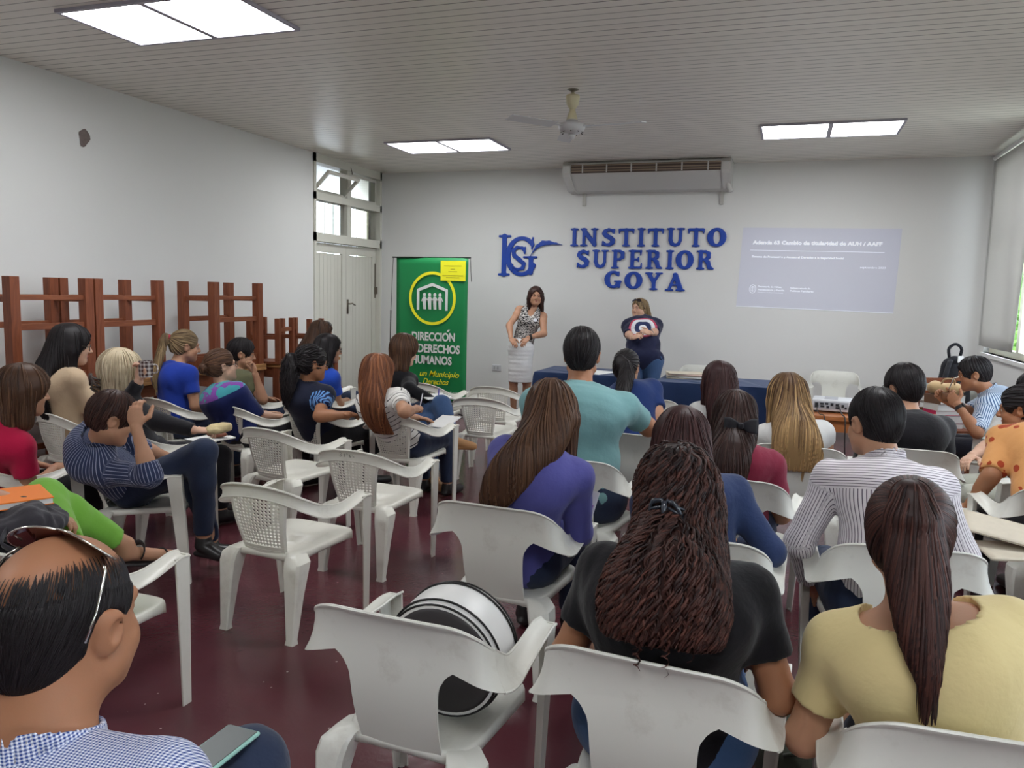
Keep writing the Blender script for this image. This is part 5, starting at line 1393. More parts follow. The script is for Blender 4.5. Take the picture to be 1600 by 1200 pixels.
def build_cast(only=None):
    D = {}
    def add(key, *a, **k): D[key] = (a, k)
    # the two speakers
    add('P15', 'standing woman in a black and white sleeveless top and white skirt, long brown hair', (837, 463, 10.17), (-3.22, 9.72), 193, (0, 0), 6, stand=True, hz=.92, w=.92, shirt=zigzag, legs_m=None, skirt=wskirt, skin_k='mid', hm=HM['darkbrown'], seed=2, sleeve='none', neckline='v', hpit=2, hunch=.0,
        hair=dict(k='long', len=.42, w=.06, t=.012, n=260, thick=.5, dx=.05, sides=True, side_len=.20), armR=(.11, .25, 1.06), armL=(-.11, .24, 1.07), poleR=(1, -.25, -.3), poleL=(-1, -.25, -.3), handR=dict(d=(-.5, .55, -.6), curl=.5), handL=dict(d=(.5, .5, -.6), curl=.5), hem=.0, face=True, shoes='brown_shoe', h=.010, hs=.98, hrol=-3,
        legR=((.085, .04, .49), (.08, .0, .085), (.10, .14, .035)), legL=((-.085, .02, .49), (-.09, -.05, .085), (-.11, .09, .035)))
    add('P16', 'standing woman in a navy tee with a round emblem, sunglasses on her head', (999, 482, 10.02), (-1.62, 9.62), 190, (-4.6, 4.5), 0, stand=True, hz=.86, w=1.32, belly=1.25, shirt=navy, legs_m=jeans2, skin_k='fair', hm=HM['darkblond'], seed=3, sleeve='elbow', hpit=2, hunch=.0, chubby=1.15,
        hair=dict(k='long', len=.21, w=.062, t=.008, n=260, sides=False, tone=.4), armR=(.13, .215, 1.10), armL=(-.05, .235, 1.17), poleR=(.7, -.3, -1), poleL=(-.7, -.3, -1), handR=dict(d=(-.7, .5, .3), curl=1.0, n=(-.3, -.6, -.6)), handL=dict(d=(.8, .45, .2), curl=1.1, n=(-.2, -.7, -.5)), hem=.20, waist=-.06, loose=.014, sdrop=.095, sw=.92, face=True, neckline='crew', h=.010, shoes='white_shoe')
    # left block
    add('P1', 'woman in a crimson top with a brown bob, beside the bent man', (38, 612, 4.15), seat('A10'), -18, None, -14, shirt=red, legs_m=blackc, skin_k='mid', hm=HM['brown'], seed=4, hair=dict(k='bob', len=.20, t=.022, n=420, steps=10), face=True, hs=1.04, hunch=.05, w=1.08, nohands=False)
    add('P2', 'woman with very long dark hair and thin glasses in a beige blouse', (113, 540, 5.6), seat('A19'), -22, None, -22, shirt=beige, legs_m=jeans, skin_k='fair', hm=HM['black'], seed=5, hair=dict(k='long', len=.52, w=.085, t=.02, n=420, steps=12, side_len=.30), face=True, hs=1.1, glasses='thin_frames', sleeve='elbow')
    add('P3', 'blonde woman in black with a checked hair claw, drinking from a mug', (190, 582, 5.1), seat('A8'), -25, None, -14, shirt=blackc, legs_m=blackc, skin_k='fair', hm=HM['blonde'], seed=6, hair=dict(k='bob', len=.13, t=.026, n=420, tone=.5), face=True, hs=1.06, sleeve='long', w=1.12, armL=wp(217, 596, 4.98), poleL=(-1, -.2, -.8), handL=dict(d=(.1, .1, 1), n=(.3, -.9, 0), t=(.6, .3, 0), curl=.9), armR=wp(303, 672, 4.86), poleR=(.9, -.5, -.3), handR=dict(d=(.2, 1, -.1), curl=.6))
    add('P4', 'man in a navy pinstriped shirt bent over his chair arm, hand to his forehead', (176, 655, 4.12), seat('A9', -.08, -.03), -58, (-2.0, 6.0), -15, shirt=stripe_navy, legs_m=jeans, skin_k='mid', hm=HM['darkbrown'], fem=False, seed=7, hair=dict(k='short', t=.020, n=560, sw=.0034, step=.010), hs=1.06, hpit=22, hunch=.07, sleeve='roll', collar=True, face=True,
        armR=wp(213, 668, 4.0), poleR=('w', atd(238, 778, 4.02)), handR=dict(d=(-.25, -.1, 1), n=(-.9, .2, .1), t=(0, .6, .3), curl=.8), armL=(-.16, .18, .60), hem=.13, waist=.2, legR=(wp(318, 706, 4.3), wp(318, 842, 4.45), wp(345, 868, 4.42)), legL=(wp(305, 740, 4.45), wp(330, 850, 4.62), wp(360, 860, 4.62)))
    add('P5', 'woman with a blonde ponytail in a royal blue tee', (290, 541, 6.5), seat('A7'), -18, None, -14, shirt=royal, legs_m=jeans, skin_k='mid', hm=HM['darkblond'], seed=8, hair=dict(k='pony', len=.42, w=.036, t=.008, tie=.045, n=360, ombre=.9), face=True, hs=1.02, hrol=2)
    add('P6', 'older woman in navy blouse with turquoise yoke, hair in a bun, dark glasses', (346, 572, 6.15), seat('A6'), -22, None, -16, shirt=blouse_m, legs_m=blackc, skin_k='fair', hm=HM['brown'], seed=9, hair=dict(k='bun', t=.008, n=260), face=True, hs=1.05, w=1.35, belly=1.2, glasses='black_frames', sleeve='elbow', hpit=-6, chubby=1.1)
    add('P7', 'short-haired person in an olive top with a hand to the mouth', (378, 553, 7.0), seat('A17'), -20, None, -28, shirt=olive, legs_m=jeans, skin_k='mid', hm=HM['black'], seed=10, hair=dict(k='short', t=.020, n=240), face=True, hs=1.02, armR=wp(399, 585, 6.75), poleR=(.8, .1, -1), handR=dict(d=(-.2, -.1, 1), n=(-.2, -1, 0), t=(-.8, 0, .4), curl=.9), sleeve='short')
    add('P8', 'woman with blue patterned sleeves, wavy dark ponytail and dark glasses', (488, 568, 6.05), seat('A5'), -18, None, -32, shirt=vest8, legs_m=blackc, skin_k='tan', hm=HM['black'], seed=11, hair=dict(k='pony', len=.34, w=.058, t=.012, tie=.0, n=420, wave=.006, rip=.004), face=True, hs=1.06, w=1.25, glasses='black_frames', armR=wp(545, 648, 5.75), poleR=(.9, -.6, -.5), handR=dict(d=(-.3, .9, -.1)))
    add('P9', 'woman in a bright blue tee with smooth black hair, behind the one with patterned sleeves', (514, 545, 7.1), seat('A16'), -20, None, -26, shirt=royal2, legs_m=jeans, skin_k='mid', hm=HM['black'], seed=12, hair=dict(k='long', len=.27, w=.07, t=.014, n=260, side_len=.10), face=True, hs=1.0, glasses='thin_frames')
    add('P10', 'woman by the white door with sunglasses pushed up on brown hair', (503, 521, 8.15), seat('A18'), -20, None, -10, shirt=blackc, legs_m=jeans, skin_k='mid', hm=HM['brown'], seed=13, hair=dict(k='long', len=.26, w=.075, t=.014, n=200), hs=1.0)
    add('P11', 'woman with straight reddish hair in a white top with black stripes', (592, 583, 5.8), seat('A4'), -8, None, -14, shirt=stripe_bw, legs_m=jeans, skin_k='mid', hm=HM['reddish'], seed=14, hair=dict(k='long', len=.44, w=.088, t=.018, n=700, steps=13, tone=.3, tv=.28, tip=.75), hs=1.04, w=1.08, hpit=14, armR=wp(650, 640, 5.72), poleR=(.9, -.6, -.4), handR=dict(d=(-.3, .9, .1), curl=.9), armL=(-.05, .28, .63))
    add('P12', 'woman in black with brown hair, writing on her crossed leg by the banner', (632, 548, 6.9), seat('A15'), -14, None, -24, shirt=black2, legs_m=jeans2, skin_k='fair', hm=HM['brown'], seed=15, hair=dict(k='bob', len=.2, t=.022, n=320), face=True, hs=1.05, w=1.12, sleeve='long', hpit=14, armR=wp(678, 628, 6.62), poleR=(.9, -.6, -.3), handR=dict(d=(-.2, .9, -.2), curl=.8), armL=(.0, .32, .66),
        legR=(wp(690, 632, 6.55), wp(708, 682, 6.45), wp(738, 697, 6.5)), legL=(wp(672, 660, 6.6), wp(678, 748, 6.55), wp(700, 765, 6.45)), shoes='tan_shoe', trouser_hem=.86)
    add('P13', 'person in lime green trousers with one sandalled foot crossed over', (-150, 690, 3.05), seat('A11'), -8, None, 0, shirt=blackc, legs_m=greent, skin_k='mid', hm=HM['brown'], seed=16, hair=dict(k='bob', n=120), legR=(wp(70, 778, 3.2), wp(196, 852, 3.48), wp(272, 868, 3.72)), legL=((-.24, .30, .46), (-.20, .10, .09), (-.20, .26, .035)), bare_foot=True, trouser_hem=.88)
    add('P14', 'balding man in a blue checked shirt, close to the camera', (102, 970, 1.21), (-1.0, .86), 2, (-2.5, 9.6), -6, shirt=ging, legs_m=jeans, skin_k='tan', hm=HM['black'], fem=False, seed=17, hair=dict(k='balding', t=.004, n=14000, sw=.0008, step=.005, steps=6, lift=.0008, nape=-.10, tone=.1, tv=.12), hs=1.10, w=1.24, sdrop=.04, collar=True, h=.008, fh=.0045, hh=.006, sleeve='short', armR=(.02, .20, .62), armL=(-.16, .30, .62), hpit=6, fold=.003, chubby=1.15, nk=1.15, handR=dict(d=(-.3, .9, -.1), curl=.7), legR=(('w', np.array([-1.01, 1.31, .63])), ('w', np.array([-1.20, 1.42, .27])), ('w', np.array([-1.24, 1.55, .20]))))
    # right block
    add('P17', 'man in a teal tee with short black hair, arm laid along the next chair', (909, 556, 4.45), seat('B9', .0, -.06), 8, None, -6, shirt=teal, legs_m=jeans, skin_k='tan', hm=HM['black'], fem=False, seed=18, hair=dict(k='short', t=.020, n=520, sw=.003, step=.010, nape=-.085), hs=1.16, w=1.62, sw=1.12, sdrop=.09, hz=.53, armR=wp(958, 612, 4.8), elbR=atd(1022, 676, 4.6), handR=dict(d=(-.9, .3, .2), curl=.6), sleeve='short', hunch=.04)
    add('P18', 'woman in a navy blue tee with a straight black ponytail', (979, 575, 5.6), seat('B11', -.02), -4, None, -28, shirt=navy2, legs_m=jeans, skin_k='mid', hm=HM['black'], seed=19, hair=dict(k='pony', len=.34, w=.045, t=.008, tie=.035, n=360), hs=1.02, w=1.05)
    add('P19', 'woman with smooth very dark hair and a white sleeve, in front of the bow', (1122, 597, 5.5), seat('B12'), 6, None, 0, shirt=white_c, legs_m=jeans, skin_k='mid', hm=HM['brown2'], seed=20, hair=dict(k='long', len=.42, w=.088, t=.02, n=420, steps=13, tv=.1, tone=.1), hs=1.04, sleeve='cap')
    add('P20', 'woman in a maroon tee with a black bow in her dark hair', (1147, 652, 4.08), seat('B7'), -2, None, -6, shirt=maroon, legs_m=jeans, skin_k='mid', hm=HM['darkbrown'], seed=21, hair=dict(k='long', len=.42, w=.07, t=.014, n=620, steps=12, tone=.1, tv=.12, dx=-.05, thick=.5), hs=1.05, w=1.02)
    add('P21', 'woman with long fair streaked hair and a white ruffled top', (1228, 620, 4.85), seat('B8'), 4, None, 0, shirt=white_c, legs_m=jeans, skin_k='mid', hm=HM['streaked'], seed=22, hair=dict(k='long', len=.42, w=.115, t=.020, n=900, steps=14, ombre=1.1, tone=.22, tv=.24, flare=.25, tip=.85), hs=1.05, sleeve='cap')
    add('P22', 'woman in a violet-blue blazer with straight brown hair', (862, 645, 3.38), seat('B2', -.02, .02), -2, None, -4, shirt=blazer, legs_m=jeans, skin_k='mid', hm=HM['brown'], seed=23, hair=dict(k='long', len=.37, w=.068, t=.014, n=900, steps=15, tone=.25, tv=.2, dx=-.12, thick=.34, side_len=.26), hs=1.05, w=1.06, sleeve='long', hpit=16, hem=.13, armR=(.13, .24, .60), poleR=(.45, -.5, -.8), h=.009, hrol=-4, hunch=.05)
    add('P23', 'woman in a denim jacket with smooth dark brown hair, behind the curly-haired one', (1063, 690, 3.28), seat('B6', .02, .0), 4, None, 0, shirt=denim, legs_m=jeans, skin_k='mid', hm=HM['brown2'], seed=24, hair=dict(k='long', len=.40, w=.095, t=.02, n=700, steps=13, tone=.14, tv=.14), hs=1.05, w=1.08, sleeve='long', h=.010, armR=(.16, .22, .62), poleR=(.7, -.5, -.7))
    add('P24', 'woman with long dark curly hair held by a claw clip, in a black tee', (1053, 776, 2.13), seat('B3', -.02), 0, None, 6, shirt=black2, legs_m=jeans2, skin_k='tan', hm=HM['redbrown'], seed=25, hair=dict(k='curly', len=.28, w=.125, sides=False, t=.012, n=2300, steps=16, step=.013, wave=.009, wf=1.25, sw=.0042, tone=.12, tv=.22, flare=.3, tip=.8, rip=.006, ripf=45, thick=.34, ombre=.35), hs=1.06, w=1.34, h=.008, hh=.007, armR=(.24, .20, .60), poleR=(.45, -.4, -.9), armL=(-.22, .20, .60), poleL=(-.45, -.4, -.9), sleeve='short', fold=.003, sdrop=.045, hunch=.05)
    add('P25', 'man in a white shirt with thin grey stripes and cropped black hair', (1366, 662, 3.22), seat('B5', -.02, -.02), 10, None, 6, shirt=stripe_wh, legs_m=jeans, skin_k='mid', hm=HM['black'], fem=False, seed=26, hair=dict(k='short', t=.013, n=1100, sw=.002, step=.007, lift=.0015, nape=-.08, tone=.15), hs=1.1, w=1.16, collar=True, sleeve='long', h=.008, armL=wp(1262, 905, 3.35), poleL=(-.8, -.6, -.5), armR=(.2, .28, .6), hunch=.05)
    add('P26', 'man with thick black hair in a black shirt, ahead of the striped white shirt', (1411, 607, 4.9), seat('B13', -.04, -.0), 14, None, 0, shirt=blackc, legs_m=dkgrey, skin_k='mid', hm=HM['black'], fem=False, seed=27, hair=dict(k='short', t=.030, n=520, sw=.003, nape=-.10), hs=1.05, w=1.2, sleeve='elbow', glasses='black_frames', hunch=.06)
    add('P27', 'man in a blue and white striped shirt by the window, leaning forward with a drink', (1521, 585, 6.3), (1.70, 7.10), 66, (0.0, 7.3), 4, shirt=stripe_bl, legs_m=dkgrey, skin_k='tan', hm=HM['black'], fem=False, seed=28, hair=dict(k='short', t=.018, n=420), hs=1.05, w=1.1, collar=True, sleeve='elbow', face=True, hpit=12, armL=wp(1496, 632, 6.1), poleL=('w', atd(1530, 690, 5.95)), armR=wp(1482, 628, 6.25), poleR=(.6, -.2, -1), handL=dict(d=(.3, .6, .6), n=(1, .1, .1), t=(0, -.3, 1), curl=1.0), handR=dict(d=(-.3, .6, .6), n=(-1, .1, .1), t=(0, -.3, 1), curl=1.0), h=.010)
    add('P28', 'person in a white shirt and pale trousers at the right-hand edge, elbow bare', (1612, 612, 5.25), (1.31, 5.45), 108, (0, 5.0), 0, shirt=white_c, legs_m=grey_tr, skin_k='fair', hm=HM['black'], fem=False, seed=29, hair=dict(k='short', n=120), hs=1.0, w=1.15, armL=wp(1548, 750, 5.0), poleL=('w', atd(1480, 722, 5.0)))
    add('P29', 'woman in an orange top with a leaf print, black hair pinned up', (1596, 640, 4.45), seat('B16', -.02), 14, None, 30, shirt=floral_m, legs_m=blackc, skin_k='tan', hm=HM['black'], seed=30, hair=dict(k='bun', t=.012, n=300), face=True, hs=1.05, w=1.15, sleeve='elbow', armL=wp(1512, 792, 4.35), poleL=(-.5, -.5, -.8), handL=dict(d=(-.7, .6, -.1), curl=.8))
    add('P30', 'woman in a yellow top with a long reddish brown ponytail, close to the camera', (1420, 838, 1.87), seat('B4', -.02, -.01), 2, (1.5, 9.6), 0, shirt=yellow, legs_m=jeans, skin_k='mid', hm=HM['redbrown'], seed=31, hair=dict(k='pony', len=.37, w=.050, dx=-.03, t=.010, tie=.085, n=2000, steps=14, step=.014, sw=.0036, tone=.12, tv=.2, lift=.0018), hs=1.06, w=1.26, h=.008, hh=.006, neckline='scoop', armL=(-.20, .20, .60), poleL=(-.5, -.4, -.9), sleeve='short', fold=.003, hunch=.04)
    add('P31', 'person in black trousers at the right-hand edge holding folded newspapers', (1800, 720, 3.4), seat('B17', -.02), 44, (0, 4), 0, shirt=blackc, legs_m=blackc, skin_k='mid', hm=HM['black'], seed=32, hair=dict(k='bob', n=120), hs=1.0, armL=wp(1560, 850, 3.55), poleL=(-.6, -.5, -.6), handL=dict(d=(-.6, .7, 0), n=(0, 0, 1), curl=.4), armR=wp(1610, 830, 3.7))
    for key, (a, k) in D.items():
        if only and key not in only: continue
        P_(key, *a, **k)
build_cast()
# ------------------------------------------------------------------ furniture and small things
wood_m = mat('red_brown_wood', col(112, 58, 38, 1.1), .5, .35)
def wood(name, c1, c2, ax=2):
    m = mat(name, c1, .5, .35); nt = m.node_tree; p = nt.nodes['Principled BSDF']; X, Y, Z, O = coords(nt)
    n = nt.nodes.new('ShaderNodeTexNoise'); n.inputs['Scale'].default_value = 6; n.inputs['Detail'].default_value = 5; n.inputs['Distortion'].default_value = 1.5
    mp = nt.nodes.new('ShaderNodeMapping'); sc = [6, 6, 6]; sc[ax] = .7; mp.inputs['Scale'].default_value = sc; nt.links.new(O, mp.inputs[0]); nt.links.new(mp.outputs[0], n.inputs['Vector'])
    nt.links.new(nmix(nt, n.outputs['Fac'], c1, c2), p.inputs['Base Color']); return m
wv = wood('desk_wood_upright', col(82, 38, 26, 1.1), col(146, 84, 54, 1.1), 2); wh = wood('desk_wood_level', col(90, 42, 28, 1.1), col(150, 90, 58, 1.1), 1); wtop = wood('desk_top_wood', col(150, 104, 62, 1.1), col(184, 136, 88, 1.1), 1); worange = wood('orange_wood', col(150, 88, 48, 1.1), col(186, 118, 68, 1.1), 0)
def desk(label, x0, x1, y0, y1, z0, upturned, hgt=.80, group='stacked wooden desks', top=.03, lg=.075, name='school_desk'):
    """school desk between leg centres; upturned ones stand on their top with the legs in the air"""
    t = thing(name, label, 'desk', ((x0 + x1) / 2, (y0 + y1) / 2, z0), 0, group); hx, hy = (x1 - x0) / 2, (y1 - y0) / 2
    fz = (lambda z: hgt - z) if upturned else (lambda z: z)
    def bx(lo, hi, nm, m):
        a, b = sorted((fz(lo[2]), fz(hi[2]))); MB().box((lo[0], lo[1], a), (hi[0], hi[1], b), bev=.003).obj(nm, m, t)
    bx((-hx - .06, -hy - .05, hgt - top), (hx + .06, hy + .05, hgt), 'desk_top', wtop)
    for sx in (-1, 1):
        for sy in (-1, 1): bx((sx * hx - lg / 2, sy * hy - lg / 2, 0), (sx * hx + lg / 2, sy * hy + lg / 2, hgt - top), 'leg', wv)
    for sx in (-1, 1):
        bx((sx * hx - .014, -hy, hgt - top - .11), (sx * hx + .014, hy, hgt - top), 'apron', wh)
        bx((sx * hx - .014, -hy, .13), (sx * hx + .014, hy, .165), 'stretcher', wh); bx((sx * hx - .014, -hy, .33), (sx * hx + .014, hy, .375), 'stretcher', wh)
    for sy in (-1, 1): bx((-hx, sy * hy - .014, hgt - top - .11), (hx, sy * hy + .014, hgt - top), 'apron', wh); bx((-hx, sy * hy - .014, .14), (hx, sy * hy + .014, .18), 'stretcher', wh)
    return t
for i, (y0, y1) in enumerate(((4.08, 4.70), (4.79, 5.43), (6.13, 6.78))):
    lab = ('beside the woman in crimson', 'behind the very long dark hair', 'behind the blonde ponytail')[i]
    desk('brown desk standing upright under an upturned one, ' + lab, -5.45, -5.05, y0, y1, 0, False, .82)
    desk('brown desk upturned on another, legs in the air, ' + lab, -5.40, -5.05, y0, y1, .821, True, .84)
desk('brown wooden desk standing upright under small upturned stools near the white door', -5.45, -5.05, 7.1, 8.2, 0, False, .82)
def stool(label, x, y, z0, hgt, hw):
    t = thing('wooden_stool', label, 'stool', (x, y, z0), .15, 'upturned wooden stools')
    MB().box((-hw - .03, -hw - .03, 0), (hw + .03, hw + .03, .03), bev=.004).obj('seat', wh, t)
    for sx in (-1, 1):
        for sy in (-1, 1): MB().box((sx * hw - .025, sy * hw - .025, .03), (sx * hw + .025, sy * hw + .025, hgt), bev=.003).obj('leg', wv, t)
    for sx in (-1, 1):
        MB().box((sx * hw - .012, -hw, hgt - .14), (sx * hw + .012, hw, hgt - .10)).obj('stretcher', wh, t); MB().box((-hw, sx * hw - .012, hgt - .22), (hw, sx * hw + .012, hgt - .18)).obj('stretcher', wh, t)
stool('small brown stool upturned on a desk, beside the tall upturned desk legs', -5.2, 7.2, .822, .48, .16)
stool('small brown stool upturned on a desk, right beside the white door', -5.2, 7.78, .822, .46, .16)
for k in range(3):
    t = tag(MB().box((-.3, -.38, 0), (.3, .38, .03), bev=.003).obj('wooden_board', wtop), 'loose wooden board in the low pile between the desks and the door, %s one' % ('bottom', 'middle', 'top')[k], 'board', 'loose boards'); t.location = (-4.72, 7.75 + .02 * k, .0 + .0305 * k)

# front tables under navy cloths
clothn = cloth('navy_tablecloth', col(34, 50, 84, 1.15), .15, .85, .06)
def covered_table(label, clabel, x0, x1, y0, y1):
    t = thing('folding_table', label, 'table', ((x0 + x1) / 2, (y0 + y1) / 2, 0), 0, 'front tables'); hx, hy = (x1 - x0) / 2, (y1 - y0) / 2
    MB().box((-hx, -hy, .715), (hx, hy, .745)).obj('table_top', wtop, t)
    for sx in (-1, 1):
        for sy in (-1, 1): MB().box((sx * (hx - .06) - .02, sy * (hy - .06) - .02, 0), (sx * (hx - .06) + .02, sy * (hy - .06) + .02, .715)).obj('leg', pole_m, t)
    # cloth: top, and folds hanging down each side
    per = []
    def edge(a, b, n):
        for u in np.linspace(0, 1, n, endpoint=False): per.append((a[0] + (b[0] - a[0]) * u, a[1] + (b[1] - a[1]) * u))
    e = .004; c = [(-hx - e, -hy - e), (hx + e, -hy - e), (hx + e, hy + e), (-hx - e, hy + e)]
    for i in range(4): edge(c[i], c[(i + 1) % 4], 30)
    n = len(per); vs = []; fs = []
    for j, z in enumerate((.749, .745, .70, .55, .35, .12)):
        for i, (x, y) in enumerate(per):
            a = (0, .002, .010, .018, .024, .028)[j]; k = 1 + math.sin(i * .9) * .5 + .4 * math.sin(i * .37 + 1)
            r = math.hypot(x / hx, y / hy); vs.append((x + (x / hx) ** 5 * a * k, y + (y / hy) ** 5 * a * k, z))
    for j in range(5):
        for i in range(n): fs.append((j * n + i, j * n + (i + 1) % n, (j + 1) * n + (i + 1) % n, (j + 1) * n + i)[::-1])
    fs.append(tuple(range(n))); mb = MB(); mb.add(vs, fs); o = mb.obj('tablecloth', clothn, None, False, 50); o.location = ((x0 + x1) / 2, (y0 + y1) / 2, 0); tag(o, clabel, 'tablecloth', 'navy tablecloths')
covered_table('table under the navy cloth in front of the woman with the white skirt', 'navy cloth over the table beside the white skirt', -2.66, -1.62, 8.55, 9.35)
covered_table('table under the navy cloth that carries the pile of papers', 'navy cloth over the table carrying the pile of papers', -1.26, -.12, 8.25, 9.05)
paper_m = mat('white_paper', col(228, 228, 226), .7); news_m = mat('newsprint', col(196, 186, 168), .8, var=.08, vscale=30); pink_p = mat('pink_paper', col(206, 176, 170), .8)
o = tag(MB().box((-.16, -.22, 0), (.16, .22, .003)).obj('paper_sheet', paper_m), 'white sheet of paper lying on the navy-covered table behind the teal shirt', 'paper'); o.location = (-2.02, 8.82, .7505); o.rotation_euler = (0, 0, -.3)
z = .7505
for k, (dx, r, m) in enumerate(((0, .1, news_m), (.02, -.15, paper_m), (-.01, .2, news_m), (.03, -.05, pink_p), (.0, .3, news_m))):
    o = tag(MB().box((-.19, -.13, 0), (.19, .13, .012), bev=.002).obj('newspaper', m), 'folded newspaper in the pile on the navy-covered table, number %s from the bottom' % ('one', 'two', 'three', 'four', 'five')[k], 'newspaper', 'newspapers in the pile on the blue table'); o.location = (-1.02 + dx, 8.75, z); o.rotation_euler = (0, 0, r); z += .0122

# projector on a small wooden table, in front of it the power lead
t = thing('wooden_table', 'orange-brown wooden table carrying the projector', 'table', (.66, 6.85, 0))
MB().box((-.52, -.28, .70), (.52, .28, .735), bev=.004).obj('table_top', worange, t); MB().box((-.48, -.25, .61), (.48, -.23, .70)).obj('apron', worange, t); MB().box((-.48, .23, .61), (.48, .25, .70)).obj('apron', worange, t)
for sx in (-1, 1):
    MB().box((sx * .47 - .01, -.25, .61), (sx * .47 + .01, .25, .70)).obj('apron', worange, t)
    for sy in (-1, 1): MB().box((sx * .46 - .035, sy * .235 - .035, 0), (sx * .46 + .035, sy * .235 + .035, .70), bev=.004).obj('leg', worange, t)
pj = thing('projector', 'white projector with its socket panel facing the audience', 'projector', (.40, 6.88, .736), math.radians(-4)); pjw = mat('projector_white', col(218, 220, 224), .35, .45); pjd = mat('socket_dark', col(38, 40, 46), .5)
MB().box((-.17, -.12, .012), (.17, .13, .105), bev=.014).obj('body', pjw, pj, False, 35); MB().box((-.155, -.124, .03), (.10, -.119, .088)).obj('socket_panel', mat('socket_panel_grey', col(168, 172, 180), .5), pj)
rng = np.random.RandomState(3)
for x, zz, w, hh_ in ((-.135, .058, .016, .02), (-.095, .07, .02, .008), (-.06, .072, .018, .008), (-.09, .05, .022, .008), (-.05, .046, .012, .01), (-.02, .068, .014, .012), (.02, .065, .02, .01), (.02, .044, .018, .007), (.06, .06, .012, .012), (.082, .045, .008, .008)):
    MB().box((x - w / 2 - .004, -.1265, zz - hh_), (x + w / 2 + .004, -.123, zz + hh_)).obj('socket', pjd, pj)
MB().box((-.08, -.1, .1045), (.02, .1, .1065)).obj('lid_groove', mat('projector_seam', col(170, 172, 178), .5), pj)
for sx in (-1, 1):
    for sy in (-1, 1): MB().tube([(sx * .14, sy * .1, 0), (sx * .14, sy * .1, .014)], .012, 10).obj('foot', pjd, pj)
MB().lathe([(.0, .0), (.04, .0), (.042, .01), (.034, .02)], 20, Matrix.Translation((.08, .128, .06)) @ Matrix.Rotation(-math.pi / 2, 4, 'X')).obj('lens', pjd, pj, True)
def cable(name, label, pts, r, m, cat='cable'):
    mb = MB(); mb.tube(crom(pts, len(pts) * 6), r, 8); return tag(mb.obj(name, m, None, True), label, cat)
cable('power_cable', 'black power lead hanging from the back of the projector', [(.27, 6.76, .79), (.26, 6.70, .765), (.28, 6.62, .742), (.31, 6.55, .735), (.33, 6.53, .60), (.36, 6.50, .3), (.40, 6.5, .05), (.45, 6.55, .008)], .004, pole_m)
cable('video_cable', 'black video lead hanging from the middle of the projector sockets', [(.42, 6.755, .80), (.425, 6.69, .79), (.44, 6.60, .75), (.46, 6.54, .72), (.47, 6.52, .5), (.5, 6.5, .2), (.55, 6.52, .01), (.7, 6.6, .008)], .005, pole_m)
o = tag(MB().box((-.15, -.1, 0), (.15, .1, .02), bev=.002).obj('paper_pad', paper_m), 'white pad of paper on the corner of the projector table', 'paper pad'); o.location = (1.02, 6.80, .736)

# corner: backpack on its chair, books and beige bag below it
cx_, cy_ = CH['B20'][0]
bp = thing('backpack', 'black backpack standing on a chair in the corner by the window', 'backpack', (1.62, 9.02, .41), .4); bp.scale = (1.1, 1.1, 1.12); bk = cloth('backpack_black', col(28, 29, 34, 1.2), .3, .7)
v = Vol([cap((0, 0, .16), (0, .02, .50), .17, .12, ((0, 1, 0), .62)), cap((0, -.10, .15), (0, -.09, .30), .11, .10, ((0, 1, 0), .5))], .010); v.add([cap((0, 0, .16), (0, .02, .50), .17, .12, ((0, 1, 0), .62))], 0); v.ripple(.004, 30, 4); link('main_bag', np_mesh('main_bag', [v.mesh() + (0,)], bk), bp)
v = Vol([cap((0, -.10, .15), (0, -.09, .30), .115, .10, ((0, 1, 0), .5))], .009); v.add([cap((0, -.10, .15), (0, -.09, .30), .115, .10, ((0, 1, 0), .5))], 0); link('front_pocket', np_mesh('front_pocket', [v.mesh() + (0,)], bk), bp)
MB().tube(crom([(-.05, .02, .60), (-.06, .02, .68), (0, .02, .72), (.06, .02, .68), (.05, .02, .60)], 16), .014, 8).obj('grab_handle', bk, bp, True); MB().box((-.025, -.075, .56), (.025, -.065, .62), bev=.003).obj('white_patch', paper_m, bp)
for q in (-1, 1): MB().tube(crom([(q * .08, -.05, .58), (q * .16, -.12, .45), (q * .19, -.12, .25), (q * .16, -.02, .10)], 14), .016, 8, flat=(.5, 1.4)).obj('shoulder_strap', bk, bp, True)
bb = [(1.36, 8.28, 0)]
t = thing('wooden_chair', 'plain brown wooden chair by the window carrying books and a beige bag', 'chair', (1.42, 8.25, 0), math.radians(200)); 
MB().box((-.19, -.19, .45), (.19, .19, .475), bev=.004).obj('seat', wh, t)
for sx in (-1, 1):
    MB().box((sx * .17 - .018, .15, 0), (sx * .17 + .018, .186, .45)).obj('leg', wv, t); MB().box((sx * .17 - .018, -.186, 0), (sx * .17 + .018, -.15, .93)).obj('leg', wv, t)
for zz in (.62, .78, .9): MB().box((-.16, -.178, zz - .03), (.16, -.16, zz + .02)).obj('back_slat', wh, t)
zz = .4765
for k, (m, hgt) in enumerate(((mat('book_red', col(150, 50, 60), .5), .05), (mat('book_grey', col(160, 160, 165), .5), .07), (mat('book_crimson', col(186, 40, 84), .5), .045), (mat('book_white', col(206, 204, 198), .6), .06), (mat('book_brown', col(110, 80, 60), .5), .08))):
    bkk = thing('book', 'book in the pile on the wooden chair by the window, %s from the bottom' % ORD[k], 'book', (1.42, 8.25, zz), .2 + .1 * k, 'books in the pile by the window')
    MB().box((-.14, -.10, 0), (.14, .10, .004)).box((-.14, -.10, hgt - .004), (.14, .10, hgt)).box((-.14, -.10, .004), (-.136, .10, hgt - .004)).obj('cover', m, bkk); MB().box((-.135, -.096, .004), (.136, .096, hgt - .004)).obj('pages', paper_m, bkk); zz += hgt + .0005
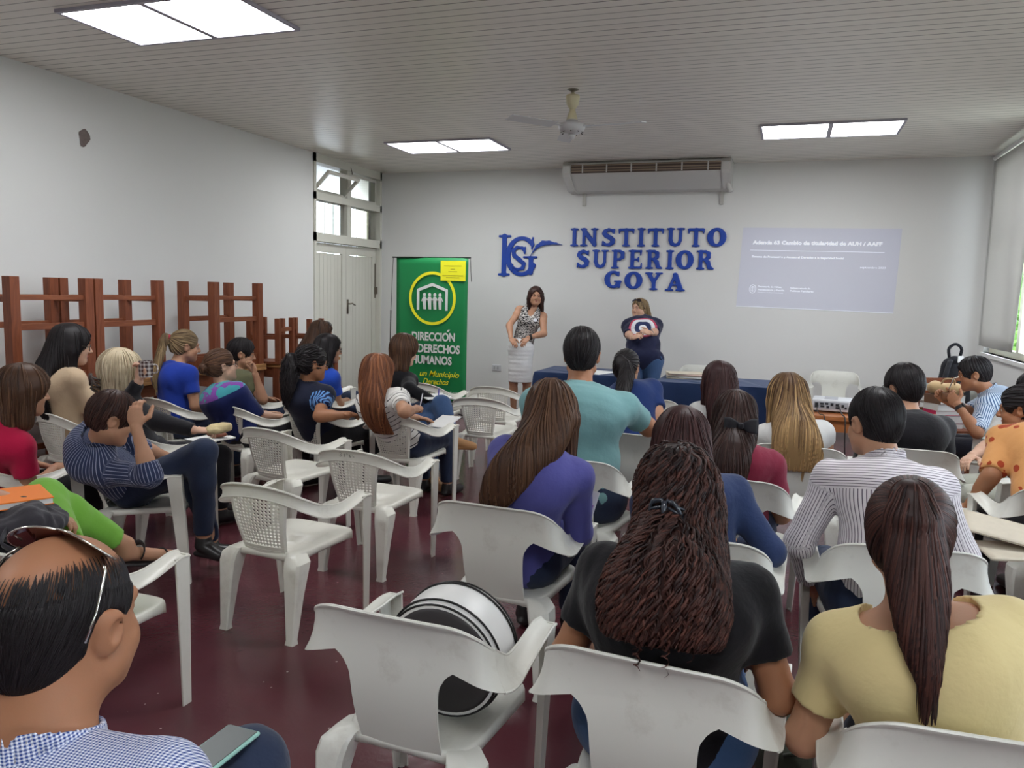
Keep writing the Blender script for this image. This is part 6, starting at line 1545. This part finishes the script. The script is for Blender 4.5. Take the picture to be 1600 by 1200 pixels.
bg = thing('beige_bag', 'crumpled beige cloth bag lying on the pile of books by the window', 'bag', (1.42, 8.23, zz)); bgm = cloth('beige_bag_cloth', col(176, 150, 112, 1.2), .4, .9, .2)
v = Vol([ell((0, 0, .06), (.16, .10, .065))], .009, .04); v.add([ell((-.06, 0, .06), (.10, .09, .06)), ell((.07, .01, .055), (.09, .085, .058))], .03); v.ripple(.010, 40, 7); v.plane((0, 0, .002), (0, 0, -1)); link('bag_body', np_mesh('bag_body', [v.mesh() + (0,)], bgm), bg)
MB().tube(crom([(-.05, -.05, .10), (-.03, -.09, .15), (.04, -.09, .15), (.06, -.05, .10)], 14), .008, 8).obj('strap', bgm, bg, True)

# round black and white bag leaning in the front empty chair
rb = thing('round_bag', 'round white bag with black piping and dark face leaning in the closest solid-backed chair', 'bag', (-.93, 2.08, .40), math.radians(-3)); rbw = mat('bag_white_vinyl', col(228, 228, 226), .35, .4); rbd = mat('bag_charcoal_vinyl', col(58, 55, 57), .45, .4); rbk = mat('bag_black_piping', col(26, 25, 26), .4)
mt = Matrix.Translation((.055, -.005, .186)) @ Matrix.Scale(.88, 4) @ Matrix.Rotation(math.radians(7), 4, 'X') @ Matrix.Rotation(math.radians(90), 4, 'X')
MB().lathe([(.196, -.085), (.204, -.05), (.206, 0), (.204, .05), (.196, .085)], 48, mt).obj('rim', rbw, rb, True, 40)
MB().lathe([(0, .094), (.10, .094), (.17, .09), (.188, .084), (.19, .07)], 48, mt).obj('face', rbd, rb, True); MB().lathe([(0, -.094), (.10, -.094), (.17, -.09), (.188, -.084), (.19, -.07)][::-1], 48, mt).obj('back_face', rbd, rb, True)
for zz in (.084, .060, -.084, -.060):
    r = .198 if abs(zz) > .06 else .2055; MB().tube([mt @ Vector((r * math.cos(a), r * math.sin(a), zz)) for a in np.linspace(0, 2 * math.pi, 49)], .0035, 6, caps=False).obj('piping', rbk, rb, True)
# olive bag on the floor by the black tee, blue shoe-bag under its chair
ob = thing('olive_bag', 'dark olive cloth bag slumped on the floor between the black tee and the yellow top', 'bag', (.13, 2.72, 0), .5); obm = cloth('olive_bag_cloth', col(66, 68, 58, 1.1), .35, .9, .15)
v = Vol([ell((0, 0, .12), (.2, .26, .13))], .011, .04); v.add([ell((0, -.03, .10), (.17, .22, .11)), ell((.02, .06, .15), (.13, .15, .09))], .05); v.ripple(.008, 22, 5); v.plane((0, 0, .002), (0, 0, -1)); link('bag_body', np_mesh('bag_body', [v.mesh() + (0,)], obm), ob)
MB().tube(crom([(-.12, -.1, .17), (-.05, -.2, .24), (.08, -.18, .25), (.13, -.05, .2)], 16), .008, 8).obj('strap', obm, ob, True)
# black bag and orange book on the lap of the person in lime trousers
c = CAST['P13']; lap = atd(62, 800, 2.86)
hb = thing('black_bag', 'black handbag on the lap above the lime green trousers', 'bag', tuple(lap - np.array([.08, .0, .11])), math.radians(-35)); hbm = cloth('black_bag_cloth', col(52, 50, 56, 1.1), .3, .75, .1)
v = Vol([ell((0, 0, .08), (.26, .17, .07))], .009, .04); v.add([ell((0, 0, .07), (.21, .14, .06)), cap((-.14, 0, .09), (.16, .02, .10), .05, .045)], .05); v.ripple(.008, 30, 8); link('bag_body', np_mesh('bag_body', [v.mesh() + (0,)], hbm), hb)
MB().tube(crom([(.14, -.05, .10), (.25, -.08, .06), (.27, .02, .02), (.2, .1, .03)], 16), .009, 8, flat=(1.6, .5)).obj('strap', hbm, hb, True)
ok = thing('orange_book', 'orange covered book lying on the black handbag at the edge of the picture', 'book', tuple(lap + np.array([-.17, -.03, .02])), math.radians(-30))
om = mat('book_orange', col(236, 124, 36, 1.2), .45)
for nm, lo, hi, m in (('cover', (-.12, -.16, .022), (.12, .16, .026), om), ('pages', (-.117, -.157, .003), (.117, .157, .022), paper_m), ('back_cover', (-.12, -.16, 0), (.12, .16, .003), om)): MB().box(lo, hi).obj(nm, m, ok)

# ---- things worn, held or laid on laps
def W_(c, p): return c['W'](p)
def part_ell(root, name, m, prims, h=.006, k=.01, rip=0):
    v = Vol(prims, h, .02); v.add(prims, k)
    if rip: v.ripple(rip, 60, 3)
    return link(name, np_mesh(name, [v.mesh() + (0,)], m), root)
# black bow
c = CAST['P20']; bc = c['G'](-.01, -.178, -.045); bo = thing('hair_bow', 'black ribbon bow pinned in the dark hair above the maroon top', 'hair bow', tuple(W_(c, bc)), c['yaw'])
bowm = mat('black_ribbon', col(40, 40, 46), .6)
for q in (-1, 1):
    g = [[(q * (.004 + .075 * u), -.012 * math.sin(math.pi * u) - .004, (v - .5) * (.018 + .055 * math.sin(u * 2.0)) + .012) for u in np.linspace(0, 1, 9)] for v in np.linspace(0, 1, 6)]
    mb = MB(); vs, fs = sheet(g, .008, bowm, 'b'); mb.add(vs, fs); mb.obj('bow_loop', bowm, bo, True)
    g = [[(q * (.004 + .05 * u), -.010, -.02 - .05 * u + (v - .5) * .03 * (1 + u)) for u in np.linspace(0, 1, 6)] for v in np.linspace(0, 1, 4)]
    mb = MB(); vs, fs = sheet(g, .005, bowm, 'b'); mb.add(vs, fs); mb.obj('bow_tail', bowm, bo, True)
MB().box((-.013, -.024, -.006), (.013, .004, .024), bev=.005).obj('bow_knot', bowm, bo, True)
# hair claws
def claw(c, at, label, m, s=1.0, yaw=0.0, rows=4):
    t = thing('hair_claw', label, 'hair claw', tuple(W_(c, c['G'](*at))), c['yaw'] + yaw)
    for q in (-1, 1):
        mb = MB(); mb.tube(crom([(q * .004 * s, -.012 * s, .02 * s), (q * .024 * s, -.016 * s, .016 * s), (q * .034 * s, -.006 * s, -.012 * s), (q * .024 * s, .012 * s, -.03 * s)], 10), .004 * s, 8)
        for i in range(rows): mb.tube(crom([(q * .008 * s, -.013 * s, (.018 - .012 * i) * s), (q * .030 * s, -.012 * s, (.010 - .012 * i) * s), (q * .036 * s, .012 * s, (.0 - .012 * i) * s)], 8), .0032 * s, 6)
        mb.obj('jaw', m, t, True)
    MB().tube([(0, -.016 * s, .02 * s), (0, -.016 * s, -.022 * s)], .006 * s, 8).obj('hinge', m, t, True)
    return t
claw(CAST['P24'], (-.055, -.145, -.012), 'dark glossy hair claw holding back the long curly hair', mat('claw_dark', col(50, 56, 66), .12, .8), 1.25, -.3)
claw(CAST['P3'], (-.02, -.135, -.055), 'black and white checked hair claw in the blonde hair', mat('claw_checked', col(70, 58, 52), .35, .5, var=.8, vscale=120), 1.7, -.2, 5)
o = part_ell(CAST['P5']['root'], 'scrunchie', mat('scrunchie_red', col(160, 40, 60), .7, var=.5, vscale=90), [ell(CAST['P5']['G'](0, -.135, .05), (.03, .022, .03))], .005, 0, .004); o['label'] = 'red and blue hair tie'
# sunglasses
sunglasses_on(CAST['P14'], 'brown tinted sunglasses with silver wire temples pushed up on the bald crown', lens_brown, silver_m, -.002, .119, 1.0, 1.45)
sunglasses_on(CAST['P16'], 'dark sunglasses pushed up on the hair of the woman with the round emblem', lens_dark, MATS['black_frames'], .07, .112, .9)
sunglasses_on(CAST['P10'], 'dark sunglasses pushed up on brown hair by the white door', lens_dark, MATS['black_frames'], .07, .118, .9)
# round emblem on the navy tee: plain concentric bands
c = CAST['P16']; root = c['root']; f, up, sx = c['f'], c['up'], c['sx']
def on_front(c, ctr, r0, r1, m, name, lift, a0=0, a1=360, sy=1.0, dz=0.0, mesh_only=False):
    top = [o for o in c['root'].children if o.name.startswith('top')][0]; n = 40; from mathutils.bvhtree import BVHTree
    bv = BVHTree.FromPolygons([v.co for v in top.data.vertices], [tuple(p.vertices) for p in top.data.polygons]); vs = []; fs = []
    rr = np.linspace(r0, r1, 4); aa = np.radians(np.linspace(a0, a1, n + 1))
    for a in aa:
        for r in rr:
            p = ctr + c['sx'] * r * math.cos(a) + c['up'] * (r * math.sin(a) * sy + dz) + c['f'] * .4; h = bv.ray_cast(Vector(p), Vector(-c['f'])); q = np.array(h[0]) if h[0] is not None else p - c['f'] * .2
            vs.append(q + c['f'] * lift)
    for i in range(n):
        for j in range(3): fs.append((i * 4 + j, i * 4 + j + 1, (i + 1) * 4 + j + 1, (i + 1) * 4 + j))
    mb = MB(); mb.add(vs, fs); o = mb.obj(name, m, c['root'], True); sol = o.modifiers.new('depth', 'SOLIDIFY'); sol.thickness = .002; return o
em_r = mat('emblem_red', col(190, 74, 100), .7); em_w = mat('emblem_white', col(222, 224, 230), .7); em_n = mat('emblem_navy', col(36, 48, 92), .7)
ec = c['P'] + (c['N'] - c['P']) * .56
on_front(c, ec, .145, .172, em_r, 'emblem_band', .004); on_front(c, ec, .10, .145, em_w, 'emblem_band', .004); on_front(c, ec, .05, .10, em_n, 'emblem_band', .004); on_front(c, ec, .001, .05, em_w, 'emblem_centre', .004)
c = CAST['P15']; on_front(c, c['M2'] - c['sx'] * .085 + c['up'] * .02, .001, .022, em_w, 'round_badge', .004)
def watch(c, q, m, t=.12):
    E, Wr = c['arm'][q]; d = unit(Wr - E); p = Wr - d * .025; mb = MB(); mb.tube([p - d * .012, p + d * .012], .0325, 16); o = mb.obj('watch_strap', m, c['root'], True, 40)
    n = unit(np.cross(d, c['sx']) if abs(d @ c['sx']) < .9 else c['up']); n = n if n[2] > 0 else -n
    MB().tube([p + n * .03, p + n * .040], .018, 16).obj('watch_face', mat('watch_dark', col(40, 38, 40), .3), c['root'], True, 40)
watch(CAST['P16'], -1, mat('watch_steel', col(120, 116, 112), .35, .5, metal=.6)); watch(CAST['P27'], -1, mat('watch_black', col(36, 34, 36), .5)); watch(CAST['P15'], -1, MATS['watch_black'])
# drinks and papers
def at_hand(c, q, off=(0, 0, 0)):
    Wr, d = c['hands'][q]; return W_(c, Wr + d * .08 + np.array(off))
plaid = mat('plaid_mug', col(120, 92, 84), .3, .5); 
def plaid_fn():
    nt = plaid.node_tree; p = nt.nodes['Principled BSDF']; X, Y, Z, O = coords(nt)
    a = stripes(nt, X, .022, .010); b = stripes(nt, Z, .026, .012); nt.links.new(nmix(nt, nmath(nt, 'MULTIPLY', nmath(nt, 'ADD', a, b), .5), col(70, 44, 44), col(206, 200, 196)), p.inputs['Base Color'])
plaid_fn()
mg = thing('plaid_mug', 'checked brown and white mug held up by the blonde woman', 'mug', tuple(at_hand(CAST['P3'], -1, (.035, .02, -.05))), .3)
MB().lathe([(0, 0), (.036, 0), (.041, .01), (.043, .10), (.040, .102), (.037, .02), (0, .012)], 28).obj('cup', plaid, mg, True, 40); MB().tube(crom([(.04, 0, .08), (.07, 0, .075), (.072, 0, .035), (.04, 0, .025)], 12), .006, 8).obj('handle', plaid, mg, True)
c = CAST['P27']; mp = (at_hand(c, 1) + at_hand(c, -1)) / 2; mt_ = thing('mate_cup', 'small round cup with a metal straw held by the man in blue stripes', 'cup', tuple(mp + np.array([0, 0, -.01])))
MB().lathe([(0, -.04), (.025, -.036), (.036, -.01), (.034, .02), (.028, .036), (.022, .036), (.02, .02), (0, .0)], 24).obj('gourd', mat('gourd_brown', col(110, 72, 46), .4), mt_, True); MB().tube([(0, 0, .0), (.02, -.01, .08), (.04, -.02, .15), (.07, -.03, .165)], .0045, 8).obj('straw', silver_m, mt_, True)
def pad(label, pos, rz, tilt=0.0, w=.15, hgt=.21, name='notepad', lines=True, m=None, rx=0.0):
    t = thing(name, label, 'notepad', tuple(pos)); t.rotation_euler = (rx, tilt, rz)
    MB().box((-w / 2, -hgt / 2, 0), (w / 2, hgt / 2, .010), bev=.002).obj('pages', m or paper_m, t); MB().tube([(-w / 2 + .01, hgt / 2 - .004, .008), (w / 2 - .01, hgt / 2 - .004, .008)], .005, 8).obj('spiral', silver_m, t, True); return t
def pen(label, pos, direc, m):
    d = unit(direc) * .14; t = thing('pen', label, 'pen', tuple(pos)); MB().tube([(0, 0, 0), tuple(d * .12), tuple(d * .2), tuple(d)], [.0012, .003, .0045, .0045], 8).obj('barrel', m, t, True); MB().tube([tuple(d), tuple(d * 1.06)], .0035, 8).obj('cap', m, t, True)
pen_w = mat('pen_white', col(215, 215, 220), .3); pen_b = mat('pen_blue', col(50, 50, 160), .3)
pad('white spiral notepad on the lap of the woman in black and white stripes', W_(CAST['P11'], np.array([.10, .40, .60])), CAST['P11']['yaw'], 0, .17, .24, rx=.25); pen('white pen held upright by the woman in black and white stripes', at_hand(CAST['P11'], 1, (0, 0, -.04)), (.25, -.1, 1), pen_w)
pad('white notepad on the crossed knee of the woman in black by the banner', W_(CAST['P12'], CAST['P12']['leg'][1][1] * .8 + CAST['P12']['leg'][1][0] * .2 + np.array([.02, .02, .09])), CAST['P12']['yaw'] - .4, .1, .18, .24); pen('blue pen held by the woman in black by the banner', at_hand(CAST['P12'], 1, (0, .0, -.02)), (.1, -.1, 1), pen_b)
o = thing('leaflet', 'white and violet leaflet sticking out beside the violet-blue blazer', 'leaflet', tuple(atd(916, 790, 3.45)), .2); o.rotation_euler = (1.2, .1, -.3)
MB().box((-.045, -.07, 0), (.045, .07, .003)).obj('sheet', paper_m, o); MB().box((.0, -.06, .0028), (.035, .01, .0042)).obj('printed_patch', mat('print_violet', col(170, 110, 180), .6), o)
c = CAST['P3']; lp = W_(c, np.array([.12, .36, .60])); pad('white paper on the lap of the blonde woman in black', lp, c['yaw'] + .2, .0, .2, .26)
o = thing('brown_purse', 'small brown purse lying on the white paper on the black-clad lap', 'purse', tuple(lp + np.array([.04, .02, .012])), .3); part_ell(o, 'purse_body', mat('purse_leather', col(120, 66, 46), .4), [ell((0, 0, .022), (.07, .04, .02))], .006, 0); MB().tube([(-.06, 0, .035), (.06, 0, .035)], .0025, 6).obj('zip', silver_m, o, True)
o = thing('beige_cloth', 'crumpled beige cloth in the hand of the blonde woman in black', 'cloth', tuple(at_hand(c, 1, (.0, .04, .0))), 0); part_ell(o, 'folds', mat('beige_cloth_cotton', col(196, 178, 136), .9, bump=.4, bscale=40), [ell((0, .02, 0), (.06, .08, .03)), ell((.03, .06, .01), (.04, .05, .03))], .006, .02, .006)
# sunglasses lying on the chair by the banner
o = thing('sunglasses', 'dark sunglasses lying on the white chair in front of the green banner', 'sunglasses', (CH['A14'][0][0] + .05, CH['A14'][0][1] - .02, .435), .4)
for q in (-1, 1): MB().tube([(q * .035 + .028 * math.cos(a), .0, .022 * math.sin(a)) for a in np.linspace(0, 2 * math.pi, 17)], .003, 6, caps=False).obj('rim', MATS['black_frames'], o, True); MB().tube([(q * .064, .0, .008), (q * .07, .12, -.008)], .003, 6).obj('temple', MATS['black_frames'], o, True)
# newspapers held at the right-hand edge
def sheetpaper(label, pos, rz, w, d, layers, m, tilt):
    o = thing('newspaper', label, 'newspaper', tuple(pos)); o.rotation_euler = (tilt[0], tilt[1], rz)
    for k in range(layers):
        g = [[(x, y, -.004 * k * 0 + .0022 * k + .010 * math.sin(x * 5 + k * .3) + .006 * math.cos(y * 9)) for x in np.linspace(-w / 2, w / 2 - .01 * k, 10)] for y in np.linspace(-d / 2, d / 2, 8)]
        mb = MB(); vs, fs = sheet(g, .0015, m, 's'); mb.add(vs, fs); mb.obj('fold', m, o, True)
    return o
sheetpaper('folded newspaper held by the person in black trousers, the upper one', atd(1585, 834, 3.35), -.15, .40, .26, 2, news_m, (.10, .20)); sheetpaper('folded newspaper held by the person in black trousers, the lower one', atd(1600, 864, 3.25),   .2, .34, .22, 2, news_m, (.05, .02))
o = tag(MB().box((-.12, -.16, 0), (.12, .16, .008), bev=.002).obj('clipboard', paper_m), 'white board under the hand of the woman in the leaf print', 'board'); o.location = atd(1525, 812, 4.15); o.rotation_euler = (.1, .1, .6); pen('blue pen in the hand of the woman in the leaf print', at_hand(CAST['P29'], -1, (0, 0, -.03)), (-.1, -.2, 1), pen_b)
# phone on the knee of the balding man
c = CAST['P14']; kn = c['leg'][1][0] * .14 + c['leg'][1][1] * .86; o = thing('phone', 'dark phone in a pale green case on the knee of the balding man', 'phone', tuple(W_(c, kn + np.array([-.02, -.03, .105]))), c['yaw'] - .05)
MB().box((-.04, -.08, 0), (.04, .08, .009), bev=.004).obj('case', mat('phone_case_mint', col(150, 196, 186), .4), o); MB().box((-.035, -.075, .0088), (.035, .075, .0102)).obj('screen', mat('phone_screen', col(40, 52, 50), .35, .4), o)
# sandal on the crossed foot and bracelets
c = CAST['P13']; an, to = c['leg'][1][2], c['leg'][1][3]; d = unit(to - an); sole_m = mat('sandal_black', col(34, 32, 34), .5)
n_ = unit(np.cross(np.cross(d, np.array([0, 0, 1.0])), d)); lo = -n_
sd = thing('sandal', 'x', 'x'); bpy.data.objects.remove(sd)
prs = [cap(an + lo * .085 - d * .02, to + lo * .036 + d * .02, .04, .04, (n_, .3))]; part_ell(c['root'], 'sandal_sole', sole_m, prs, .006, 0); m_ = (an + to) / 2
for k, uu in enumerate((.25, .75)):
    p = an + (to - an) * uu - n_ * .02; mb = MB(); s2 = unit(np.cross(d, n_)); mb.tube([p + s2 * .045 * math.cos(a) * (1.0 if uu < .5 else .9) + n_ * (.046 if uu < .5 else .036) * math.sin(a) for a in np.linspace(-.5, math.pi + .5, 16)], .012, 8, flat=(.3, 1.0)); mb.obj('sandal_strap', sole_m, c['root'], True)
# pen scribbles on the scribbled lattice chair
ch = [o for o in bpy.data.objects if o.get('label', '').startswith('empty white lattice-backed armchair with pen scribbles')][0]
mb = MB()
for st_ in ([(-.06, .712), (-.05, .716), (-.045, .71), (-.054, .704), (-.044, .698), (-.052, .692), (-.061, .695)], [(-.03, .706), (-.025, .712), (-.025, .692)], [(-.012, .712), (-.006, .714), (-.004, .708), (-.010, .706)], [(.012, .71), (.006, .70), (.012, .692), (.018, .697), (.010, .701)], [(.03, .708), (.03, .692), (.038, .698), (.03, .70)]):
    mb.tube([(x, -.2875 + 6.5 * (.73 - z) ** 2 * 0 - .0045 * math.sin(math.pi * (.73 - z) / .062) + .2 * (.73 - z) + .35 * x * x, z) for x, z in st_], .0013, 5)
mb.obj('pen_marks', mark_m, ch, True)
